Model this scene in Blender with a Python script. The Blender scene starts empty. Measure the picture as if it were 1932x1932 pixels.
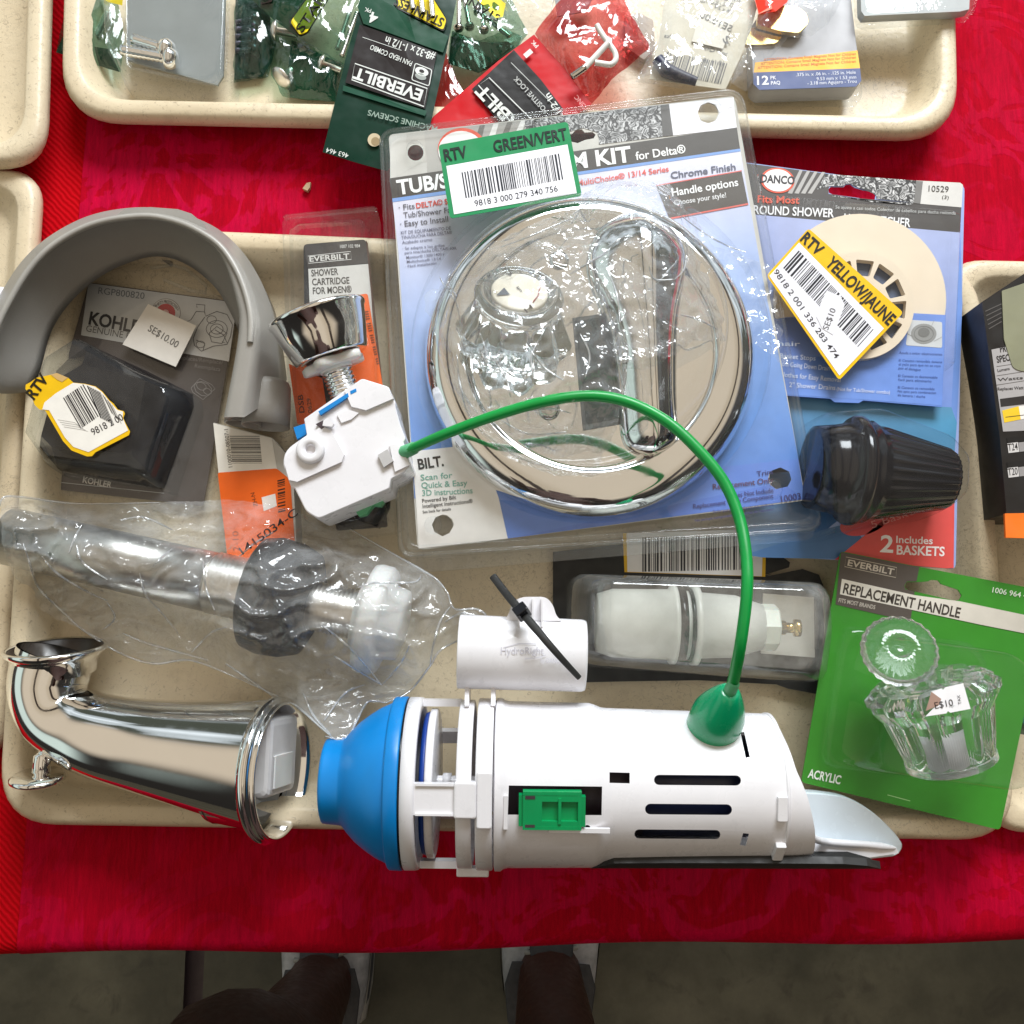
import bpy, bmesh, math, random
from mathutils import Vector, Matrix, noise
from mathutils.geometry import tessellate_polygon, delaunay_2d_cdt

random.seed(7)
scene = bpy.context.scene
COL = scene.collection
R = math.radians

# ------------------------------------------------------------------ camera
# table top is z = 0; the phone is held about half a metre above it, tipped a little forward
FPX = 1787.0                      # focal length in units of a 1932-wide frame
PITCH = R(8.0)
H = 0.52
CAMPOS = Vector((0.0, -H * math.tan(PITCH), H))
FWD = Vector((0, math.sin(PITCH), -math.cos(PITCH)))
UPV = Vector((0, math.cos(PITCH), math.sin(PITCH)))
cam_data = bpy.data.cameras.new('camera')
cam_data.sensor_fit = 'HORIZONTAL'
cam_data.angle = 2 * math.atan(966.0 / FPX)
cam_data.clip_start = 0.01
cam_data.clip_end = 60
cam = bpy.data.objects.new('camera', cam_data)
cam.location = CAMPOS
cam.rotation_euler = (PITCH, 0, 0)
COL.objects.link(cam)
scene.camera = cam

# ------------------------------------------------------------------ exposure and render settings
scene.view_settings.view_transform = 'Standard'
scene.view_settings.look = 'None'
scene.view_settings.exposure = 0.36
scene.view_settings.gamma = 1.0
scene.view_settings.use_curve_mapping = False
scene.render.engine = 'CYCLES'
scene.cycles.use_denoising = True
scene.cycles.max_bounces = 14
scene.cycles.transparent_max_bounces = 32
scene.cycles.transmission_bounces = 10
scene.cycles.glossy_bounces = 6
scene.cycles.sample_clamp_indirect = 6.0
scene.cycles.blur_glossy = 0.3

# ------------------------------------------------------------------ surroundings: covered stall, beige ceiling, bright open side beyond the table
world = bpy.data.worlds.new('World')
scene.world = world
world.use_nodes = True
wn, wl = world.node_tree.nodes, world.node_tree.links
wn.clear()
def wnode(t, **kw):
    n = wn.new(t)
    for k, v in kw.items(): setattr(n, k, v)
    return n
w_out = wnode('ShaderNodeOutputWorld'); w_bg = wnode('ShaderNodeBackground')
w_tc = wnode('ShaderNodeTexCoord'); w_sep = wnode('ShaderNodeSeparateXYZ')
wl.new(w_tc.outputs['Generated'], w_sep.inputs[0])
def wramp(src, pts, interp='EASE'):
    n = wnode('ShaderNodeValToRGB'); n.color_ramp.interpolation = interp
    e = n.color_ramp.elements
    while len(e) > 1: e.remove(e[-1])
    e[0].position, e[0].color = pts[0][0], tuple(pts[0][1]) + (1,)
    for p, c in pts[1:]:
        x = e.new(p); x.color = tuple(c) + (1,)
    wl.new(src, n.inputs[0]); return n.outputs[0]
def wmath(op, a, b=None, clamp=False):
    n = wnode('ShaderNodeMath', operation=op); n.use_clamp = clamp
    for i, x in enumerate((a, b)):
        if x is None: continue
        if isinstance(x, (int, float)): n.inputs[i].default_value = x
        else: wl.new(x, n.inputs[i])
    return n.outputs[0]
def wmix(f, a, b):
    n = wnode('ShaderNodeMix', data_type='RGBA')
    wl.new(f, n.inputs[0])
    for i, x in ((6, a), (7, b)):
        if isinstance(x, tuple): n.inputs[i].default_value = x + (1,)
        else: wl.new(x, n.inputs[i])
    return n.outputs[2]
wy = wmath('MULTIPLY_ADD', w_sep.outputs[1], 0.5); wn[-1].inputs[2].default_value = 0.5
wz = wmath('MULTIPLY_ADD', w_sep.outputs[2], 0.5); wn[-1].inputs[2].default_value = 0.5
wx = wmath('MULTIPLY_ADD', w_sep.outputs[0], 0.5); wn[-1].inputs[2].default_value = 0.5
# ceiling with joists; walls darker towards the person's side
w_wave = wnode('ShaderNodeTexWave', wave_type='BANDS', bands_direction='X'); w_wave.inputs['Scale'].default_value = 0.42
w_wave.inputs['Distortion'].default_value = 0.4; w_wave.inputs['Phase Offset'].default_value = 1.9
wl.new(w_tc.outputs['Generated'], w_wave.inputs[0])
joist = wramp(w_wave.outputs['Fac'], [(0.0, (0.07, 0.05, 0.04)), (0.02, (0.10, 0.075, 0.06)), (0.04, (0.92, 0.76, 0.56)), (0.8, (1.10, 0.93, 0.72))])
side = wramp(wy, [(0.0, (0.03, 0.027, 0.024)), (0.35, (0.05, 0.045, 0.04)), (0.6, (0.10, 0.09, 0.08)), (1.0, (0.20, 0.20, 0.20))])
ceil_mask = wramp(wz, [(0.76, (0, 0, 0)), (0.86, (1, 1, 1))])
room = wmix(ceil_mask, side, joist)
open_y = wramp(wy, [(0.60, (0, 0, 0)), (0.70, (1, 1, 1))])
open_z = wramp(wz, [(0.50, (0, 0, 0)), (0.53, (1, 1, 1)), (0.78, (1, 1, 1)), (0.84, (0, 0, 0))])
open_m = wmath('MULTIPLY', open_y, open_z)
w_no = wnode('ShaderNodeTexNoise'); w_no.inputs['Scale'].default_value = 5.0
wl.new(w_tc.outputs['Generated'], w_no.inputs[0])
trees = wramp(w_no.outputs[0], [(0.44, (0.13, 0.145, 0.115)), (0.54, (0.9, 1.0, 1.05)), (0.7, (1.6, 1.75, 1.85))])
added_glow_x = wramp(wx, [(0.10, (1, 1, 1)), (0.17, (0, 0, 0))])  # bright patch added at the left, unseen, to give the chrome contrast
added_glow_z = wramp(wz, [(0.58, (0, 0, 0)), (0.62, (1, 1, 1)), (0.76, (1, 1, 1)), (0.80, (0, 0, 0))])
added_glow_m = wmath('MULTIPLY', added_glow_x, added_glow_z)
wcol = wmix(added_glow_m, wmix(open_m, room, trees), (1.1, 1.3, 1.2))
wl.new(wcol, w_bg.inputs[0]); w_bg.inputs[1].default_value = 0.50
wl.new(w_bg.outputs[0], w_out.inputs[0])

# ------------------------------------------------------------------ lamp: daylight from the open side
def area(name, loc, target, sx, sy, watts, col):
    d = bpy.data.lights.new(name, 'AREA'); d.shape = 'RECTANGLE'; d.size = sx; d.size_y = sy
    d.energy = watts; d.color = col
    o = bpy.data.objects.new(name, d); o.location = loc
    o.rotation_euler = (Vector(target) - Vector(loc)).to_track_quat('-Z', 'Y').to_euler()
    COL.objects.link(o); return o
area('daylight_opening', (0.42, 1.68, 1.30), (0, 0.06, 0), 1.15, 0.72, 53.0, (0.92, 0.965, 1.0))

# ------------------------------------------------------------------ picture <-> place helpers
def P(u, v, z=0.0):
    """world point at height z on the ray through frame point (u, v) (1932 x 1932 frame)"""
    d = Vector(((u - 966) / FPX, 0, 0)) + UPV * ((966 - v) / FPX) + FWD
    return CAMPOS + d * ((z - H) / d.z)
def mpp(u, v, z): return (P(u + 1, v, z) - P(u, v, z)).length
class Reg:
    """coordinates read in an enlarged crop of the 2048 px photograph"""
    def __init__(s, x0, y0, x1, y1, w): s.x0, s.y0, s.k = x0 / 1.06, y0 / 1.06, (x1 - x0) / w / 1.06
    def __call__(s, *pts):
        r = [(s.x0 + a * s.k, s.y0 + b * s.k) for a, b in pts]
        return r[0] if len(r) == 1 else r
RA = Reg(0, 0, 700, 500, 1932); RB = Reg(600, 0, 1300, 500, 1932); RC = Reg(1200, 0, 2048, 500, 1932)
RD = Reg(0, 380, 600, 1040, 1756); RE = Reg(500, 380, 900, 1080, 1104); RF = Reg(740, 180, 1300, 700, 1932)
RG = Reg(1150, 180, 1700, 700, 1932); RH = Reg(760, 640, 1660, 1150, 1932); RI = Reg(1480, 300, 2048, 1150, 1291)
RJ = Reg(0, 960, 700, 1700, 1828); RK = Reg(600, 1100, 1260, 1760, 1932); RL = Reg(1050, 1050, 1850, 1760, 1932)
RM = Reg(1560, 1080, 2048, 1700, 1521)
class Plane:
    """a flat surface in the place: z = z0 + gx*(x-x0) + gy*(y-y0)"""
    def __init__(s, z, gx=0, gy=0, c=(966, 966)):
        s.z = z; s.n = Vector((-gx, -gy, 1)); s.o = P(c[0], c[1], z); s.nn = s.n.normalized()
    def at(s, u, v, off=0.0):
        d = Vector(((u - 966) / FPX, 0, 0)) + UPV * ((966 - v) / FPX) + FWD
        t = (s.o - CAMPOS).dot(s.n) / d.dot(s.n)
        return CAMPOS + d * t + s.nn * off
class Quad:
    def __init__(s, tl, tr, br, bl): s.q = [Vector(p) for p in (tl, tr, br, bl)]
    def __call__(s, a, b):
        p = (s.q[0].lerp(s.q[1], a)).lerp(s.q[3].lerp(s.q[2], a), b); return (p.x, p.y)
    def rect(s, a0, b0, a1, b1): return [s(a0, b0), s(a1, b0), s(a1, b1), s(a0, b1)]
def lin(c): return tuple(((x / 255) / 12.92 if x <= 10.3 else ((x / 255 + 0.055) / 1.055) ** 2.4) for x in c)
def roundpoly(pts, r, n=5):
    pts = [Vector(p) for p in pts]; out = []; N = len(pts)
    rs = r if isinstance(r, (list, tuple)) else [r] * N
    for i in range(N):
        p, a, b = pts[i], pts[i - 1], pts[(i + 1) % N]
        if rs[i] <= 0: out.append(p.copy()); continue
        da, db = (a - p), (b - p)
        ra = min(rs[i], da.length * .49, db.length * .49)
        s, e = p + da.normalized() * ra, p + db.normalized() * ra
        for k in range(n + 1):
            t = k / n; out.append(s * (1 - t) ** 2 + p * 2 * t * (1 - t) * 1.0 + e * t * t)
    return out
def rp(pts, r, n=5): return [tuple(p) for p in roundpoly(pts, r, n)]
def circ(c, rx, ry=None, n=28, a0=0, rot=0):
    ry = rx if ry is None else ry; ca, sa = math.cos(rot), math.sin(rot)
    out = []
    for i in range(n):
        a = a0 + 2 * math.pi * i / n; x, y = rx * math.cos(a), ry * math.sin(a)
        out.append((c[0] + x * ca - y * sa, c[1] + x * sa + y * ca))
    return out
def spline(pts, n=6):
    """Catmull-Rom through points (tuples of any length)"""
    out = []; N = len(pts)
    for i in range(N - 1):
        p0, p1, p2, p3 = pts[max(i - 1, 0)], pts[i], pts[i + 1], pts[min(i + 2, N - 1)]
        for k in range(n):
            t = k / n
            out.append(tuple(0.5 * (2 * b + (c - a) * t + (2 * a - 5 * b + 4 * c - d) * t * t + (3 * b - a - 3 * c + d) * t ** 3)
                             for a, b, c, d in zip(p0, p1, p2, p3)))
    out.append(tuple(pts[-1])); return out
def inside(p, poly):
    x, y = p; r = False; j = len(poly) - 1
    for i in range(len(poly)):
        xi, yi = poly[i]; xj, yj = poly[j]
        if (yi > y) != (yj > y) and x < (xj - xi) * (y - yi) / (yj - yi) + xi: r = not r
        j = i
    return r
def seg_d(p, a, b):
    ax, ay = a; bx, by = b; dx, dy = bx - ax, by - ay
    t = max(0, min(1, ((p[0] - ax) * dx + (p[1] - ay) * dy) / (dx * dx + dy * dy + 1e-9)))
    return math.hypot(p[0] - ax - dx * t, p[1] - ay - dy * t), t

# ------------------------------------------------------------------ materials
MATS = {}
def new_mat(name):
    m = bpy.data.materials.new(name); m.use_nodes = True
    nt = m.node_tree; b = nt.nodes['Principled BSDF']; MATS[name] = m
    return m, nt, b
def nd(nt, t, **kw):
    n = nt.nodes.new(t)
    for k, v in kw.items(): setattr(n, k, v)
    return n
def ramp(nt, src, pts, interp='LINEAR'):
    n = nd(nt, 'ShaderNodeValToRGB'); n.color_ramp.interpolation = interp; e = n.color_ramp.elements
    while len(e) > 1: e.remove(e[-1])
    c4 = lambda c: (tuple(c) + (1,)) if isinstance(c, (tuple, list)) else (c, c, c, 1)
    e[0].position, e[0].color = pts[0][0], c4(pts[0][1])
    for p, c in pts[1:]: x = e.new(p); x.color = c4(c)
    nt.links.new(src, n.inputs[0]); return n.outputs[0]
def tnoise(nt, scale, detail=3, rough=.5, dist=0, vec=None, stretch=None):
    tc = nd(nt, 'ShaderNodeTexCoord'); n = nd(nt, 'ShaderNodeTexNoise')
    n.inputs['Scale'].default_value = scale; n.inputs['Detail'].default_value = detail
    n.inputs['Roughness'].default_value = rough; n.inputs['Distortion'].default_value = dist
    if stretch:
        mp = nd(nt, 'ShaderNodeMapping'); mp.inputs['Scale'].default_value = stretch
        if len(stretch) > 3: pass
        nt.links.new(tc.outputs['Object'], mp.inputs[0]); nt.links.new(mp.outputs[0], n.inputs[0])
    else: nt.links.new(tc.outputs['Object'], n.inputs[0])
    return n.outputs[0]
def mixc(nt, fac, a, b, blend='MIX'):
    n = nd(nt, 'ShaderNodeMix', data_type='RGBA', blend_type=blend)
    for i, x in ((0, fac), (6, a), (7, b)):
        if isinstance(x, (int, float)): n.inputs[i].default_value = x
        elif isinstance(x, tuple): n.inputs[i].default_value = x + (1,)
        else: nt.links.new(x, n.inputs[i])
    return n.outputs[2]
def bump(nt, b, h, strength=.3, dist=.001):
    n = nd(nt, 'ShaderNodeBump'); n.inputs['Strength'].default_value = strength; n.inputs['Distance'].default_value = dist
    nt.links.new(h, n.inputs['Height'])
    if b is not None: nt.links.new(n.outputs[0], b.inputs['Normal'])
    return n.outputs[0]
def plain(name, col, rough=.45, metal=0, var=.12, vscale=60, bmp=0, bscale=400, spec=.5, coat=0, trans=0, sss=0, dirt=0):
    m, nt, b = new_mat(name)
    n = tnoise(nt, vscale, 4)
    lo = tuple(max(0, x * (1 - var)) for x in col); hi = tuple(min(1, x * (1 + var * .6)) for x in col)
    c = ramp(nt, n, [(.3, lo), (.7, hi)])
    if dirt:
        d = ramp(nt, tnoise(nt, 90, 6, .65), [(.60, 0.0), (.72, dirt)])
        c = mixc(nt, d, c, (.05, .045, .04))
    nt.links.new(c, b.inputs['Base Color'])
    rr = ramp(nt, tnoise(nt, vscale * 2.3, 3), [(.3, max(.02, rough * .8)), (.7, min(1, rough * 1.2))])
    nt.links.new(rr, b.inputs['Roughness'])
    b.inputs['Metallic'].default_value = metal; b.inputs['Specular IOR Level'].default_value = spec
    b.inputs['Coat Weight'].default_value = coat; b.inputs['Coat Roughness'].default_value = .08
    b.inputs['Transmission Weight'].default_value = trans
    if sss: b.inputs['Subsurface Weight'].default_value = sss; b.inputs['Subsurface Scale'].default_value = .004
    if bmp: bump(nt, b, tnoise(nt, bscale, 3), bmp, .0006)
    return m
def printed(name, rough=.38, coat=0.15, bmp=.05, spec=.4):
    m, nt, b = new_mat(name); b.inputs['Specular IOR Level'].default_value = spec
    a = nd(nt, 'ShaderNodeAttribute', attribute_name='Col')
    n = ramp(nt, tnoise(nt, 130, 4), [(.3, .92), (.7, 1.0)])
    nt.links.new(mixc(nt, 1.0, a.outputs['Color'], n, 'MULTIPLY'), b.inputs['Base Color'])
    nt.links.new(ramp(nt, tnoise(nt, 90, 3), [(.3, rough * .8), (.7, rough * 1.25)]), b.inputs['Roughness'])
    b.inputs['Coat Weight'].default_value = coat; b.inputs['Coat Roughness'].default_value = .1
    bump(nt, b, tnoise(nt, 55, 2), bmp, .002)
    return m
def clear(name, tint=(.97, .98, .985), refl=.06, edge=.75, rough=.05, haze=.03, hazecol=(.85, .88, .92), bstr=.0, bscale=60, bdist=.002, ridged=False):
    """thin clear plastic: see-through with sheen that grows at grazing angles, a little haze"""
    m, nt, b = new_mat(name); nt.nodes.remove(b)
    out = nt.nodes['Material Output']
    tr = nd(nt, 'ShaderNodeBsdfTransparent'); tr.inputs[0].default_value = tint + (1,)
    gl = nd(nt, 'ShaderNodeBsdfGlossy'); gl.inputs['Roughness'].default_value = rough
    df = nd(nt, 'ShaderNodeBsdfDiffuse'); df.inputs[0].default_value = hazecol + (1,)
    lw = nd(nt, 'ShaderNodeLayerWeight'); lw.inputs[0].default_value = .35
    fac = ramp(nt, lw.outputs['Facing'], [(0, refl), (.45, refl * 1.6), (.8, edge * .45), (1, edge)])
    hz = ramp(nt, tnoise(nt, 45, 5, .65), [(.35, haze * .35), (.75, haze * 1.7)])
    m1 = nd(nt, 'ShaderNodeMixShader'); m2 = nd(nt, 'ShaderNodeMixShader')
    nt.links.new(hz, m1.inputs[0]); nt.links.new(tr.outputs[0], m1.inputs[1]); nt.links.new(df.outputs[0], m1.inputs[2])
    nt.links.new(fac, m2.inputs[0]); nt.links.new(m1.outputs[0], m2.inputs[1]); nt.links.new(gl.outputs[0], m2.inputs[2])
    nt.links.new(m2.outputs[0], out.inputs[0])
    if bstr:
        h = tnoise(nt, bscale, 4, .55, 1.2)
        if ridged:
            h = ramp(nt, h, [(.30, 0.0), (.47, .55), (.50, 1.0), (.53, .55), (.72, .05)])
            h2 = ramp(nt, tnoise(nt, bscale * 2.7, 3, .5, .8), [(.40, 0.0), (.5, .5), (.6, 0.0)])
            h = mixc(nt, .5, h, h2, 'ADD')
        nb = bump(nt, None, h, bstr, bdist)
        nt.links.new(nb, gl.inputs['Normal']); nt.links.new(nb, lw.inputs['Normal'])
    return m
def glass(name, col=(.96, .98, .97), rough=.03):
    m, nt, b = new_mat(name)
    b.inputs['Base Color'].default_value = col + (1,); b.inputs['Roughness'].default_value = rough
    b.inputs['Transmission Weight'].default_value = 1.0; b.inputs['IOR'].default_value = 1.49
    bump(nt, b, tnoise(nt, 120, 2), .08, .001)
    out = nt.nodes['Material Output']; tr = nd(nt, 'ShaderNodeBsdfTransparent'); tr.inputs[0].default_value = (.97, .98, .98, 1); mx = nd(nt, 'ShaderNodeMixShader'); mx.inputs[0].default_value = .06
    df = nd(nt, 'ShaderNodeBsdfDiffuse'); df.inputs[0].default_value = (.85, .88, .88, 1); m2 = nd(nt, 'ShaderNodeMixShader'); m2.inputs[0].default_value = .025
    nt.links.new(b.outputs[0], mx.inputs[1]); nt.links.new(tr.outputs[0], mx.inputs[2]); nt.links.new(mx.outputs[0], m2.inputs[1]); nt.links.new(df.outputs[0], m2.inputs[2]); nt.links.new(m2.outputs[0], out.inputs[0])
    return m
def chrome(name, col=(.86, .86, .85), rough=.05, smudge=.08):
    m, nt, b = new_mat(name)
    b.inputs['Metallic'].default_value = 1.0
    c = ramp(nt, tnoise(nt, 25, 4), [(.3, tuple(x * .95 for x in col)), (.7, col)])
    nt.links.new(c, b.inputs['Base Color'])
    nt.links.new(ramp(nt, tnoise(nt, 110, 6, .7), [(.45, rough), (.75, rough + smudge)]), b.inputs['Roughness'])
    return m
M_PRINT = printed('printed_card', .40, .06); M_STICK = printed('printed_sticker', .55, .02, .08, .2)
M_FILMPRINT = printed('printed_film', .34, .04, .35, .2)
M_CHROME = chrome('chrome'); M_STEEL = chrome('steel', (.66, .64, .61), .13, .08); M_PIPE = chrome('brushed_pipe', (.50, .49, .46), .30, .05); M_ZINC = chrome('zinc', (.80, .78, .74), .3, .15)
M_BRASS = chrome('brass', (.80, .58, .22), .16, .15); M_GILT = None
M_CLEAR = clear('clear_blister', refl=.022, edge=.42, haze=.008, bstr=.05, bscale=16, bdist=.004)
M_CLEAR2 = clear('clear_clamshell', refl=.04, edge=.85, haze=.02, bstr=.15, bscale=30, bdist=.003)
M_WRAP = clear('crinkled_wrap', refl=.07, edge=.85, rough=.05, haze=.11, bstr=.40, bscale=14, bdist=.006, ridged=True)
M_BAG = clear('bag_film', refl=.05, edge=.75, rough=.07, haze=.15, hazecol=(.86, .87, .87), bstr=.24, bscale=9, bdist=.008, ridged=True)
M_BAGGRN = clear('green_bag_film', tint=(.42, .60, .52), refl=.06, edge=.7, rough=.1, haze=.22, hazecol=(.02, .08, .05), bstr=.22, bscale=10, bdist=.008, ridged=True)
M_BAGRED = clear('red_bag_film', tint=(.85, .25, .25), refl=.08, edge=.6, rough=.12, haze=.45, hazecol=(.42, .008, .012), bstr=.2, bscale=12, bdist=.007, ridged=True)
M_TUBE = clear('milky_bubble', tint=(.95, .96, .95), refl=.085, edge=1.0, haze=.17, hazecol=(.82, .82, .78), bstr=.12, bscale=14, bdist=.005)
M_FOLD = clear('film_fold', tint=(.95, .96, .96), refl=.25, edge=.9, rough=.12, haze=.35)
M_SMOKE = clear('smoky_clear', tint=(.90, .92, .92), refl=.035, edge=.7, haze=.03, hazecol=(.6, .62, .65), bstr=.2, bscale=25, bdist=.004)
M_GLASS = glass('clear_acrylic'); M_GILT = plain('cream_cap', (.84, .76, .62), .35, var=.05, coat=.4)
M_WHITE = plain('white_plastic', (.80, .79, .82), .30, var=.04, coat=.15, dirt=.07)
M_WHITE2 = plain('milky_plastic', (.72, .72, .70), .35, var=.06, sss=.2)
M_BLUE = plain('blue_plastic', (.0, .22, .62), .38, var=.08)
M_BLUEDK = plain('dark_blue_plastic', (.01, .05, .30), .4)
M_GREEN = plain('green_plastic', (.0, .30, .09), .35, var=.1)
M_CABLE = plain('green_cable', (.0, .30, .05), .35, var=.1)
M_MINT = plain('light_green_plastic', (.10, .42, .20), .4)
M_GREY = plain('grey_rubber', (.30, .285, .26), .42, var=.10, vscale=25, bmp=.15, bscale=900)
M_BLACK = plain('black_plastic', (.008, .008, .011), .14, var=.2, coat=.1, spec=.35)
M_RUBBER = plain('black_rubber', (.018, .018, .02), .55, var=.25, bmp=.2)
M_MATTEBLACK = plain('matte_black_card', (.02, .02, .02), .6)
M_LGREY = plain('light_grey_plastic', (.50, .49, .49), .4)
M_GREYCARD = plain('grey_card', (.22, .24, .235), .5, var=.06)
M_BEIGE = plain('beige_plastic', (.78, .66, .51), .4, var=.04)
M_PAPER = plain('card_back', (.62, .60, .55), .6)
M_CRUMB = plain('crumb', (.5, .36, .22), .8)
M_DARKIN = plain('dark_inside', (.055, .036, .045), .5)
def tray_mat():
    m, nt, b = new_mat('tray_fibreglass')
    base = ramp(nt, tnoise(nt, 9, 4), [(.3, (.62, .51, .345)), (.7, (.73, .63, .455))])
    sp = ramp(nt, tnoise(nt, 300, 4, .65, 2.0), [(.34, 1.0), (.41, 0.0)])
    base = mixc(nt, mixc(nt, .55, sp, (0., 0., 0.), 'MULTIPLY'), base, (.25, .19, .12))
    f = nd(nt, 'ShaderNodeMath', operation='MULTIPLY'); f.inputs[1].default_value = .55; nt.links.new(sp, f.inputs[0])
    base = mixc(nt, f.outputs[0], ramp(nt, tnoise(nt, 9, 4), [(.3, (.62, .51, .345)), (.7, (.73, .63, .455))]), (.30, .23, .15))
    # fine scratches and knocks
    s1 = ramp(nt, tnoise(nt, 55, 4, .6, 3.5), [(.487, 0.0), (.5, .55), (.516, 0.0)])
    msk = ramp(nt, tnoise(nt, 13, 2), [(.45, 0.0), (.62, 1.0)])
    sm = nd(nt, 'ShaderNodeMath', operation='MULTIPLY'); nt.links.new(s1, sm.inputs[0]); nt.links.new(msk, sm.inputs[1])
    base = mixc(nt, sm.outputs[0], base, (.22, .17, .11))
    # grime rubbed into corners and along edges (pointiness)
    g = nd(nt, 'ShaderNodeNewGeometry')
    d = ramp(nt, tnoise(nt, 60, 6, .7), [(.56, 0.0), (.72, .34)])
    base = mixc(nt, d, base, (.36, .28, .18))
    nt.links.new(base, b.inputs['Base Color'])
    nt.links.new(ramp(nt, tnoise(nt, 40, 4), [(.3, .28), (.7, .5)]), b.inputs['Roughness'])
    bump(nt, b, tnoise(nt, 260, 4, .6), .35, .0008)
    return m
M_TRAY = tray_mat()
def damask_mat():
    m, nt, b = new_mat('crimson_damask')
    f = ramp(nt, tnoise(nt, 13, 4, .55, 2.6), [(.44, 0.0), (.475, 1.0), (.56, 1.0), (.585, 0.0), (.66, 0.0), (.69, .9)])
    g = ramp(nt, tnoise(nt, 5, 2), [(.35, .2), (.6, 1.0)])
    fm = nd(nt, 'ShaderNodeMath', operation='MULTIPLY'); nt.links.new(f, fm.inputs[0]); nt.links.new(g, fm.inputs[1])
    weave = ramp(nt, tnoise(nt, 500, 3, .7, 0, None, (1, .12, 1)), [(.3, .80), (.7, 1.15)])
    c = mixc(nt, fm.outputs[0], (.41, .001, .014), (.50, .002, .038))
    c = mixc(nt, 1.0, c, weave, 'MULTIPLY')
    nt.links.new(c, b.inputs['Base Color'])
    nt.links.new(ramp(nt, fm.outputs[0], [(0, .75), (1, .5)]), b.inputs['Roughness'])
    b.inputs['Specular IOR Level'].default_value = .04
    b.inputs['Sheen Weight'].default_value = .07; b.inputs['Sheen Tint'].default_value = (1, .12, .35, 1); b.inputs['Sheen Roughness'].default_value = .4
    hh = mixc(nt, .35, tnoise(nt, 650, 3, .7, 0, None, (1, .2, 1)), f, 'ADD')
    bump(nt, b, hh, .5, .0007)
    return m
def redcloth_mat():
    m, nt, b = new_mat('plain_red_weave')
    w = nd(nt, 'ShaderNodeTexWave', wave_type='BANDS', bands_direction='DIAGONAL'); w.inputs['Scale'].default_value = 160; w.inputs['Distortion'].default_value = 2.5
    tc = nd(nt, 'ShaderNodeTexCoord'); nt.links.new(tc.outputs['Object'], w.inputs[0])
    c = mixc(nt, ramp(nt, w.outputs[0], [(.2, 0.0), (.8, 1.0)]), (.40, .001, .004), (.52, .002, .008))
    nt.links.new(c, b.inputs['Base Color']); b.inputs['Roughness'].default_value = .7
    b.inputs['Specular IOR Level'].default_value = .04
    bump(nt, b, w.outputs[0], .4, .0006)
    return m
M_DAMASK = damask_mat(); M_REDCLOTH = redcloth_mat()
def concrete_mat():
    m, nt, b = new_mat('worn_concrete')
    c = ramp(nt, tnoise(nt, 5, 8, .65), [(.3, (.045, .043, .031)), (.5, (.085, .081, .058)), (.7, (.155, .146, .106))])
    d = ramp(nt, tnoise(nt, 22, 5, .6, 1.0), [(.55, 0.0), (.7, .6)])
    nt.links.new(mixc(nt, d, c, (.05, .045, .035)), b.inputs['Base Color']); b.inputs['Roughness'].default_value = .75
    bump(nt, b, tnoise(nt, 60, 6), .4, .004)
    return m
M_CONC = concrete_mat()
def photo_mat():
    """the printed picture of heaped metal fittings on the brand's cards"""
    m, nt, b = new_mat('printed_fittings_photo')
    tc = nd(nt, 'ShaderNodeTexCoord'); v = nd(nt, 'ShaderNodeTexVoronoi', feature='DISTANCE_TO_EDGE'); v.inputs['Scale'].default_value = 170
    nz = nd(nt, 'ShaderNodeTexNoise'); nz.inputs['Scale'].default_value = 120; nz.inputs['Detail'].default_value = 2
    nt.links.new(tc.outputs['Object'], nz.inputs[0])
    nt.links.new(mixc(nt, .02, tc.outputs['Object'], nz.outputs[1]), v.inputs[0])
    c = ramp(nt, v.outputs[0], [(.0, .02), (.05, .06), (.10, .55), (.16, .75), (.22, .30), (.30, .10), (.40, .5)])
    c2 = ramp(nt, tnoise(nt, 300, 3), [(.35, .35), (.6, 1.0)])
    nt.links.new(mixc(nt, 1.0, c, c2, 'MULTIPLY'), b.inputs['Base Color']); b.inputs['Roughness'].default_value = .35
    return m
M_PHOTO = photo_mat()
M_SKIN = plain('skin_of_legs', (.055, .014, .007), .5, var=.15, sss=.05)  # base colour set very dark; the shade on the legs is in it
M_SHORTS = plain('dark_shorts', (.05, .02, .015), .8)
M_SHOE = plain('shoe_fabric', (.42, .41, .42), .7, var=.3, vscale=90, bmp=.4)
M_SHOEDK = plain('shoe_dark_panel', (.05, .05, .055), .7)
M_SOLE = plain('shoe_sole', (.32, .31, .29), .6)
M_TABLE = plain('table_board', (.35, .33, .3), .6)

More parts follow.
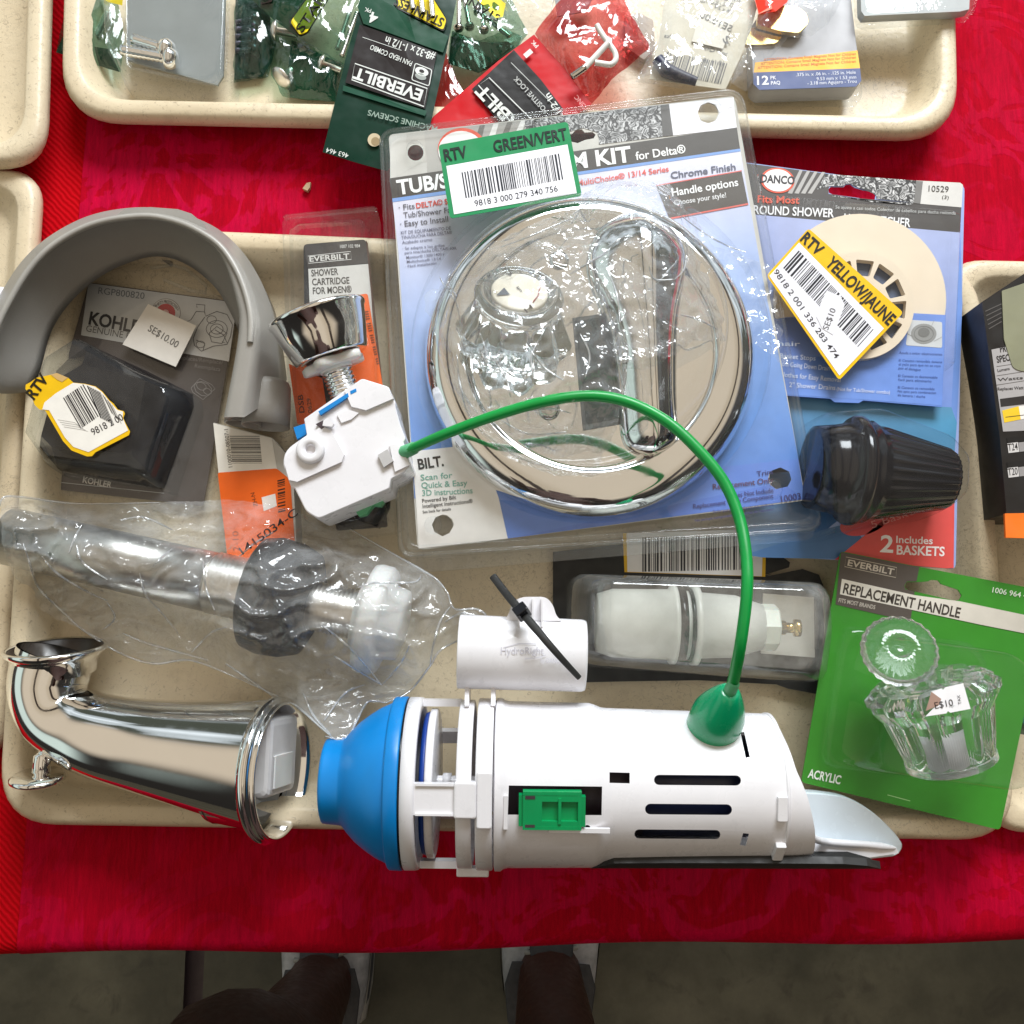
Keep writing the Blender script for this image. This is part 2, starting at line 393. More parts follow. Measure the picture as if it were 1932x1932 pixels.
# ------------------------------------------------------------------ mesh building
TEXTS = {}
def text_mesh(s, bold):
    key = (s, bold)
    if key in TEXTS: return TEXTS[key]
    cu = bpy.data.curves.new('lettering', 'FONT'); cu.body = s; cu.size = 1.0; cu.offset = bold; cu.resolution_u = 3
    o = bpy.data.objects.new('lettering', cu); COL.objects.link(o)
    dg = bpy.context.evaluated_depsgraph_get(); dg.update()
    me = bpy.data.meshes.new_from_object(o.evaluated_get(dg))
    vs = [(v.co.x, v.co.y) for v in me.vertices]; fs = [tuple(p.vertices) for p in me.polygons]
    bpy.data.objects.remove(o); bpy.data.curves.remove(cu); bpy.data.meshes.remove(me)
    TEXTS[key] = (vs, fs); return TEXTS[key]
BASE = {}      # world position of each built object's origin
class MB:
    def __init__(s): s.v = []; s.f = []; s.m = []; s.c = []; s.s = []; s.mats = []
    def mi(s, m):
        if m not in s.mats: s.mats.append(m)
        return s.mats.index(m)
    def face(s, idx, m, col=None, smooth=False):
        s.f.append(tuple(idx)); s.m.append(s.mi(m)); s.s.append(smooth)
        if col is None: col = (1, 1, 1)
        s.c.append([col] * len(idx) if not isinstance(col, list) else col)
    def add(s, pts): n = len(s.v); s.v.extend(Vector(p) for p in pts); return list(range(n, n + len(pts)))
    # ---- flat printing: list of frame points on a plane
    def px(s, pts, pl, layer, col, m=None, cols=None):
        m = m or M_PRINT
        if cols: cols = [lin(c) for c in cols]
        i = s.add([pl.at(a, b, layer * .00012 + .00008) for a, b in pts])
        # keep printed side facing up
        a = sum((pts[k][0] * pts[(k + 1) % len(pts)][1] - pts[(k + 1) % len(pts)][0] * pts[k][1]) for k in range(len(pts)))
        if a > 0: i = i[::-1]; cols = cols[::-1] if cols else None
        s.face(i, m, cols if cols else lin(col))
    def stroke(s, pts, w, pl, layer, col, m=None, closed=False):
        pts = [Vector(p) for p in pts]; N = len(pts)
        L, Rr = [], []
        for k in range(N):
            a = pts[k - 1] if (k > 0 or closed) else pts[k]; b = pts[(k + 1) % N] if (k < N - 1 or closed) else pts[k]
            d = (b - a); d = d.normalized() if d.length > 1e-6 else Vector((1, 0)); n = Vector((-d.y, d.x)) * (w / 2)
            L.append(pts[k] + n); Rr.append(pts[k] - n)
        for k in range(N if closed else N - 1):
            j = (k + 1) % N
            s.px([tuple(L[k]), tuple(L[j]), tuple(Rr[j]), tuple(Rr[k])], pl, layer, col, m)
    def frame(s, quad, w, pl, layer, col, m=None): s.stroke(quad, w, pl, layer, col, m, True)
    def text(s, t, p0, p1, h, pl, layer, col, bold=.012, mirror=False, m=None, bow=0, shear=0):
        vs, fs = text_mesh(t, bold)
        if not vs: return
        x0 = min(a for a, b in vs); x1 = max(a for a, b in vs)
        d = Vector(p1) - Vector(p0); W = d.length; dn = d.normalized(); up = Vector((dn.y, -dn.x)) * (-1 if mirror else 1)
        col = lin(col); m = m or M_PRINT; pts = []
        for a, b in vs:
            f = (a - x0) / (x1 - x0); q = Vector(p0) + dn * (f * W) + up * (b * h / .729 + bow * 4 * f * (1 - f)) + dn * (shear * b * h)
            pts.append(pl.at(q.x, q.y, layer * .00012 + .00008))
        i0 = len(s.v); s.v.extend(pts)
        for f in fs: s.face([i0 + k for k in (reversed(f) if mirror else f)], m, col)
    def barcode(s, tl, tr, bl, pl, layer, col=(30, 30, 34), seed=1, n=46, m=None, skew=None):
        rnd = random.Random(seed); ws = [rnd.choice((1, 1, 1, 2, 2, 3)) for _ in range(n * 2 + 1)]; tot = sum(ws)
        tl, tr, bl = Vector(tl), Vector(tr), Vector(bl); ex, ey = tr - tl, bl - tl; x = 0
        for k, w in enumerate(ws):
            if k % 2 == 0:
                a, b = x / tot, (x + w * .92) / tot
                s.px([tuple(tl + ex * a), tuple(tl + ex * b), tuple(tl + ex * b + ey), tuple(tl + ex * a + ey)], pl, layer, col, m)
            x += w
    # ---- solids
    def poly(s, pts, m, holes=(), col=None, flip=False):
        loops = [list(pts)] + [list(h) for h in holes]; idx = []
        for l in loops: idx += s.add(l)
        for t in tessellate_polygon([[Vector(p) for p in l] for l in loops]):
            t = [idx[k] for k in t]; a, b, c = (s.v[k] for k in t)
            n = (b - a).cross(c - a)
            if (n.z < 0) != flip: t = t[::-1]
            s.face(t, m, col)
    def prism(s, top, dz, m, holes=(), col=None, smooth=False, bottom=None, side=None):
        """solid under an outline: top outline (world), shifted by vector/height dz below"""
        dv = Vector((0, 0, -dz)) if not isinstance(dz, Vector) else dz
        s.poly(top, m, holes, col)
        bot = bottom or [Vector(p) + dv for p in top]
        s.poly(bot, m, [[Vector(p) + dv for p in h] for h in holes], col, True)
        pairs = [(list(top), list(bot))] + [(list(h), [Vector(p) + dv for p in h]) for h in holes]
        for k, (a, b) in enumerate(pairs):
            a = [Vector(p) for p in a]; ar = sum(a[i].x * a[(i + 1) % len(a)].y - a[(i + 1) % len(a)].x * a[i].y for i in range(len(a)))
            ia, ib = s.add(a), s.add(b); n = len(a)
            for i in range(n):
                j = (i + 1) % n; q = [ia[i], ib[i], ib[j], ia[j]]
                if (ar < 0) != (k > 0): q = q[::-1]
                s.face(q, side or m, col, smooth)
    def loft(s, rings, m, cap0=False, cap1=False, smooth=True, closed=True, col=None):
        ids = [s.add(r) for r in rings]; n = len(rings[0])
        for a, b in zip(ids, ids[1:]):
            for i in range(n if closed else n - 1):
                j = (i + 1) % n; s.face([a[i], a[j], b[j], b[i]], m, col, smooth)
        if cap0: s.face(s.add(rings[0])[::-1], m, col)
        if cap1: s.face(s.add(rings[-1]), m, col)
    def lathe(s, fr, prof, m, n=40, cap0=False, cap1=False, smooth=True, flute=None, a0=0, a1=None, ky=1, kz=1):
        """profile (x along axis, radius) turned about fr's X axis"""
        o, X, Y, Z = fr; rings = []; full = a1 is None; a1 = 2 * math.pi if full else a1
        N = n if full else n + 1
        for x, r in prof:
            ring = []
            for i in range(N):
                a = a0 + (a1 - a0) * i / n; rr = r * (1 + (flute(a, x) if flute else 0))
                ring.append(o + X * x + Y * (rr * math.cos(a) * ky) + Z * (rr * math.sin(a) * kz))
            rings.append(ring)
        s.loft(rings, m, cap0, cap1, smooth, full)
    def tube(s, pts, rad, m, n=12, caps=True, smooth=True, ky=1.0):
        pts = [Vector(p) for p in pts]; N = len(pts); rad = rad if isinstance(rad, (list, tuple)) else [rad] * N
        T = [(pts[min(i + 1, N - 1)] - pts[max(i - 1, 0)]).normalized() for i in range(N)]
        ref = Vector((0, 0, 1)) if abs(T[0].z) < .9 else Vector((0, 1, 0)); u = T[0].cross(ref).normalized(); rings = []
        for i in range(N):
            u = (u - T[i] * u.dot(T[i])).normalized(); w = T[i].cross(u)
            rings.append([pts[i] + u * (rad[i] * math.cos(2 * math.pi * k / n)) + w * (rad[i] * ky * math.sin(2 * math.pi * k / n)) for k in range(n)])
        s.loft(rings, m, caps, caps, smooth)
    def box(s, fr, x0, x1, y0, y1, z0, z1, m, bev=0):
        o, X, Y, Z = fr
        if bev:
            base = roundpoly([(x0, y0), (x1, y0), (x1, y1), (x0, y1)], bev, 3)
            cx, cy = (x0 + x1) / 2, (y0 + y1) / 2
            sh = lambda k: [(p.x - (bev * k if p.x > cx else -bev * k) * .6, p.y - (bev * k if p.y > cy else -bev * k) * .6) for p in base]
            rings = [[o + X * a + Y * b + Z * z for a, b in sh(k)] for k, z in ((0, z0), (0, z1 - bev * .6), (.35, z1 - bev * .2), (1, z1))]
            s.loft(rings, m, True, True, False); return
        p = [o + X * a + Y * b + Z * c for c in (z0, z1) for b in (y0, y1) for a in (x0, x1)]
        for q in ((0, 2, 3, 1), (4, 5, 7, 6), (0, 1, 5, 4), (2, 6, 7, 3), (0, 4, 6, 2), (1, 3, 7, 5)): s.face(s.add([p[k] for k in q]), m)
    def sheet(s, outline, step, zf, m, col=None, smooth=True, colf=None, jag=0):
        """free-form sheet: fills a frame outline with a fine triangulation, height from zf(u, v)"""
        bd = []
        for k in range(len(outline)):
            a, b = Vector(outline[k]), Vector(outline[(k + 1) % len(outline)])
            n = max(1, int((b - a).length / step))
            for i in range(n):
                q = a.lerp(b, i / n)
                if jag: q = q + Vector((noise.noise((q.x * .06, q.y * .06, 3.1)), noise.noise((q.x * .06, q.y * .06, 8.7)))) * jag
                bd.append(q)
        x0, x1 = min(p.x for p in bd), max(p.x for p in bd); y0, y1 = min(p.y for p in bd), max(p.y for p in bd)
        inner = []; poly = [tuple(p) for p in bd]; y = y0; odd = 0
        while y < y1:
            x = x0 + (step / 2 if odd else 0)
            while x < x1:
                if inside((x, y), poly): inner.append(Vector((x + random.uniform(-.15, .15) * step, y + random.uniform(-.15, .15) * step)))
                x += step
            y += step * .87; odd ^= 1
        nb = len(bd); r = delaunay_2d_cdt(bd + inner, [(i, (i + 1) % nb) for i in range(nb)], [], 1, 1e-4)
        pts = [P(p.x, p.y, zf(p.x, p.y)) for p in r[0]]; idx = s.add(pts)
        for f in r[2]:
            f = [idx[k] for k in f]; a, b, c = (s.v[k] for k in f[:3])
            if (b - a).cross(c - a).z < 0: f = f[::-1]
            s.face(f, m, col if colf is None else [lin(colf(0, 0))] * len(f), smooth)
    def build(s, name, parent=None, label=None):
        me = bpy.data.meshes.new(name)
        if parent is not None: base = BASE[parent.name]
        else:
            xs = [p.x for p in s.v]; ys = [p.y for p in s.v]; zs = [p.z for p in s.v]
            base = Vector(((min(xs) + max(xs)) / 2, (min(ys) + max(ys)) / 2, min(zs)))
        me.from_pydata([tuple(p - base) for p in s.v], [], s.f)
        for m in s.mats: me.materials.append(m)
        me.polygons.foreach_set('material_index', s.m); me.polygons.foreach_set('use_smooth', s.s)
        if any(m in (M_PRINT, M_STICK, M_FILMPRINT) for m in s.mats):
            at = me.color_attributes.new('Col', 'FLOAT_COLOR', 'CORNER'); flat = []
            for c in s.c:
                for x in c: flat.extend((x[0], x[1], x[2], 1.0))
            at.data.foreach_set('color', flat)
        me.update()
        if M_GLASS in s.mats:
            bb = bmesh.new(); bb.from_mesh(me); bmesh.ops.remove_doubles(bb, verts=bb.verts, dist=1e-6); bmesh.ops.recalc_face_normals(bb, faces=bb.faces); bb.to_mesh(me); bb.free()
        o = bpy.data.objects.new(name, me); COL.objects.link(o)
        if parent is not None: o.parent = parent
        else: o.location = base
        BASE[o.name] = base
        if label: o['label'] = label
        return o
def thing(name, label, cat, loc, group=None):
    o = bpy.data.objects.new(name, None); o.empty_display_size = .02; COL.objects.link(o)
    o.location = loc; BASE[o.name] = Vector(loc); return tag(o, label, cat, group)
def tag(o, label, cat, group=None):
    o['label'] = label; o['category'] = cat
    if group: o['group'] = group
    return o
def struct(o): o['kind'] = 'structure'; return o
def axis_frame(a, b, up=Vector((0, 0, 1))):
    X = (b - a).normalized(); Z = (up - X * up.dot(X)).normalized(); Y = Z.cross(X); return (a, X, Y, Z)
def flat_frame(pl, c): return (pl.at(*c), Vector((1, 0, 0)), Vector((0, 1, 0)), Vector((0, 0, 1)))
def W(pts, pl, off=0): return [pl.at(a, b, off) for a, b in pts]
def DR(pts, zmid, z):
    """outline seen at height zmid, set down on height z"""
    return [Vector((q.x, q.y, z)) for q in (P(a, b, zmid) for a, b in pts)]
def dome(mb, outline, h, m, top=.86, steps=5, flange=None, cap=True, roundness=1.0):
    """thermoformed bubble standing on an outline (world points)"""
    c = sum((Vector(p) for p in outline), Vector()) / len(outline); rings = []
    if flange: rings.append([Vector(p) for p in flange])
    for k in range(steps + 1):
        t = k / steps; a = t * math.pi / 2
        sc = 1 - (1 - top) * (1 - math.cos(a)) ; z = h * (math.sin(a) ** roundness)
        rings.append([c + (Vector(p) - c) * sc + Vector((0, 0, z)) for p in outline])
    mb.loft(rings, m, False, cap, True)
def resample(poly, n):
    pts = [Vector(p) for p in poly]; L = [0]
    for k in range(len(pts)): L.append(L[-1] + (pts[(k + 1) % len(pts)] - pts[k]).length)
    out = []; k = 0
    for i in range(n):
        d = L[-1] * i / n
        while L[k + 1] < d: k += 1
        f = (d - L[k]) / max(1e-9, L[k + 1] - L[k]); out.append(tuple(pts[k].lerp(pts[(k + 1) % len(pts)], f)))
    return out
def folds(mb, lines, zf, r=.0006):
    """pinched creases standing up from a film"""
    for ln in lines:
        s = spline(ln, 6); n = len(s); mb.tube([P(u, v, zf(u, v) + .0005) for u, v in s], [r * (.35 + .65 * math.sin(math.pi * (i + .5) / n)) for i in range(n)], M_FOLD, 6)
def cable_z(pts): return [P(u, v, z) for u, v, z in pts]

# ================================================================== THE SETTING
ZT = .006            # tray floor
ZR = .027            # rim of the middle tray
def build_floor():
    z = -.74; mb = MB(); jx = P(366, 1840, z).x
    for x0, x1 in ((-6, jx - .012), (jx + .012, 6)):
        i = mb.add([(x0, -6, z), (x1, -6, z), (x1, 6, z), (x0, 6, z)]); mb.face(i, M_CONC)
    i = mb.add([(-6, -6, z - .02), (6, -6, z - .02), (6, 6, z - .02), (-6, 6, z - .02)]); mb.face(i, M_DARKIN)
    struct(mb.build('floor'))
build_floor()
EDGE_L, EDGE_R = P(0, 1808, 0), P(1932, 1776, 0)
def edge_y(x): t = (x - EDGE_L.x) / (EDGE_R.x - EDGE_L.x); return EDGE_L.y + (EDGE_R.y - EDGE_L.y) * t + .0016 * math.sin(x * 23) 
def cloth(name, xl, xr, z0, m, label, back=.53, drop=.24, amp=.0007):
    mb = MB(); nx = 220; rows = []
    for j in range(116):
        row = []
        for i in range(nx + 1):
            s = i / nx
            if j < 100:                                    # on the table
                t = j / 99; xa = xl(back + (EDGE_L.y - back) * t) ; x = xa + (xr - xa) * s
                ye = edge_y(x) + .008; y = back + (ye - back) * t
                z = z0 + amp * noise.noise((x * 14, y * 14, z0 * 900)) + amp * .6 * noise.noise((x * 45, y * 30, 2)) + amp * 1.2 * (1 - min(1, 5 * abs(noise.noise((x * 9, y * 4, 6.5))))) + amp
            else:
                k = j - 99; xa = xl(EDGE_L.y); x = xa + (xr - xa) * s; ye = edge_y(x) + .008
                if k <= 5:
                    a = k / 5 * math.pi / 2; y = ye - .008 * math.sin(a); z = z0 + amp - .008 * (1 - math.cos(a))
                else:
                    d = (k - 5) / 11; y = ye - .008 + .012 * d * math.sin(x * 40 + .6 * math.sin(x * 9)); z = z0 - .008 - drop * d
            row.append(Vector((x, y, z)))
        rows.append(row)
    mb.loft(rows, m, closed=False)
    o = mb.build(name)
    return tag(o, label, 'tablecloth')
le0, le1 = P(166, 260, 0), P(44, 1700, 0)
def damask_left(y): t = (y - le0.y) / (le1.y - le0.y); return le0.x + (le1.x - le0.x) * t
cloth('tablecloth', lambda y: -.95, .2, 0.0, M_REDCLOTH, 'plain red woven tablecloth showing as a strip along the left, under the crimson damask one')
cloth('tablecloth', damask_left, .95, .0022, M_DAMASK, 'crimson damask tablecloth with leaf pattern spread under the beige trays')
t = thing('folding_table', 'folding table hidden under the red tablecloths', 'table', (0, .15, -.74))
mb = MB(); yb = .5; i0 = [(-.9, EDGE_L.y + .014, -.001), (.9, EDGE_R.y + .014, -.001), (.9, yb, -.001), (-.9, yb, -.001)]
mb.prism(i0, .025, M_TABLE); mb.build('tabletop', t)
for x in (-.8, .8):
    for y in (-.15, .45):
        mb = MB(); mb.tube([(x, y, -.026), (x, y, -.74)], .014, M_STEEL); mb.build('leg', t)

# ------------------------------------------------------------------ cafeteria trays
def inset(q, d):
    n = len(q); out = []
    ar = sum(q[i].x * q[(i + 1) % n].y - q[(i + 1) % n].x * q[i].y for i in range(n)); sg = 1 if ar > 0 else -1
    for i in range(n):
        a, b, c = q[i - 1], q[i], q[(i + 1) % n]
        d1 = (b - a).normalized(); d2 = (c - b).normalized(); n1 = Vector((-d1.y, d1.x)) * sg; n2 = Vector((-d2.y, d2.x)) * sg
        p1, p2 = b + n1 * d, b + n2 * d; cr = d1.x * d2.y - d1.y * d2.x
        t = ((p2 - p1).x * d2.y - (p2 - p1).y * d2.x) / cr; out.append(p1 + d1 * t)
    return out
def tray(quad_px, zr, zf, rad, label, quad_w=None):
    q = quad_w or [P(u, v, zr).to_2d() for u, v in quad_px]
    prof = [(.001, zr - .010, .9), (-.0005, zr - .008, 1), (-.0005, zr - .004, 1), (.0012, zr - .001, 1), (.003, zr, 1), (.0088, zr - .0002, .9), (.0102, zr - .0012, .85), (.0120, zr - .004, .8),
            (.0165, zf + .004, .75), (.0185, zf + .0012, .7), (.0215, zf, .65), (.05, zf, .4)]
    mb = MB(); rings = []
    for d, z, k in prof:
        rings.append([Vector((p.x, p.y, z)) for p in roundpoly(inset(q, d), rad * k, 8)])
    mb.loft(rings, M_TRAY, False, True)
    # underside
    und = [[Vector((p.x, p.y, z)) for p in roundpoly(inset(q, d), rad * k, 8)] for d, z, k in ((.0125, zr - .0062, .8), (.018, zf - .001, .7), (.022, zf - .003, .65))]
    mb.loft([rings[0]] + und, M_TRAY, False, True)
    return tag(mb.build('serving_tray'), label, 'tray', 'beige serving trays on the red table')
tray([(64, 418), (1850, 494), (1923, 1587), (-10, 1555)], ZR, ZT, .030, 'beige speckled serving tray in the middle holding the flush valve and chrome spout')
tray([(135, -760), (1790, -780), (1812, 253), (111, 216)], ZR, ZT, .034, 'beige serving tray full of upside down screw packets along the top')
tray([(-1700, -500), (99, -480), (76, 306), (-1650, 290)], ZR, ZT, .028, 'empty beige tray whose rounded corner shows at the top left')
tray([(-1750, 320), (71, 315), (-2, 1440), (-1800, 1430)], .017, .005, .022, 'beige tray tucked under the left rim of the middle tray')
tray([(1790, 486), (3300, 520), (3350, 1560), (1868, 1572)], .017, .005, .022, 'beige tray under the right rim of the middle tray, with the black carton')

# ================================================================== CHROME TUB SPOUT
def lerp_tab(tab, x):
    for (a, *va), (b, *vb) in zip(tab, tab[1:]):
        if x <= b: f = (x - a) / (b - a); return [p + (q - p) * f for p, q in zip(va, vb)]
    return list(tab[-1][1:])
t = thing('tub_spout', 'chrome tub spout with wide round flange lying at the lower left of the tray', 'tub spout', P(300, 1420, ZT))
path = spline([(106, 1232, .036, 70), (93, 1275, .035, 71), (92, 1310, .035, 69), (107, 1346, .035, 68), (145, 1371, .035, 73), (195, 1390, .036, 79), (275, 1407, .037, 87), (382, 1424, .039, 102), (508, 1442, .042, 121)], 7)
pts = [P(u, v, z) for u, v, z, r in path]; rad = [r * mpp(u, v, z) for u, v, z, r in path]
mb = MB(); mb.tube(pts, rad, M_CHROME, 48, caps=False)
inn = [r - .0016 for r in rad]; mb.tube(pts, inn, M_CHROME, 48, caps=False)
mb.build('body', t)
# mouth rim
mb = MB(); o0 = pts[0]; ax = Vector((-.02, 1, .22)).normalized(); fr = axis_frame(o0, o0 + ax)
r0 = rad[0]
mb.lathe(fr, [(-.010, r0 * .99), (-.004, r0 * 1.02), (-.001, r0 * 1.16), (.0012, r0 * 1.30), (.0028, r0 * 1.30), (.0035, r0 * 1.24), (.0028, r0 * 1.20)], M_CHROME, 56)
mb.build('mouth_rim', t)
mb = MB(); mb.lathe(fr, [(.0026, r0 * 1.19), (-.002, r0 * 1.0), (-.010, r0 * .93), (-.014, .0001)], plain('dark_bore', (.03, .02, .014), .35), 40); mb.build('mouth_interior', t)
# big flange
mb = MB(); o1 = P(515, 1452, .041); ax = Vector((1, -.02, .19)).normalized(); fr = axis_frame(o1, o1 + ax); r1 = 136 * mpp(540, 1450, .04)
rb = rad[-1]
mb.lathe(fr, [(-.0035, rb * .93), (-.003, r1 * .95), (-.001, r1 * .99), (.001, r1), (.0022, r1 * .985), (.0030, r1 * .955), (.0034, r1 * .93), (.0042, r1 * .925), (.0052, r1 * .93), (.0060, r1 * .92), (.0060, r1 * .90), (.004, r1 * .87), (-.010, r1 * .80), (-.028, r1 * .74)], M_CHROME, 72)
mb.build('flange', t)
mb = MB(); mb.lathe(fr, [(-.026, r1 * .76), (-.0262, .0001)], M_STEEL, 40); mb.build('inner_wall', t)
mb = MB(); fb = (o1, fr[1], fr[2], fr[3]); mb.box(fb, -.024, .0045, -.012, .026, -.016, .014, plain('pale_grey_insert_plastic', (.62, .61, .61), .4), .004)
mb.box(fb, .0047, .0056, -.008, .008, -.010, .010, M_WHITE2, .001)
mb.build('plastic_insert', t)
mb = MB(); a, b = P(84, 1392, .038), P(76, 1474, .040); fk = axis_frame(a, b); L = (b - a).length; k = mpp(76, 1440, .028)
mb.lathe(fk, [(-.006, 9 * k), (0, 10 * k), (L * .30, 11 * k), (L * .34, 8 * k), (L * .38, 13 * k), (L * .42, 16 * k), (L * .80, 16 * k), (L * .84, 12 * k), (L * .93, 12 * k)], M_CHROME, 28)
mb.build('diverter_rod', t)
mb = MB(); ax = Vector((-.02, -1, -.25)).normalized(); o = P(72, 1464, .040); fk = axis_frame(o, o + ax)
mb.lathe(fk, [(-.0006, .0001), (-.0006, 44 * k), (.0004, 49 * k), (.0016, 49 * k), (.0022, 46 * k), (.0024, .0001)], M_CHROME, 44)
mb.build('diverter_knob', t)

# ================================================================== DUAL FLUSH VALVE WITH CABLE AND PUSH BUTTON
ZC = .060
fv = thing('flush_valve', 'white dual flush valve with blue nozzle, green cable and chrome push button', 'flush valve', P(1050, 1475, ZT))
A0, A1 = P(612, 1473, ZC), P(1480, 1482, ZC)
K = (A1 - A0).length / 868
FR = axis_frame(A0, A1)              # X along the valve, Y away from the viewer's feet, Z up
def L2(x, y, z): return FR[0] + FR[1] * (x * K) + FR[2] * (y * K) + FR[3] * (z * K)
def prof(pr): return [((x - 612) * K, r * K) for x, r in pr]
def arc(pr, m, mb, a0, a1, n=24): mb.lathe(FR, prof(pr), m, n, False, False, True, None, R(a0), R(a1))
mb = MB()
mb.lathe(FR, prof([(640, 60), (620, 66), (613, 72), (615, 77), (622, 78), (648, 80), (653, 83), (662, 94), (678, 110), (697, 124), (716, 136), (738, 146), (740, 146.2), (742, 155), (744, 157), (764, 158), (767, 157), (767, 140)]), M_BLUE, 72)
mb.build('nozzle', fv)
mb = MB(); mb.lathe(FR, prof([(641, 62), (640.5, .1)]), M_BLUEDK, 30); mb.lathe(FR, prof([(767.3, 153), (768, 156.4), (771, 156.4), (771.5, 153)]), M_BLACK, 64); mb.build('seal', fv)
mb = MB()
mb.lathe(FR, prof([(771, 140), (771.4, 157), (790, 157), (796, 156), (797, 150), (797, 138), (771, 138)]), M_WHITE, 72)
mb.lathe(FR, prof([(868, 140), (868, 151), (870, 153), (893, 153), (895, 151), (895, 140), (868, 140)]), M_WHITE, 72)
mb.lathe(FR, prof([(902, 130), (902, 154), (904, 156), (930, 156), (932, 154), (932, 130)]), M_WHITE, 72)
for a in (93, 1, 181, 240, 300):     # bars of the cage
    ca, sa = math.cos(R(a)), math.sin(R(a)); Yd = FR[2] * ca + FR[3] * sa; Td = FR[3] * ca - FR[2] * sa
    hw = 27 if a == 93 else 14
    f = (FR[0], FR[1], Td, Yd)
    mb.box(f, (796.5 - 612) * K, (869 - 612) * K, -hw * K, hw * K, 141 * K, 154 * K, M_WHITE)
    if a == 93:
        mb.box(f, (800 - 612) * K, (868 - 612) * K, -hw * K, -hw * K * .86, 154.2 * K, 158 * K, M_WHITE); mb.box(f, (800 - 612) * K, (868 - 612) * K, hw * K * .86, hw * K, 154.2 * K, 158 * K, M_WHITE)
        mb.box(f, (866 - 612) * K, (905 - 612) * K, -31 * K, 31 * K, 145 * K, 162 * K, M_WHITE, .0012)
        mb.box(f, (905.2 - 612) * K, (932 - 612) * K, -48 * K, 48 * K, 150 * K, 160 * K, M_WHITE, .001)
mb.box((FR[0], FR[1], FR[2], FR[3]), (865 - 612) * K, (925 - 612) * K, -168 * K, -152 * K, -10 * K, 16 * K, M_WHITE, .0008)
mb.build('cage', fv)
mb = MB(); mb.lathe(FR, prof([(811, .1), (811, 132), (813, 136), (824, 136), (826, 132), (826, .1)]), M_WHITE, 60)
mb.lathe(FR, prof([(797, 12), (935, 12)]), M_WHITE, 20); mb.lathe(FR, prof([(836, 13), (836, 17), (852, 17), (852, 12)]), M_WHITE, 20); mb.build('plunger_disc', fv)
mb = MB(); mb.lathe(FR, prof([(801, .1), (801, 122), (803, 128), (808, 130), (810.6, 130), (810.8, .1)]), M_BLUEDK, 60); mb.build('sealing_washer', fv)
# main barrel: thick shell with the slots really cut out
body = MB()
outp = [(934, 150), (936, 157), (946, 157), (952, 153), (960, 151), (1112, 149), (1122, 146), (1134, 141), (1144, 140), (1434, 133), (1446, 132)]
NA = 96
xe_tab = [(0, 1452), (40, 1458), (70, 1468), (90, 1484), (118, 1500), (140, 1508), (160, 1512), (200, 1514), (230, 1510), (256, 1500), (263, 1490), (275, 1470), (300, 1456), (360, 1452)]
def xend(a): return lerp_tab(xe_tab, a)[0] if a > 0 else xe_tab[0][1]
def shell_ring(x, r, i): a = 2 * math.pi * i / NA; return FR[0] + FR[1] * ((x - 612) * K) + FR[2] * (r * K * math.cos(a)) + FR[3] * (r * K * math.sin(a))
rings = [[shell_ring(x, r, i) for i in range(NA)] for x, r in outp]
for k in range(1, 6):
    f = k / 5
    rings.append([shell_ring(1446 + (xend(360 * i / NA) - 1446) * f, 132 - (5 * f * f), i) for i in range(NA)])
rings.append([shell_ring(xend(360 * i / NA) - 1.5, 121, i) for i in range(NA)])
for k in (4, 3, 2, 1, 0): rings.append([shell_ring(1446 + (xend(360 * i / NA) - 1446) * k / 5 - 1.5, 121 + (5 - k) * .5, i) for i in range(NA)])
rings.append([shell_ring(1140, 128, i) for i in range(NA)]); rings.append([shell_ring(1110, 138, i) for i in range(NA)]); rings.append([shell_ring(940, 140, i) for i in range(NA)])
rings.append([shell_ring(934, 150, i) for i in range(NA)])
body.loft(rings, M_WHITE)
bo = body.build('barrel', fv)
bmx = bmesh.new(); bmx.from_mesh(bo.data); bmesh.ops.remove_doubles(bmx, verts=bmx.verts, dist=1e-6); bmesh.ops.recalc_face_normals(bmx, faces=bmx.faces); bmx.to_mesh(bo.data); bmx.free()
def cut_outline(cut, pts):
    """vertical cutter through the upper wall for an opening seen from above"""
    top = [P(u, v, ZC + 135 * K) for u, v in pts]
    d = [p + (p - CAMPOS).normalized() * -.03 for p in top]; e = [p + (p - CAMPOS).normalized() * .032 for p in top]
    if sum(top[i].x * top[(i + 1) % len(top)].y - top[(i + 1) % len(top)].x * top[i].y for i in range(len(top))) < 0: d, e = d[::-1], e[::-1]
    cut.loft([e, d], M_WHITE, True, True, False)
def pill(c, l, w, a=0):
    out = []; n = 8
    for i in range(n + 1): t = -math.pi / 2 + math.pi * i / n; out.append((l / 2 - w / 2 + w / 2 * math.cos(t), w / 2 * math.sin(t)))
    for i in range(n + 1): t = math.pi / 2 + math.pi * i / n; out.append((-l / 2 + w / 2 + w / 2 * math.cos(t), w / 2 * math.sin(t)))
    return [(c[0] + x * math.cos(a) - y * math.sin(a), c[1] + x * math.sin(a) + y * math.cos(a)) for x, y in out]
cut = MB()
for c, l, w in (((1316, 1472), 164, 19), ((1299, 1527), 164, 20), ((1278, 1574), 162, 17)): cut_outline(cut, pill(c, l, w, .008))
cut_outline(cut, [(960, 1482), (1136, 1484), (1135, 1538), (958, 1537)])
cut_outline(cut, [(1150, 1457), (1188, 1458), (1188, 1478), (1150, 1477)])
cut_outline(cut, circ((1108, 1563), 6.5, n=14))
cut_outline(cut, [(1397, 1382), (1404, 1381), (1415, 1428), (1407, 1430)])
cut_outline(cut, [(1402, 1572), (1413, 1573), (1407, 1596), (1396, 1594)])
co = cut.build('cutter', fv)
bmx = bmesh.new(); bmx.from_mesh(co.data); bmesh.ops.remove_doubles(bmx, verts=bmx.verts, dist=1e-7); bmesh.ops.recalc_face_normals(bmx, faces=bmx.faces); bmx.to_mesh(co.data); bmx.free()
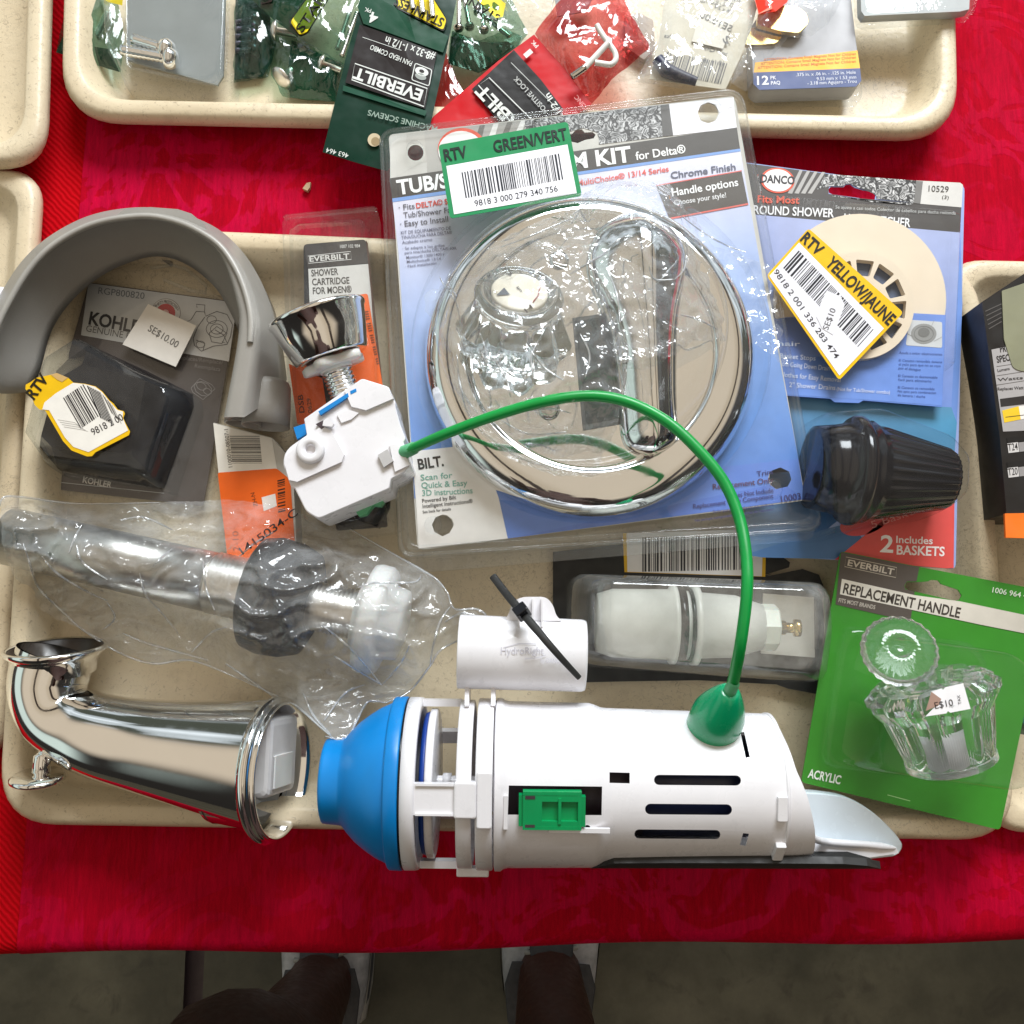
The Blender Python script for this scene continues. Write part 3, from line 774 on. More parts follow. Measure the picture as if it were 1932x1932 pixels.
mo = bo.modifiers.new('cut', 'BOOLEAN'); mo.object = co; mo.operation = 'DIFFERENCE'; mo.solver = 'EXACT'
dg = bpy.context.evaluated_depsgraph_get(); dg.update()
me = bpy.data.meshes.new_from_object(bo.evaluated_get(dg)); bo.modifiers.clear(); bo.data = me
bpy.data.objects.remove(co)
for p in bo.data.polygons: p.use_smooth = True
try: bo.data.set_sharp_from_angle(angle=R(38))
except Exception: pass
# dark core added inside the barrel; the slots' shade is in its colour
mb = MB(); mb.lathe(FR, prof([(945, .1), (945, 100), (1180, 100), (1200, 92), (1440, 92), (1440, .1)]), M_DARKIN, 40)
mb.lathe(FR, prof([(1205, 93), (1400, 93)]), plain('slot_shade_blue', (.012, .018, .06), .35), 40); mb.build('slot_shade_core', fv)
# flat floor and rim of the scoop end
mb = MB()
sc = [(1500, 1508), (1560, 1506), (1605, 1514), (1652, 1545), (1696, 1590), (1650, 1594), (1545, 1588), (1512, 1570)]
M_SCOOP = plain('pale_blue_white_plastic', (.66, .74, .80), .25, var=.03)
def scoop_z(u, v): return ZC - 66 * K
tg = rp([(1478, 1494), (1545, 1496), (1600, 1503), (1648, 1530), (1692, 1574), (1707, 1597), (1694, 1616), (1640, 1622), (1560, 1618), (1478, 1612)], [0, 10, 20, 26, 22, 14, 14, 10, 10, 0], 5)
tw = [P(u, v, ZC - 66 * K) for u, v in tg]; tcn = sum(tw, Vector()) / len(tw)
mb.loft([[p + Vector((0, 0, -.012)) for p in tw], [p + Vector((0, 0, -.002)) for p in tw], [tcn + (p - tcn) * .985 + Vector((0, 0, -.0005)) for p in tw], [tcn + (p - tcn) * .96 for p in tw]], M_SCOOP, True, True)
mb.build('scoop_floor', fv)
mb = MB(); rim = spline([(1462, 1392), (1478, 1440), (1494, 1490), (1508, 1530), (1520, 1564), (1540, 1584), (1580, 1590), (1640, 1594), (1690, 1600)], 5)
zr_ = lambda u: ZC + (80 if u < 1500 else 80 - min(1, (u - 1500) / 60) * 118) * K
mb.tube([P(u, v, zr_(u)) for u, v in rim], [7 * K] * (len(rim) - 3) + [5.5 * K, 4 * K, 2 * K], M_WHITE, 12)
wl_ = [P(u, v, ZC - 40 * K) for u, v in ((1500, 1580), (1545, 1588), (1640, 1595), (1692, 1601), (1696, 1610), (1640, 1618), (1500, 1616))]; mb.prism(wl_, .010, M_WHITE)
mb.build('scoop_rim', fv)
mb = MB(); f = FR
for x, y, z in ((1437, -20, 126), (1440, -97, 88)):
    a = math.atan2(z, y); Yd = f[2] * math.cos(a) + f[3] * math.sin(a); Td = f[3] * math.cos(a) - f[2] * math.sin(a); r = math.hypot(y, z)
    mb.box((f[0], f[1], Td, Yd), (x - 8 - 612) * K, (x + 10 - 612) * K, -22 * K, 22 * K, (r - 4) * K, (r + 11) * K, M_WHITE, .0006)
mb.build('catch', fv)
# end band (seam ring at the right)
mb = MB(); arc([(1447, 131), (1448, 134.5), (1453, 134.5), (1454, 131)], M_WHITE, mb, -30, 170, 40); mb.build('end_band', fv)
# black strip along the lower side
mb = MB()
xs = [(1112, 166, 172), (1150, 148, 186), (1250, 147, 194), (1400, 147, 198), (1560, 148, 200), (1606, 152, 198), (1640, 164, 186)]
rings = []
for x, a0, a1 in xs:
    ro = 150 - (x - 1112) * .008; ring = []
    for k in range(9): a = R(a0 + (a1 - a0) * k / 8); ring.append(L2(x - 612, ro * math.cos(a), ro * math.sin(a)))
    for k in range(9): a = R(a1 + (a0 - a1) * k / 8); ring.append(L2(x - 612, (ro - 13) * math.cos(a), (ro - 13) * math.sin(a)))
    rings.append(ring)
mb.loft(rings, M_MATTEBLACK, True, True, False); mb.build('black_strip', fv)
# green slider
sl = MB(); a = R(99); Yd = FR[2] * math.cos(a) + FR[3] * math.sin(a); Td = FR[3] * math.cos(a) - FR[2] * math.sin(a); rr = 150
fs = (FR[0] + Yd * (rr * K), FR[1], -Td, Yd)
def sb(x0, x1, y0, y1, z0, z1, m=M_GREEN, b=0): sl.box(fs, (x0 - 612) * K, (x1 - 612) * K, y0 * K, y1 * K, z0 * K, z1 * K, m, b)
yo = 0
sb(985, 1086, -33 + yo, -27 + yo, -6, 9); sb(985, 1086, 27 + yo, 33 + yo, -6, 9); sb(985, 1018, -27 + yo, 27 + yo, -6, 8.7); sb(1080, 1086, -27 + yo, 27 + yo, -6, 8.8)
sb(1018, 1080, -27 + yo, -18 + yo, -6, 8.5); sb(1018, 1080, 16 + yo, 27 + yo, -6, 8.5); sb(1018, 1080, -18 + yo, 16 + yo, -8, 1); sb(1046, 1051, -22 + yo, 22 + yo, 1.2, 11)
sb(978, 985, -28 + yo, 26 + yo, -8, 5); sb(1086, 1093, -28 + yo, 24 + yo, -8, 5)
sb(989, 1006, 20 + yo, 26 + yo, 8.9, 9.2, M_DARKIN); sb(989, 1006, -29 + yo, -24 + yo, 8.9, 9.2, M_DARKIN)
so = sl.build('slider', fv)
sl = MB(); sb(952, 959, -34, 24, -2, 5, M_WHITE); sb(1030, 1136, -40, -32, -4, 2, M_WHITE); sl.build('slider_rail', fv)
# tee tube behind the cage, on two legs
TZ = .066
T0, T1 = P(866, 1229, TZ), P(1104, 1237, TZ); TF = axis_frame(T0, T1); TL = (T1 - T0).length
mb = MB(); rt = 69 * K
mb.lathe(TF, [(0, rt * .9), (0, rt), (.0006, rt * 1.01), (TL * .96, rt * .985), (TL - .0012, rt * .975), (TL, rt * .95), (TL, rt * .86), (.001, rt * .9)], M_WHITE, 56)
tt = mb.build('refill_tube', fv)
mb = MB()
for u in (882, 931):
    a, b = P(u, 1290, ZC + .005), P(u, 1340, ZC + .012)
    mb.box(axis_frame(a, b), -.004, (b - a).length, -4 * K, 4 * K, -.012, .005, M_WHITE)
mb.build('bracket', fv)
mb = MB()
tab = roundpoly([(952, 1170), (960, 1158), (966, 1136), (985, 1126), (1030, 1126), (1043, 1140), (1050, 1163), (1062, 1172)], 10, 4)
mb.prism([P(p.x, p.y, TZ + .008) for p in tab], .004, M_WHITE)
for u in (979, 1005, 1022): mb.box(flat_frame(Plane(TZ + .008), (u, 1165)), -1.6 * K, 1.6 * K, -18 * K, 34 * K, 0, .005, M_WHITE)
mb.build('tube_ear', tt)
# raised brand on the tube
pl = Plane(TZ + rt + .0001, gy=-.12, c=(985, 1228)); mb = MB(); emb = (198, 196, 206)
mb.text('HydroRight', (945, 1234), (1026, 1234), 14, pl, 1, emb, .0, m=M_PRINT); mb.text('by DANCO', (1020, 1250), (1062, 1252), 9, pl, 1, emb, .0)
mb.stroke([(950, 1222), (980, 1214), (1012, 1215)], 1.2, pl, 1, emb); mb.stroke([(990, 1243), (1015, 1241), (1030, 1236)], 1.2, pl, 1, emb)
mb.build('embossed_brand', tt)
zt = MB(); pa = spline([(930, 1087, .060), (955, 1120, .070), (980, 1150, .084), (1010, 1185, .093), (1050, 1232, .094), (1093, 1279, .085)], 5)
pts = [P(*p) for p in pa]; n = len(pts); rr_ = [.0019 - (.0007 if i > n * .55 else 0) * (i - n * .55) / (n * .45) for i in range(n)]
zt.tube(pts, rr_, M_MATTEBLACK, 10, ky=.5)
a = P(981, 1150, .0855); b = P(1001, 1176, .0905); f = axis_frame(a, b); zt.box(f, -.0005, .0048, -.0032, .0032, -.002, .0042, M_BLACK, .0008)
zt.build('zip_tie', fv)
# green dome where the cable enters
d0 = P(1354, 1352, ZC + .024); d1 = P(1377, 1304, ZC + .040); DF = axis_frame(d0, d1); DL = (d1 - d0).length; kd = mpp(1355, 1350, .085)
mb = MB(); mb.lathe(DF, [(-DL * .5, 50 * kd), (-DL * .12, 51 * kd), (DL * .1, 50 * kd), (DL * .35, 44 * kd), (DL * .6, 36 * kd), (DL * .85, 26 * kd), (DL * .97, 20 * kd), (DL, 17 * kd), (DL, 9 * kd)], plain('bright_green_plastic', (.0, .36, .15), .25, coat=.3), 44)
mb.build('cable_boot', fv)
mb = MB(); mb.lathe(DF, [(DL * .9, 12 * kd), (DL * 1.05, 12 * kd), (DL * 1.3, 11 * kd), (DL * 1.36, 8 * kd)], M_MINT, 24); mb.build('ferrule', fv)
cp = spline([(1378, 1300, .100), (1385, 1278, .106), (1398, 1210, .118), (1409, 1120, .121), (1408, 1050, .118), (1394, 975, .113), (1362, 903, .110), (1305, 836, .108), (1250, 790, .106), (1180, 757, .104), (1110, 747, .102), (1030, 757, .100), (940, 782, .094), (850, 815, .085), (790, 841, .074), (764, 853, .066)], 6)
mb = MB(); mb.tube([P(*p) for p in cp], .00255, M_CABLE, 14); mb.build('cable', fv)
mb = MB(); a, b = P(782, 845, .071), P(752, 858, .062); f = axis_frame(a, b); L = (b - a).length; mb.lathe(f, [(0, .0022), (.0002, .0031), (L * .5, .0033), (L, .0036)], M_MINT, 20, True); mb.build('ferrule', fv)
# white cable box under the button
BZ = .066
bx = [RE(p) for p in ((296, 1262), (618, 1038), (766, 1084), (782, 1130), (803, 1172), (803, 1196), (832, 1300), (860, 1372), (848, 1392), (888, 1520), (845, 1560), (778, 1596), (768, 1648), (375, 1816), (308, 1776), (246, 1650), (222, 1632), (180, 1520), (186, 1460), (214, 1420), (312, 1352))]
bx = [tuple(p) for p in roundpoly(bx, [2, 4, 5, 2, 2, 2, 2, 3, 2, 4, 3, 3, 3, 6, 8, 2, 3, 8, 10, 8, 2], 2)]
bxm = MB(); pl = Plane(BZ); top = W(bx, pl)
c0 = sum(top, Vector()) / len(top)
r1 = [c0 + (p - c0) * .982 for p in top]; rings = [[p + Vector((0, 0, -.030)) for p in top], [p + Vector((0, 0, -.0012)) for p in top], [c0 + (p - c0) * .994 + Vector((0, 0, -.0003)) for p in top], r1]
bxm.loft(rings[:-1][::1] + [r1], M_WHITE, True, False, False); bxm.poly(r1, M_WHITE)
def eb(pts, z0, z1, m, mbx): mbx.prism([P(*RE(p), z1) for p in pts], z1 - z0, m)
eb([(330, 1345), (400, 1300), (450, 1330), (520, 1460), (505, 1500), (260, 1610), (215, 1600), (190, 1510), (205, 1460)], BZ - .001, BZ + .0022, M_WHITE, bxm)
eb([(520, 1105), (620, 1045), (760, 1090), (792, 1150), (640, 1215), (560, 1195)], BZ - .001, BZ + .0022, M_WHITE, bxm)
eb([(480, 1240), (540, 1210), (600, 1230), (560, 1265), (505, 1285)], BZ - .001, BZ + .0012, M_WHITE, bxm)
eb([(770, 1405), (815, 1400), (885, 1515), (800, 1555)], BZ - .001, BZ + .0014, M_WHITE, bxm)
cb = bxm.build('cable_box', fv)
mb = MB(); o = P(*RE((338, 1437)), BZ + .002); f = (o, Vector((0, 0, 1)), Vector((1, 0, 0)), Vector((0, 1, 0))); kk = mpp(590, 850, BZ) * .3418
mb.lathe(f, [(0, 78 * kk), (.0026, 76 * kk), (.0034, 70 * kk), (.0034, 34 * kk), (.002, 26 * kk), (-.002, 25 * kk)], M_WHITE, 36); mb.lathe(f, [(-.0001, 26 * kk), (-.0001, .00001)], M_DARKIN, 20); mb.build('boss', cb)
for pts, m in (([(377, 1222), (540, 1120), (545, 1140), (388, 1243)], M_BLUE), ([(552, 1110), (585, 1095), (588, 1112), (556, 1128)], M_BLUE), ([(362, 1292), (430, 1258), (438, 1285), (395, 1320)], M_DARKIN), ([(705, 1462), (758, 1430), (792, 1495), (738, 1530)], M_LGREY)):
    mb = MB(); mb.prism([P(*RE(p), BZ + .0024) for p in pts], .002, m); mb.build('slot', cb)
mb = MB(); mb.prism([P(*RE(p), BZ + .0045) for p in ((405, 1272), (430, 1256), (462, 1290), (450, 1306), (400, 1300))], .003, M_WHITE)
mb.build('catch', cb)
mb = MB(); mb.prism([P(*RE(p), BZ - .012) for p in ((240, 1310), (300, 1290), (345, 1330), (260, 1375))], .008, M_BLUE); mb.build('blue_tab', cb)
mb = MB(); mb.prism([P(*p, BZ - .022) for p in [RE(q) for q in ((580, 1770), (610, 1745), (650, 1738), (700, 1700), (738, 1720), (720, 1745), (680, 1740), (640, 1790), (600, 1800))]], .006, M_MINT); mb.build('green_tab', cb)
# threaded neck, wing nut and chrome push button (axis lies almost flat, pointing up the picture)
N0, N1 = P(*RE((520, 1110)), .050), P(*RE((352, 640)), .058); NF = axis_frame(N0, N1); NL = (N1 - N0).length; kn = NL / math.hypot(168, 470)
mb = MB(); pr = []
for i in range(0, 8): pr += [(i * 24 * kn - .002, 70 * kn), (i * 24 * kn + 8 * kn - .002, 86 * kn), (i * 24 * kn + 16 * kn - .002, 86 * kn)]
mb.lathe(NF, pr, M_CHROME, 28); mb.build('threaded_neck', fv)
mb = MB(); x0 = 138 * kn; wing = lambda a, x: .22 * max(0, math.cos(3 * a)) ** 3 + (.0)
mb.lathe(NF, [(x0, 60 * kn), (x0, 165 * kn), (x0 + 8 * kn, 172 * kn), (x0 + 42 * kn, 172 * kn), (x0 + 50 * kn, 160 * kn), (x0 + 50 * kn, 70 * kn)], M_WHITE2, 60, flute=lambda a, x: .16 * math.cos(5 * a) - .05, a0=.3)
mb.lathe(NF, [(x0 - 14 * kn, 60 * kn), (x0 - 14 * kn, 92 * kn), (x0 + 4 * kn, 96 * kn)], M_WHITE2, 40); mb.build('wing_nut', fv)
mb = MB(); xb = 205 * kn
mb.lathe(NF, [(xb - 6 * kn, 150 * kn), (xb - 10 * kn, 196 * kn), (xb - 4 * kn, 204 * kn), (xb + 5 * kn, 210 * kn), (xb + 120 * kn, 243 * kn), (xb + 222 * kn, 268 * kn), (xb + 230 * kn, 276 * kn), (xb + 240 * kn, 279 * kn), (xb + 252 * kn, 276 * kn), (xb + 258 * kn, 262 * kn), (xb + 262 * kn, 250 * kn), (xb + 268 * kn, 150 * kn), (xb + 270 * kn, .0001)], M_CHROME, 72)
mb.lathe(NF, [(xb - 6 * kn, 150 * kn), (xb + 30 * kn, 140 * kn), (xb + 30 * kn, 20 * kn)], M_STEEL, 40); mb.build('push_button', fv)

# ================================================================== GREY ARCHED RUBBER COLLAR
g = thing('rubber_collar', 'grey rubber arch standing on edge around the dark blister pack at the left', 'collar', P(270, 600, ZT))
fi = RD((110, 1190), (165, 1170), (230, 1070), (300, 830), (420, 650), (600, 500), (800, 410), (950, 390), (1100, 440), (1250, 560), (1340, 700), (1400, 850), (1400, 1000), (1330, 1330))
li = RD((-60, 1150), (-50, 960), (5, 810), (60, 690), (180, 490), (330, 335), (560, 215), (830, 172), (1000, 195), (1150, 260), (1290, 380), (1382, 640), (1396, 850), (1310, 1330))
lo = RD((-75, 1150), (-66, 950), (-12, 800), (45, 680), (167, 478), (320, 322), (552, 200), (830, 155), (1010, 178), (1172, 240), (1325, 350), (1452, 560), (1502, 850), (1430, 1330))
fo = RD((-150, 1150), (-140, 940), (-80, 760), (20, 620), (140, 440), (310, 290), (552, 170), (850, 130), (1050, 160), (1250, 240), (1430, 400), (1590, 660), (1650, 900), (1680, 1110))
N = 70
def dense(pts, n=N):
    s = spline(pts, 8); L = [0]
    for a, b in zip(s, s[1:]): L.append(L[-1] + math.hypot(b[0] - a[0], b[1] - a[1]))
    out = []
    for i in range(n):
        d = L[-1] * i / (n - 1); k = max(j for j in range(len(L)) if L[j] <= d + 1e-9); k = min(k, len(s) - 2)
        f = (d - L[k]) / max(1e-9, L[k + 1] - L[k]); out.append((s[k][0] + (s[k + 1][0] - s[k][0]) * f, s[k][1] + (s[k + 1][1] - s[k][1]) * f))
    return out
fi, li, lo, fo = dense(fi), dense(li), dense(lo), dense(fo)
Z0, Z1 = .010, .058
rows = []
def mixp(a, b, f): return [p.lerp(q, f) for p, q in zip(a, b)]
def zfoot(u, v): return Z0 + (.0295 - Z0) * max(0, min(1, (455 - u) / 60)) if v < 640 or u < 300 else Z0
A = [P(u, v, zfoot(u, v)) for u, v in fi]; B = [P(u, v, Z1) for u, v in li]; Cc = [P(u, v, Z1) for u, v in lo]; D = [P(u, v, zfoot(u, v)) for u, v in fo]
cen = P(275, 640, Z0)
def bulge(row, f, amt):
    return [p + Vector(((p.x - cen.x), (p.y - cen.y), 0)).normalized() * amt for p in row]
ring_rows = [mixp(A, D, .06), A, bulge(mixp(A, B, .15), 0, .0012), bulge(mixp(A, B, .4), 0, .003), bulge(mixp(A, B, .7), 0, .003), bulge(mixp(A, B, .93), 0, .001), B,
             [p + Vector((0, 0, .0007)) for p in mixp(B, Cc, .3)], [p + Vector((0, 0, .0007)) for p in mixp(B, Cc, .7)], Cc, bulge(mixp(Cc, D, .2), 0, .001), bulge(mixp(Cc, D, .6), 0, .004), D, mixp(A, D, .94)]
mb = MB(); mb.loft([[r[i] for r in ring_rows] for i in range(N)], M_GREY, True, True)
mb.build('arch_wall', g)
mb = MB(); mid = [b.lerp(c, .72) + Vector((0, 0, .0012)) for b, c in zip(B, Cc)]; mb.tube(mid[3:-10], .0016, plain('grey_bead', (.38, .365, .335), .35), 8); mb.build('lip_bead', g)
mb = MB(); tb = RD((590, 212), (735, 108), (880, 100), (1040, 112), (1120, 138), (1190, 195), (1235, 275), (1150, 225), (1000, 172), (830, 150), (700, 165))
mb.prism([P(u, v, .050) for u, v in tb], .020, M_GREY); mb.build('top_tab', g)
mb = MB(); tb = RD((915, 378), (950, 378), (1005, 420), (985, 432), (930, 400)); mb.prism([P(u, v, .016) for u, v in tb], .004, M_GREY); mb.build('inner_nib', g)
mb = MB(); a = P(*RD((1580, 1110)), .034); b = P(*RD((1555, 1385)), .034); f = axis_frame(a, b); L = (b - a).length; kr = mpp(500, 780, .034) * .3223
mb.lathe(f, [(0, 20 * kr), (.0004, 90 * kr), (.0014, 112 * kr), (.004, 125 * kr), (L * .6, 134 * kr), (L, 138 * kr), (L, 126 * kr), (L * .3, 118 * kr)], M_GREY, 44, True)
mb.lathe(f, [(L * .8, 124 * kr), (L * .8, .0001)], M_DARKIN, 30); mb.build('outlet_stub', g)
a = P(*RD((1430, 1290)), .030); b = P(*RD((1420, 1372)), .030); f = axis_frame(a, b); L = (b - a).length
mb = MB(); mb.lathe(f, [(-.004, 100 * kr), (L, 106 * kr), (L, 94 * kr), (0, 90 * kr)], M_GREY, 36); mb.lathe(f, [(L * .6, 92 * kr), (L * .6, .0001)], M_DARKIN, 24); mb.build('outlet_stub', g)

# ================================================================== BLISTER PACK: TUB AND SHOWER TRIM KIT
WHITE = (244, 243, 246); DK = (74, 70, 66); RED = (226, 78, 62); INK = (40, 42, 52)
kz = .040
KP = Plane(kz)
kit = thing('trim_kit_pack', 'big clear blister pack with round chrome plate and lever on a blue card', 'blister pack', P(1130, 620, .028))
card_q = [(733, 254), (1386, 181), (1520, 944), (788, 1038)]
card = [tuple(p) for p in roundpoly(card_q, [10, 14, 10, 14], 4)]
hole = lambda c, r: W(circ(c, r, n=20), KP)
mb = MB()
slot_h = [(1055, 262), (1062, 254), (1080, 252), (1086, 245), (1098, 244), (1103, 250), (1118, 249), (1124, 254), (1120, 261), (1104, 264), (1090, 270)]
mb.prism(W(card, KP), .0006, M_PAPER, [hole((784, 288), 15)[::-1], hole((835, 992), 20)[::-1], hole((1472, 903), 21)[::-1], hole((1336, 213), 19)[::-1], W(slot_h, KP)])
mb.build('backing_card', kit)
pr = MB()
def hp(a, b, c, d): return [a, b, c, d]
tl, tr = (734, 256), (1385, 183)
# photo band, left light grey, right white
def cutpoly(pts, *a, **k): pr.px(pts, KP, *a, **k)
cutpoly([(736, 262), (738, 258), (767, 252), (764, 292), (770, 305), (798, 306), (736, 338)], 0, (208, 205, 198), cols=[(214, 212, 206), (214, 212, 206), (205, 202, 196), (200, 197, 190), (200, 197, 190), (200, 197, 190), (214, 212, 206)])
cutpoly([(767, 252), (800, 248), (806, 306), (798, 306), (803, 290), (800, 276), (790, 270), (776, 271), (766, 280)], 0, (196, 192, 185))
cutpoly([(800, 248), (1052, 220), (1054, 300), (806, 331)], 0, (170, 166, 160), cols=[(190, 186, 180), (150, 146, 140), (140, 136, 130), (180, 176, 170)])
cutpoly([(736, 338), (798, 306.5), (806, 306.5), (806, 331)], 0, (205, 202, 196))
for k in range(5): cutpoly([(905 + k * 26, 237 - k * 3), (915 + k * 26, 236 - k * 3), (895 + k * 22, 320 - k * 3), (878 + k * 22, 322 - k * 3)], 1, (226, 224, 220) if k % 2 else (110, 106, 100))
cutpoly([(990, 227), (1262, 197), (1270, 256), (1130, 273), (1130, 262), (1126, 250), (1100, 242), (1084, 246), (1056, 254), (1060, 281), (994, 290)], 1, WHITE, m=M_PHOTO)
cutpoly([(1246, 199), (1262, 197), (1270, 256), (1250, 258)], 2, (88, 86, 84))
cutpoly([(1262, 197), (1384, 184), (1385, 200), (1357, 213), (1350, 198), (1336, 193), (1322, 199), (1316, 213), (1270, 256)], 1, (243, 241, 246))
cutpoly([(1270, 256), (1316, 213.5), (1322, 228), (1336, 233), (1350, 228), (1357, 213.5), (1385, 200.5), (1390, 242)], 1, (243, 241, 246))
cutpoly([(735, 337), (1390, 241), (1396, 281), (740, 375)], 2, DK)
cutpoly([(740, 375), (1396, 281), (1397, 286), (741, 382)], 2, (128, 165, 224))
# pale lavender to blue ground
rows = [(741, 382, 1397, 286, (228, 226, 240)), (752, 480, 1412, 372, (204, 210, 236)), (763, 650, 1438, 520, (160, 184, 230)), (771, 760, 1466, 655, (134, 168, 226)), (777, 850, 1490, 780, (112, 154, 220)), (782, 940, 1506, 866, (98, 143, 216))]
for (a, b, c, d, k0), (e, f, g_, h, k1) in zip(rows, rows[1:]): cutpoly([(a, b), (c, d), (g_, h), (e, f)], 1, k0, cols=[k0, k0, k1, k1])
cutpoly([(782, 940), (1506, 866), (1451, 893), (1449, 905), (1453, 915), (959, 1016)], 1, (104, 140, 218)); cutpoly([(1506, 866), (1518, 942), (1486, 918), (1493, 905), (1489, 890), (1472, 882), (1456, 888), (1451, 893)], 1, (104, 140, 218))
cutpoly([(959, 1016), (1453, 915), (1464, 923), (1486, 918), (1518, 942)], 1, (96, 130, 212))
cutpoly([(777, 852), (905, 838), (941, 940), (857, 990), (853, 980), (843, 972), (835, 971), (786, 960)], 3, (247, 243, 238)); cutpoly([(786, 960), (835, 971), (822, 976), (815, 990), (820, 1004), (835, 1012), (790, 1035)], 3, (247, 243, 238))
cutpoly([(790, 1035), (835, 1012), (848, 1006), (855, 994), (857, 990), (941, 940), (958, 1016)], 3, (247, 243, 238))
# ring logo half hidden under the sticker
cutpoly(circ((872, 282), 46, 40), 3, (228, 88, 62)); cutpoly(circ((870, 286), 43, 38), 4, (240, 238, 236))
T = lambda *a, **k: pr.text(a[0], a[1], a[2], a[3], KP, a[4], a[5], **k)
T('TUB/SHOWER', (751, 368), (985, 334), 28, 4, (250, 250, 248), bold=.03)
T('TRIM KIT', (1010, 329), (1192, 305), 30, 4, (250, 250, 248), bold=.03)
T('for Delta®', (1200, 303), (1294, 289), 16, 4, (250, 250, 248), bold=.016)
T('and MultiChoice® 13/14 Series', (1062, 356), (1262, 324), 11, 4, (232, 98, 86), bold=.015)
T('Chrome Finish', (1266, 338), (1388, 321), 13, 4, (92, 96, 116), bold=.018)
cutpoly([(1238, 352), (1399, 324), (1411, 384), (1262, 412)], 3, (84, 78, 72)); cutpoly([(1238, 350), (1399, 322), (1399, 324), (1238, 352)], 4, (226, 110, 100)); cutpoly([(1262, 412), (1411, 384), (1411.5, 387), (1262, 415)], 4, (226, 110, 100))
T('Handle options', (1268, 371), (1393, 351), 15, 4, (246, 246, 246), bold=.018); T('Choose your style!', (1272, 388), (1370, 373), 10, 4, (236, 236, 236), bold=.01)
G5 = (96, 94, 104)
T('· Fits', (753, 398), (783, 394), 11, 4, G5, bold=.006); T('DELTA® Single', (786, 394), (870, 382), 10.5, 4, RED, bold=.02)
T('Tub/Shower Faucet', (762, 412), (876, 399), 11, 4, G5, bold=.006); T('· Easy to Install', (756, 429), (846, 419), 11.5, 4, G5, bold=.006)
sm = [('KIT DE EQUIPAMIENTO DE', 757, 443, 851, 434, 6.5), ('TINA/DUCHA PARA DELTA®', 758, 452, 853, 442, 6.5), ('Acabado cromo', 759, 461, 816, 455, 6), ('· Se adapta a los grifos', 760, 472, 839, 466, 5.5), ('  para tina/ducha DELTA® 600,', 764, 480, 862, 471, 5.5), ('Monitor® 1300/1400 y', 767, 489, 839, 482, 5.5), ('Multichoice® 13/14', 768, 497, 832, 491, 5.5), ('· Fácil instalación', 765, 506, 824, 499, 5.5)]
for s_, a, b, c, d, h in sm: T(s_, (a, b), (c, d), h, 4, (112, 112, 136), bold=.006)
T('BILT.', (790, 886), (838, 879), 20, 5, (52, 46, 44), bold=.03)
for i, (s_, w) in enumerate((('Scan for', 60), ('Quick & Easy', 88), ('3D instructions', 98))): T(s_, (794 + i * 1.5, 907 + i * 14.5), (794 + w, 902 + i * 14.5), 11.5, 5, (120, 176, 160), bold=.012)
T('Powered by Bilt', (797, 949), (861, 942), 7.5, 5, (60, 58, 60)); T('Intelligent instructions®', (798, 959), (892, 949), 7.5, 5, (60, 58, 60)); T('See back for details', (798, 969), (851, 963), 5.5, 5, (70, 68, 70))
NV = (62, 62, 120)
for s_, a, b, c, d, h in (('Trim', 1428, 899, 1457, 895, 10), ('Replacement Only', 1345, 924, 1459, 911, 11), ('Does Not Include', 1377, 940, 1459, 929, 9), ('Replacement Valve Component', 1308, 960, 1459, 940, 9), ('Solo para reemplazo: no incluye', 1345, 968, 1459, 955, 5.5), ('No incluye componentes de valvula de repuesto', 1311, 985, 1459, 963, 5.5), ('10003', 1474, 948, 1511, 942, 13)):
    T(s_, (a, b), (c, d), h, 5, NV if h != 11 else (96, 62, 84), bold=.008)
pr.build('printed_artwork', kit)

# chrome escutcheon
esc = MB(); c = P(1112, 668, kz + .006); kf = mpp(1112, 668, kz + .01)
ef = (c, Vector((0, 0, 1)), Vector((1, 0, 0)), Vector((0, 1, 0)))
RX = 314 * kf
esc.lathe(ef, [(-.0055, RX), (-.001, RX * 1.0), (.0030, RX * .992), (.0065, RX * .972), (.0095, RX * .942), (.0113, RX * .905), (.0121, RX * .870), (.0122, RX * .84), (.0122, RX * .76), (.0121, RX * .75), (.0110, RX * .74), (.0105, RX * .725), (.0105, RX * .71), (.0105, RX * .2), (.0105, .0001)], M_CHROME, 96)
eo = esc.build('escutcheon', kit)
for u, v, r in ((1055, 490, 18), (1036, 772, 20)):
    mb = MB(); q = P(u, v, kz + .0178); f = (q, Vector((0, 0, 1)), Vector((1, 0, 0)), Vector((0, 1, 0))); k = mpp(u, v, kz)
    mb.lathe(f, [(-.0016, r * k), (-.001, r * k * 1.0), (.0005, r * k * .9), (.0012, r * k * .5), (.0005, .0001)], M_STEEL, 24); mb.build('screw_head', eo)
# black and white instruction strip showing under the clear handle
mb = MB(); ip = Plane(kz + .0172); st = [(1062, 590), (1160, 575), (1178, 840), (1080, 850)]
mb.prism(W([(1080, 600), (1150, 590), (1170, 800), (1100, 812)], ip), .0004, M_PRINT, col=lin((96, 96, 94))); mb.px([(1085, 606), (1146, 597), (1164, 790), (1106, 800)], ip, 1, (70, 72, 70)); mb.build('instruction_leaflet', kit)
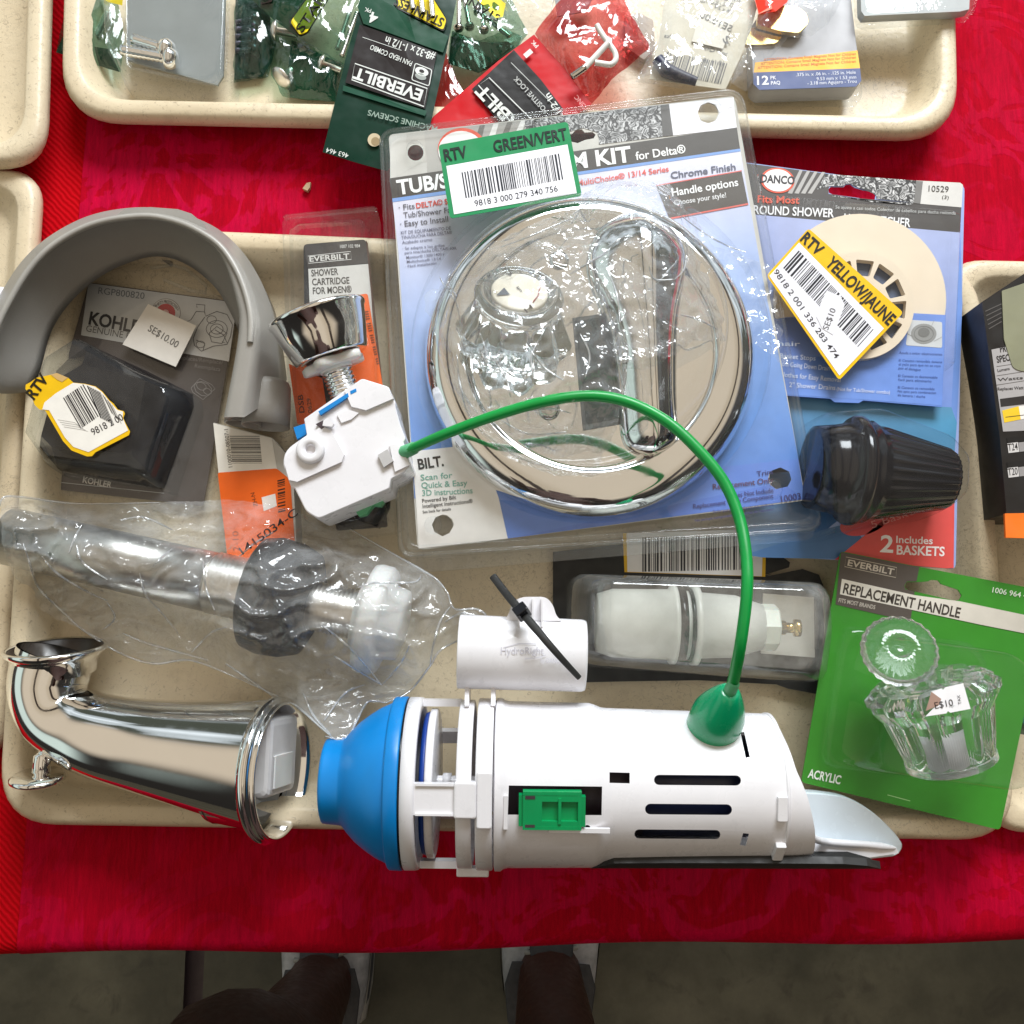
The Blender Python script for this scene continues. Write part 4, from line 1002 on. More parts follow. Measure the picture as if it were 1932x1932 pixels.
# chrome lever handle
lv = MB(); secs = [(1196, 404, .072, 22, .35), (1197, 415, .0725, 46, .45), (1198, 438, .073, 76, .55), (1200, 475, .0735, 94, .58), (1203, 515, .073, 93, .60), (1207, 560, .072, 82, .64), (1212, 610, .071, 69, .70), (1217, 680, .071, 61, .74), (1221, 750, .071, 57, .74), (1225, 810, .0705, 55, .74), (1226, 835, .070, 49, .66), (1227, 850, .069, 33, .55), (1227.5, 858, .068, 12, .4)]
ss = spline(secs, 4); rings = []
for i, (u, v, z, r, kq) in enumerate(ss):
    a = ss[max(i - 1, 0)]; b = ss[min(i + 1, len(ss) - 1)]
    t_ = (P(*b[:3]) - P(*a[:3])).normalized(); sx = t_.cross(Vector((0, 0, 1))).normalized(); up = sx.cross(t_); k = mpp(u, v, z); ring = []
    for j in range(40):
        an = 2 * math.pi * j / 40; ca, sa = math.cos(an), math.sin(an)
        hgt = (1 - abs((ca + .18) / (1.18 if ca > -.18 else .82)) ** (1.25 if ca > -.18 else 1.1)) if sa > 0 else 0
        ring.append(P(u, v, z - .012) + sx * (r * k * ca) + up * (r * k * kq * (.55 * abs(sa) + .6 * max(0, hgt)) * (1 if sa > 0 else -.9)))
    rings.append(ring)
lv.loft(rings, M_CHROME, True, True); lv.build('lever_handle', kit)
# clear acrylic knob with a printed cap
b0, b1 = P(968, 640, kz + .0175), P(980, 553, kz + .043); kfz = axis_frame(b0, b1); L = (b1 - b0).length; kk = mpp(978, 560, kz + .035)
kn_ = MB(); kn_.lathe(kfz, [(-.002, .0001), (-.002, 60 * kk), (.0, 104 * kk), (.003, 108 * kk), (L * .45, 90 * kk), (L * .75, 76 * kk), (L * .86, 80 * kk), (L * .95, 84 * kk), (L, 80 * kk), (L + .001, 70 * kk), (L + .001, 58 * kk), (L - .003, 54 * kk), (L - .003, .0001)], M_GLASS, 72, flute=lambda a, x: (.07 * math.cos(10 * a) if x < L * .8 else 0), smooth=True)
ko = kn_.build('acrylic_knob', kit)
cpz = MB(); cpz.lathe(kfz, [(L - .0028, 51 * kk), (L + .0006, 53 * kk), (L + .0012, 50 * kk), (L + .0014, .0001)], M_GILT, 48)
co_ = cpz.build('index_cap', ko)
mk = MB(); p0 = b0 + kfz[1] * (L + .0016)
class FacePl:
    nn = kfz[1]
    def at(s, u, v, off=0):
        d = Vector(((u - 966) / FPX, 0, 0)) + UPV * ((966 - v) / FPX) + FWD
        t = (p0 - CAMPOS).dot(s.nn) / d.dot(s.nn); return CAMPOS + d * t + s.nn * off
fp = FacePl()
mk.px([RF(p) for p in ((870, 1420), (925, 1365), (965, 1412))], fp, 1, (88, 92, 100)); mk.stroke([RF(p) for p in ((1125, 1465), (1160, 1420), (1172, 1362))], 2.2, fp, 1, (150, 40, 30)); mk.text('H', RF((1105, 1480)), RF((1060, 1515)), 10, fp, 1, (60, 50, 40), bold=.01); mk.text('C', RF((985, 1265)), RF((945, 1235)), 9, fp, 1, (60, 50, 40)); mk.text('off', RF((1050, 1390)), RF((1020, 1350)), 5, fp, 1, (80, 70, 60))
mk.stroke([RF(p) for p in ((1030, 1240), (1085, 1248), (1140, 1290))], 1.2, fp, 1, (110, 120, 150))
mk.build('index_marks', ko)
# clear shells: flat flange with rolled edge, round bubble, lever bulge
fl = [(719, 250), (1397, 171), (1549, 998), (757, 1048)]
FLW = W(rp(fl, [26, 34, 30, 26], 6), KP, .0012)
sh = MB()
bub = W(circ((1112, 672), 336, 316, 72), KP, .0014)
sh.poly(FLW, M_CLEAR2, [bub[::-1]])
out2 = [p + (p - P(1130, 620, kz)).normalized() * .0022 + Vector((0, 0, -.0018)) for p in FLW]; sh.tube(FLW + FLW[:2], .0011, M_CLEAR2, 8, False)
sh.loft([FLW, out2, [p + Vector((0, 0, -.004)) for p in out2]], M_CLEAR2, smooth=True)
inner = [P(1112, 668, kz).lerp(p, .962) for p in FLW]; inner = [Vector((p.x, p.y, kz + .0012)) for p in inner]
# raised bead running round the card
sh.loft([[Vector((q.x, q.y, kz + .0012 + h)) for q in (P(1125, 615, kz).lerp(p, s) for p in FLW)] for s, h in ((.985, .0001), (.980, .0016), (.972, .0022), (.964, .0016), (.959, .0001))], M_CLEAR2)
dome(sh, bub, .019, M_CLEAR, .93, 6, cap=False)
inb = W(circ((1112, 668), 312, 293, 72), KP, .0205); hi = W(circ((1090, 655), 262, 232, 72), KP, .022)
sh.loft([[b.lerp(Vector((b.x, b.y, b.z)), 1) for b in inb], hi], M_CLEAR)
dome(sh, hi, .030, M_CLEAR, .80, 6)
sh.build('clear_shell', kit)
# rear half of the clamshell showing below the front edge
rs = MB(); bk = Plane(.031); q = [(735, 262), (1390, 190), (1538, 1018), (772, 1082)]
rs.prism(W(rp(q, [20, 20, 20, 18], 5), bk), .0025, M_CLEAR2)
rs.loft([W(rp(q, [20, 20, 20, 18], 5), bk), W(rp(fl, [20, 20, 20, 18], 5), KP, -.002)], M_CLEAR2); rs.build('rear_shell', kit)
# bumps over the peg holes
for c_, r in (((1455, 926), 19), ((818, 992), 17), ((1340, 212), 20), ((784, 288), 17)): bp = MB(); dome(bp, W(circ(c_, r, n=24), KP, .0016), .004, M_CLEAR2, .7, 4); bp.build('shell_rivet', kit)
# crinkled torn wrap over the upper part
def wrap_z(u, v):
    d = math.hypot((u - 1090) / 300, (v - 655) / 285); z = kz + .004 + (.056 * max(0, 1 - d ** 3.2) if d < 1 else 0)
    dl, _ = seg_d((u, v), (1198, 430), (1222, 760)); z = max(z, kz + .012 + .036 * max(0, 1 - (dl / 118) ** 2.4))
    rr = abs(noise.noise((u * .013, v * .017, 1.7))); r2 = abs(noise.noise((u * .035 + v * .01, v * .03, 5.1)))
    return z + .0045 * (1 - min(1, rr * 5)) + .0022 * (1 - min(1, r2 * 4)) + .0016 * noise.noise((u * .05, v * .05, 9))
wo = [(800, 560), (860, 510), (900, 470), (960, 440), (1040, 410), (1100, 372), (1140, 345), (1200, 336), (1260, 352), (1300, 400), (1350, 460), (1420, 488), (1452, 500), (1460, 560), (1478, 640), (1486, 690), (1440, 660), (1400, 640), (1350, 640), (1300, 650), (1240, 690), (1180, 700), (1165, 800), (1150, 850), (1060, 862), (960, 840), (890, 780), (845, 710), (820, 640)]
wr = MB(); wr.sheet(wo, 9, wrap_z, M_WRAP, jag=10); folds(wr, [[RF(p) for p in l] for l in (((1380, 1270), (1500, 1200), (1640, 1120)), ((900, 1085), (1100, 1010), (1400, 880)), ((1640, 1250), (1700, 1400), (1725, 1600)), ((1400, 860), (1480, 800), (1580, 740)), ((560, 1240), (540, 1330), (600, 1420)), ((480, 1290), (520, 1360), (560, 1370)))]
 + [[RG(p) for p in l] for l in (((740, 880), (900, 1000), (1060, 1090), (1200, 1140)), ((740, 1580), (860, 1610), (1000, 1680)), ((30, 1250), (200, 1150), (300, 1060)), ((720, 960), (780, 1080), (770, 1250), (700, 1330)), ((240, 1100), (330, 1040), (400, 1030)), ((520, 1240), (560, 1330), (690, 1330)))]
 + [[RH(p) for p in l] for l in (((330, 150), (350, 300), (420, 400)), ((480, 150), (540, 250), (560, 330)), ((640, 120), (700, 200), (790, 260)), ((860, 60), (900, 150), (880, 250)), ((520, 430), (640, 490), (800, 480)), ((430, 60), (460, 160), (440, 260)), ((700, 60), (650, 150), (660, 250)), ((580, 400), (720, 380), (820, 400)))], wrap_z, .0005)
wr.build('crinkled_wrap', kit)
# green return sticker
def sticker(parent, q, pl, parts, name='return_sticker', thick=.0003, outline=None, back=(246, 246, 248), border=None, bcol=(255, 255, 255)):
    s = MB(); ol = outline or rp(q.rect(0, 0, 1, 1), 7, 4) if hasattr(q, 'rect') else q
    s.prism([pl.at(a, b, .0003) for a, b in ol], thick, M_STICK, col=lin(border or back))
    class PL2:
        nn = pl.nn
        def at(_, u, v, off=0): return pl.at(u, v, off + .0003)
    parts(s, PL2()); return s.build(name, parent)
GQ = Quad((827, 274), (1071, 230), (1098, 370), (849, 413)); SP = Plane(.0603, gy=-.03, c=(960, 330))
GRN = (34, 140, 86)
def gparts(s, p):
    s.px(GQ.rect(.035, .30, .965, .955), p, 1, (244, 244, 250), M_STICK)
    s.text('RTV', GQ(.03, .235), GQ(.205, .235), 23, p, 2, (24, 40, 34), .03, m=M_STICK); s.text('GREEN/VERT', GQ(.41, .235), GQ(.975, .235), 23, p, 2, (24, 40, 34), .022, m=M_STICK)
    s.barcode(GQ(.14, .42), GQ(.89, .40), GQ(.14, .77), p, 2, (40, 44, 52), 11, 42, M_STICK); s.text('9818 3 000 279 340 756', GQ(.20, .90), GQ(.83, .89), 12, p, 2, (50, 52, 60), .004, m=M_STICK)
sticker(kit, GQ, SP, gparts, border=GRN)

# ================================================================== BLISTER CARD: SHOWER HAIR CATCHER AND BASKETS
dn = thing('hair_catcher_pack', 'blue and red blister card with beige round hair catcher and black strainer basket', 'blister pack', P(1620, 690, .02))
DP = Plane(.0305)
dq = [(1400, 306), (1427, 309), (1570, 328), (1640, 338), (1820, 347), (1803, 1074), (1574, 1056), (1425, 1048)]
dhole = [RI(p) for p in ((402, 178), (412, 167), (470, 168), (480, 158), (500, 155), (520, 170), (560, 182), (600, 188), (616, 205), (612, 228), (596, 234), (540, 218), (420, 202), (404, 194))]
mb = MB(); mb.prism(W(rp(dq, [4, 0, 0, 0, 14, 10, 0, 6], 4), DP), .0007, M_PRINT, [W(dhole, DP)[::-1]], col=lin((150, 168, 218)))
mb.build('backing_card', dn)
pr = MB()
def D_(pts, layer, col, m=None, cols=None): pr.px(pts, DP, layer, col, m, cols)
I = lambda *p: [RI(q) for q in p]
D_(I((20, 60), (420, 112), (402, 178), (402, 200), (440, 206), (520, 218), (1005, 262), (1000, 376), (20, 290)), 1, (78, 74, 72))
D_(I((390, 110), (800, 140), (790, 240), (620, 222), (618, 205), (560, 180), (520, 165), (500, 153), (478, 156), (468, 166), (410, 164), (350, 180)), 2, WHITE, M_PHOTO)
D_(I((420, 206), (540, 222), (596, 238), (790, 240), (770, 252), (420, 212)), 2, WHITE, M_PHOTO)
for k in range(4): D_(I((270 + k * 34, 92 + k * 3), (284 + k * 34, 94 + k * 3), (236 + k * 30, 200), (216 + k * 30, 198)), 2, (176, 174, 172))
D_(I((800, 140), (1000, 150), (1012, 160), (1006, 262), (788, 243)), 2, (212, 210, 206)); D_(I((800, 142), (830, 144), (818, 246), (788, 243)), 3, (120, 118, 116))
D_(circ(RI((170, 140)), 32, 24, rot=.1), 3, (222, 92, 66)); D_(circ(RI((170, 140)), 28, 21, rot=.1), 4, (236, 234, 234))
pr.text('DANCO', RI((92, 148)), RI((246, 158)), 15, DP, 5, (44, 42, 48), .03)
pr.text('Fits Most', RI((78, 240)), RI((268, 246)), 14, DP, 4, (222, 92, 66), .025); pr.text('ROUND SHOWER', RI((60, 292)), RI((425, 308)), 17, DP, 4, (238, 238, 240), .02); pr.text('HAIR CATCHER', RI((470, 330)), RI((772, 352)), 17, DP, 4, (238, 238, 240), .02)
pr.text('Se ajusta a casi todos Colector de cabellos para ducha redonda', RI((432, 268)), RI((978, 296)), 6.5, DP, 4, (200, 200, 198), .004); pr.text('10529', RI((855, 190)), RI((946, 194)), 12, DP, 4, (70, 66, 62), .0); pr.text('(3)', RI((916, 222)), RI((946, 226)), 7, DP, 4, (70, 66, 62), .0)
D_(I((20, 290), (1000, 376), (960, 1170), (20, 1110)), 1, (150, 166, 222), cols=[(172, 182, 222), (172, 182, 222), (120, 150, 218), (110, 142, 214)])
D_(I((20, 1110), (960, 1170), (985, 1240), (965, 1500), (600, 1560), (400, 1720), (20, 1840)), 1, (86, 134, 176), cols=[(96, 146, 188), (92, 150, 186), (80, 150, 190), (64, 120, 160), (50, 100, 150), (36, 90, 150), (96, 128, 160)])
D_(I((1000, 376), (1010, 700), (985, 1240), (960, 1170)), 1, (110, 146, 214))
D_(I((20, 1840), (400, 1720), (520, 1690), (560, 1780), (440, 1860), (100, 1852)), 1, (70, 110, 158))
D_(I((975, 1480), (970, 1900), (940, 1902), (430, 1862), (520, 1790), (640, 1690), (800, 1600), (920, 1490)), 2, (224, 84, 80)); D_(circ(RI((565, 1690)), 48, 24, rot=-.3), 2, (208, 78, 84))
pr.text('2', RI((634, 1826)), RI((694, 1830)), 33, DP, 3, (250, 246, 246), .02); pr.text('Includes', RI((708, 1786)), RI((874, 1792)), 14, DP, 3, (250, 240, 240), .015); pr.text('BASKETS', RI((710, 1838)), RI((928, 1846)), 18, DP, 3, (250, 240, 240), .022)
pr.text('5 Baskets', RI((600, 1720)), RI((840, 1640)), 14, DP, 3, (236, 160, 156), .0)
pr.build('printed_artwork', dn)
# hair catcher ring: broad beige plate, strainer centre, blue insert card over its lower part
hc = MB(); HP = Plane(.034); C1 = RI((545, 682)); r1 = 392 * RI.k
hc.prism([HP.at(*p) for p in circ(C1, r1, r1 * 1.0, 72)], .0016, M_BEIGE); hc.build('beige_plate', dn)
ins = MB(); IP = Plane(.0362); iq = I((150, 770), (215, 760), (790, 742), (935, 750), (918, 1168), (560, 1138), (540, 1150), (430, 1146), (410, 1130), (150, 1112))
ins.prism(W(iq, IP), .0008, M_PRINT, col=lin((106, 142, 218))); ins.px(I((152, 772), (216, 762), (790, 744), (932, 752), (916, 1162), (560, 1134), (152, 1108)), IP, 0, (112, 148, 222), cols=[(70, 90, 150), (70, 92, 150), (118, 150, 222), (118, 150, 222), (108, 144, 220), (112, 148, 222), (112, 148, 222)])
for s_, a, b, h in (('hair', (170, 890), (272, 892), 9), ('Basket Stops', (180, 946), (342, 958), 9.5), ('From Going Down Drain', (170, 980), (405, 1004), 9.5), ('Clothes for Easy Removal', (178, 1030), (455, 1056), 9.5), ('2\" Shower Drains', (222, 1078), (432, 1092), 9.5), ('(Not for Tub/Shower combo)', (438, 1094), (680, 1110), 7)): ins.text(s_, RI(a), RI(b), h, IP, 2, (206, 216, 240), .01)
for i, s_ in enumerate(('Ayuda a evitar obstrucciones', '', 'El Canasto removible detiene', 'el pelo para que no se vaya', 'por el desague', '', 'El Canasto es desmontable', 'facil para eliminarlo', '', 'El Canasto es removible', 'No apto para combinacion', 'de banera / ducha')):
    if s_: ins.text(s_, RI((722 - i * .6, 926 + i * 17.5)), RI((722 + len(s_) * 7.0, 930 + i * 17.5 + 4)), 4.6, IP, 2, (70, 90, 150), .004)
ins.px(rp(I((770, 772), (918, 782), (918, 900), (752, 888)), 4, 3), IP, 1, (206, 208, 210)); ins.px(circ(RI((834, 836)), 24, 19), IP, 2, (150, 150, 148)); ins.px(circ(RI((834, 830)), 11, 9), IP, 3, (120, 120, 118)); ins.stroke(circ(RI((834, 836)), 18, 14), 1, IP, 3, (120, 120, 120), closed=True)
for a_, b_ in (((752, 830), (786, 850)), ((918, 850), (880, 870)), ((880, 776), (870, 800))): ins.stroke([RI(a_), RI(b_)], .8, IP, 2, (160, 160, 160))
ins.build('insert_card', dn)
sc_ = MB(); SPp = Plane(.041); C2 = RI((548, 706)); rS = 244 * RI.k; hol = []
for k in range(12):
    a0 = 2 * math.pi * k / 12 + .1; h_ = []
    for rr, a in ((.56, -.20), (.56, .20), (.86, .20), (.86, -.20)): h_.append((C2[0] + rS * rr * math.cos(a0 + a), C2[1] + rS * rr * math.sin(a0 + a)))
    hol.append([SPp.at(*p) for p in rp(h_, 3, 2)])
hol.append([SPp.at(*p) for p in circ(C2, rS * .40, n=30)])
sc_.prism([SPp.at(*p) for p in circ(C2, rS, n=64)], .004, M_BEIGE, [h[::-1] for h in hol]); so_ = sc_.build('strainer', dn)
mb = MB(); mb.prism([Plane(.0368).at(*p) for p in circ(C2, rS * .9, n=40)], .0004, plain('slate_under_strainer', (.075, .10, .17), .4)); mb.lathe((SPp.at(*C2, -.004), Vector((0, 0, 1)), Vector((1, 0, 0)), Vector((0, 1, 0))), [(0, rS * .36 * 2.8e-4), (.004, rS * .40 * 2.8e-4), (.0055, rS * .34 * 2.8e-4), (.006, .0001)], M_DARKIN, 30); mb.build('strainer_basket', dn)
# torn yellow sticker, curving over the strainer edge
YQ = Quad(RI((305, 350)), RI((762, 772)), RI((455, 1050)), RI((118, 560))); YQ = Quad((1525, 431), (1704, 590), (1583, 718), (1446, 520)); YP = Plane(.0445)
YEL = (246, 196, 14)
def yparts(s, p):
    s.px(YQ.rect(.02, .27, .975, .97), p, 1, (245, 243, 250), M_STICK)
    s.text('RTV', YQ(.01, .23), YQ(.20, .215), 22, p, 2, (34, 32, 26), .03, m=M_STICK); s.text('YELLOW/JAUNE', YQ(.285, .225), YQ(.985, .215), 24, p, 2, (34, 32, 26), .025, m=M_STICK)
    s.barcode(YQ(.06, .36), YQ(.92, .36), YQ(.06, .72), p, 2, (38, 38, 46), 5, 44, M_STICK); s.text('9818 2 001 336 283 474', YQ(.02, .885), YQ(.86, .90), 11, p, 2, (56, 54, 60), .004, m=M_STICK)
    s.px(I((392, 640), (455, 668), (474, 706), (440, 800), (420, 842), (370, 812), (345, 760), (368, 690)), p, 3, (240, 238, 244), M_STICK); s.text('SE$10', RI((398, 822)), RI((434, 728)), 12, p, 4, (90, 88, 92), .0, m=M_STICK)
sticker(dn, YQ, YP, yparts, border=YEL)
# black basket lying under the lower bubble
bk_ = MB(); a, b = P(1528, 881, .050), P(1796, 905, .048); f = axis_frame(a, b); kb = mpp(1640, 890, .05)
fl_ = lambda a, x: (.022 if math.cos(30 * a) > .3 else -.012) if x > 125 * kb else 0
bk_.lathe(f, [(0, .0001), (0, 70 * kb), (2 * kb, 78 * kb), (40 * kb, 84 * kb), (66 * kb, 90 * kb), (68 * kb, 99 * kb), (76 * kb, 104 * kb), (84 * kb, 104 * kb), (90 * kb, 101 * kb), (95 * kb, 94 * kb), (104 * kb, 97 * kb), (112 * kb, 92 * kb), (122 * kb, 88 * kb)], M_BLACK, 72, True)
bk_.lathe(f, [(121 * kb, 88 * kb), (132 * kb, 86 * kb), (256 * kb, 58 * kb), (266 * kb, 52 * kb), (270 * kb, 42 * kb), (271 * kb, .0001)], M_BLACK, 240, flute=fl_)
bk_.build('strainer_cup', dn)
sh = MB(); u1 = resample(I((110, 258), (955, 330), (930, 1010), (150, 1000)), 60); dome(sh, W(u1, DP, .001), .016, M_CLEAR, .95, 5)
lo_ = resample(rp(I((318, 1215), (560, 1195), (900, 1330), (985, 1430), (975, 1600), (900, 1660), (620, 1700), (430, 1760), (330, 1770)), 10, 4), 60); dome(sh, DR(lo_, .054, .0315), .047, M_CLEAR, .86, 7)
sh.build('clear_bubble', dn)

# ================================================================== DARK BLISTER PACK WITH THE TORN YELLOW STICKER
kp_ = thing('pressure_valve_pack', 'grey and dark brown blister pack with torn yellow sticker inside the grey arch', 'blister pack', P(250, 740, ZT))
QP = Plane(.0115)
q = RD((505, 520), (1400, 645), (1200, 1880), (160, 1745)); DQ = lambda *p: [RD(x) for x in p]
mb = MB(); mb.prism(W(rp(DQ((520, 540), (1390, 655), (1190, 1850), (185, 1735)), 9, 4), QP), .0006, M_PRINT, col=lin((84, 76, 72))); mb.build('backing_card', kp_)
pr = MB()
pr.px(DQ((518, 545), (1388, 660), (1340, 1004), (475, 850)), QP, 1, (196, 198, 200), cols=[(186, 190, 196), (214, 216, 220), (228, 228, 228), (182, 182, 178)])
pr.text('RGP800820', RD((575, 608)), RD((845, 640)), 13, QP, 2, (110, 116, 124), .0); pr.text('KOHLER', RD((518, 785)), RD((868, 850)), 25, QP, 2, (38, 36, 38), .03); pr.text('GENUINE PARTS', RD((503, 828)), RD((880, 896)), 13, QP, 2, (90, 88, 86), .0)
cc = RD((972, 720)); pr.px(circ(cc, 28, 27), QP, 2, (120, 112, 110)); pr.px(circ(cc, 27, 26), QP, 3, (214, 214, 214)); pr.px(circ(cc, 18, 17), QP, 4, (192, 44, 44)); pr.px(circ(cc, 6, 6), QP, 5, (232, 180, 176))
pr.text('SAFETY PROTECTED', RD((900, 700)), RD((1046, 712)), 6.5, QP, 5, (70, 60, 60), .01, bow=13)
gy = (92, 92, 96)
for pts in (((1155, 690), (1150, 670), (1200, 675), (1198, 715), (1150, 712)), ((1150, 712), (1120, 760), (1090, 775), (1130, 790)), ((1198, 715), (1205, 740), (1270, 712), (1330, 730), (1362, 790), (1350, 860), (1330, 905), (1250, 915), (1180, 945), (1140, 910), (1132, 870), (1160, 800), (1200, 745)), ((1225, 840), (1270, 800), (1330, 840), (1300, 900), (1240, 890), (1225, 840)), ((1260, 820), (1310, 850), (1332, 900), (1300, 890)), ((1150, 880), (1200, 900), (1190, 940))): pr.stroke([RD(p) for p in pts], 1.3, QP, 3, gy)
for c_, r in (((1270, 815), 20), ((1270, 815), 12), ((1240, 760), 9), ((1175, 905), 8)): pr.stroke(circ(RD(c_), r, r * .8, 18), 1.1, QP, 3, gy, closed=True)
pr.text('Replaces/Remplace/', RD((1040, 990)), RD((1305, 1022)), 8, QP, 2, (140, 134, 130), .0); pr.text('Reemplaza', RD((1140, 1040)), RD((1290, 1062)), 8, QP, 2, (140, 134, 130), .0)
for c_, r in (((1190, 1165), 18), ((1180, 1150), 10), ((1215, 1180), 8)): pr.stroke(circ(RD(c_), r, r * .7, 9, rot=.5), 1.1, QP, 3, (150, 144, 140), closed=True)
pr.stroke([RD(p) for p in ((1120, 1160), (1170, 1105), (1240, 1140), (1260, 1165), (1190, 1228), (1130, 1185), (1120, 1160))], 1.1, QP, 3, (150, 144, 140))
pr.text('KOHLER', RD((484, 1712)), RD((652, 1745)), 12, QP, 2, (214, 208, 200), .025); pr.text('THE BOLD LOOK OF', RD((668, 1752)), RD((822, 1776)), 4, QP, 2, (130, 124, 118), .0)
pr.stroke([RD(p) for p in ((222, 1698), (960, 1775))], 1.2, QP, 2, (190, 190, 190))
pr.build('printed_artwork', kp_)
ps = MB(); PSQ = Quad(RD((868, 668)), RD((1150, 795)), RD((1030, 1036)), RD((718, 905)))
sticker(kp_, PSQ, Plane(.0175), lambda s, p: s.text('SE$10.00', PSQ(.25, .52), PSQ(.86, .62), 14, p, 1, (110, 108, 104), .0, m=M_STICK), 'price_sticker', outline=PSQ.rect(0, 0, 1, 1), back=(232, 228, 220))
# black product block inside its bubble
pb = MB()
base = [P(*RD(p), .0125) for p in ((225, 1560), (330, 1040), (520, 905), (860, 1060), (1130, 1195), (1135, 1270), (960, 1755), (340, 1640))]
topz = [P(*RD(p), .040) for p in ((240, 1440), (330, 1110), (480, 1020), (835, 1110), (850, 1120), (845, 1150), (770, 1545), (300, 1500))]
pb.loft([base, [a.lerp(b, .9) for a, b in zip(base, topz)], topz], M_BLACK, True, True, False); pb.build('product_block', kp_)
sh = MB(); ob = resample(DQ((190, 1470), (310, 1000), (500, 880), (880, 1085), (1120, 1180), (1140, 1260), (975, 1770), (880, 1730), (320, 1660)), 70)
dome(sh, DR(ob, .028, .0125), .036, M_SMOKE, .80, 6)
fo_ = W(rp(DQ((500, 515), (870, 420), (1010, 430), (1220, 560), (1235, 610), (1405, 645), (1205, 1900), (155, 1750)), 9, 4), QP, .0012); sh.poly(fo_, M_CLEAR2)
sh.loft([fo_, [p + (p - fo_[0].lerp(fo_[len(fo_) // 2], .5)).normalized() * .0025 + Vector((0, 0, -.004)) for p in fo_]], M_CLEAR2)
sh.build('clear_shell', kp_)
hr = MB(); hr.tube([P(*RD(p), .016) for p in ((880, 455), (1010, 440), (1090, 460), (1210, 560), (1205, 600), (1120, 590), (960, 525))], .0011, M_CLEAR2, 8); hr.build('hanger_loop', kp_)
# torn sticker
TP = Plane(.0525, gx=-.10, gy=.06, c=RD((480, 1320)))
to = [RD(p) for p in ((150, 1165), (152, 1140), (180, 1125), (215, 1100), (260, 1090), (330, 1075), (400, 1100), (430, 1128), (500, 1135), (560, 1150), (600, 1180), (640, 1230), (665, 1250), (690, 1285), (725, 1295), (732, 1310), (722, 1335), (735, 1365), (762, 1415), (755, 1435), (560, 1535), (540, 1558), (510, 1560), (420, 1525), (370, 1470), (265, 1290), (232, 1285), (205, 1260), (185, 1210))]
def tparts(s, p):
    s.px([RD(x) for x in ((250, 1285), (262, 1245), (330, 1190), (430, 1130), (500, 1138), (558, 1153), (598, 1183), (640, 1235), (688, 1288), (722, 1298), (720, 1335), (735, 1370), (752, 1408), (620, 1480), (520, 1535), (432, 1505), (382, 1450), (290, 1290))], p, 1, (240, 236, 228), M_STICK)
    s.px([RD(x) for x in ((300, 1082), (335, 1072), (400, 1100), (365, 1125), (335, 1110))], p, 1, (206, 170, 110), M_STICK)
    s.text('RTV', RD((200, 1232)), RD((290, 1110)), 22, p, 2, (40, 34, 20), .03, m=M_STICK, shear=.1)
    s.barcode(RD((372, 1218)), RD((490, 1138)), RD((475, 1398)), p, 2, (40, 38, 40), 9, 12, M_STICK); s.barcode(RD((510, 1145)), RD((590, 1185)), RD((590, 1335)), p, 2, (40, 38, 40), 19, 7, M_STICK); s.barcode(RD((600, 1195)), RD((660, 1262)), RD((655, 1305)), p, 2, (40, 38, 40), 29, 4, M_STICK)
    s.text('9818 2 00', RD((548, 1438)), RD((728, 1345)), 14, p, 2, (60, 56, 56), .004, m=M_STICK)
    for k in range(4): s.stroke([RD((340 + k * 12, 1345 + k * 14)), RD((440 + k * 14, 1362 + k * 14)), RD((480 + k * 12, 1395 + k * 6))], .7, p, 2, (170, 166, 164), M_STICK)
sticker(kp_, to, TP, tparts, 'torn_sticker', outline=to, border=(238, 190, 20), back=(238, 190, 20))

# ================================================================== CLEAR CLAMSHELL: SHOWER CARTRIDGE
sc = thing('cartridge_pack', 'tall narrow clear clamshell with a black and orange cartridge label behind the chrome button', 'blister pack', P(640, 700, ZT))
CP = Plane(.0292); E = lambda *p: [RE(x) for x in p]
mb = MB(); mb.prism(W(rp(E((295, 300), (640, 272), (660, 420), (735, 1600), (760, 1860), (480, 1880), (320, 1300), (300, 700)), [8, 8, 0, 0, 4, 4, 0, 0], 4), CP), .0006, M_PRINT, col=lin((44, 40, 38))); mb.build('backing_card', sc)
pr = MB()
pr.px(rp(E((297, 303), (640, 275), (656, 405), (320, 434)), [7, 7, 0, 0], 4), CP, 1, (72, 66, 62)); pr.px(E((322, 436), (658, 408), (690, 900), (340, 900)), CP, 1, (214, 210, 204)); pr.px(E((640, 275), (652, 300), (735, 1100), (720, 1100)), CP, 2, (86, 60, 46))
pr.text('1007 102 984', RE((498, 322)), RE((608, 318)), 6.5, CP, 2, (226, 222, 216), .004); pr.frame(E((320, 366), (556, 340), (560, 384), (324, 406)), 1.1, CP, 2, (222, 218, 212)); pr.text('EVERBILT', RE((330, 397)), RE((550, 380)), 10.5, CP, 2, (222, 218, 212), .02)
for i, s_ in enumerate(('SHOWER', 'CARTRIDGE', 'FOR MOEN®')): pr.text(s_, RE((340 + i * 4, 478 + i * 49)), RE(((488, 550, 562)[i], 468 + i * 49)), 13, CP, 2, (74, 68, 62), .018)
pr.px(rp(E((575, 585), (650, 572), (735, 1090), (700, 1110), (560, 1050)), 5, 3), CP, 3, (244, 106, 30)); pr.px(E((215, 960), (400, 1040), (430, 1240), (330, 1300), (262, 1290)), CP, 3, (238, 96, 26))
for k in range(24): pr.px(E((626 + k * 3.2, 660 + k * 13), (652 + k * 2.6, 656 + k * 13), (653 + k * 2.6, 662 + k * 13), (627 + k * 3.2, 667 + k * 13)), CP, 4, (110, 50, 16)) if k % 5 else None
pr.text('DSB', RE((302, 1230)), RE((292, 1130)), 10, CP, 4, (90, 40, 16), .015); pr.text('0629', RE((345, 1230)), RE((335, 1150)), 8, CP, 4, (120, 60, 20))
pr.build('printed_artwork', sc)
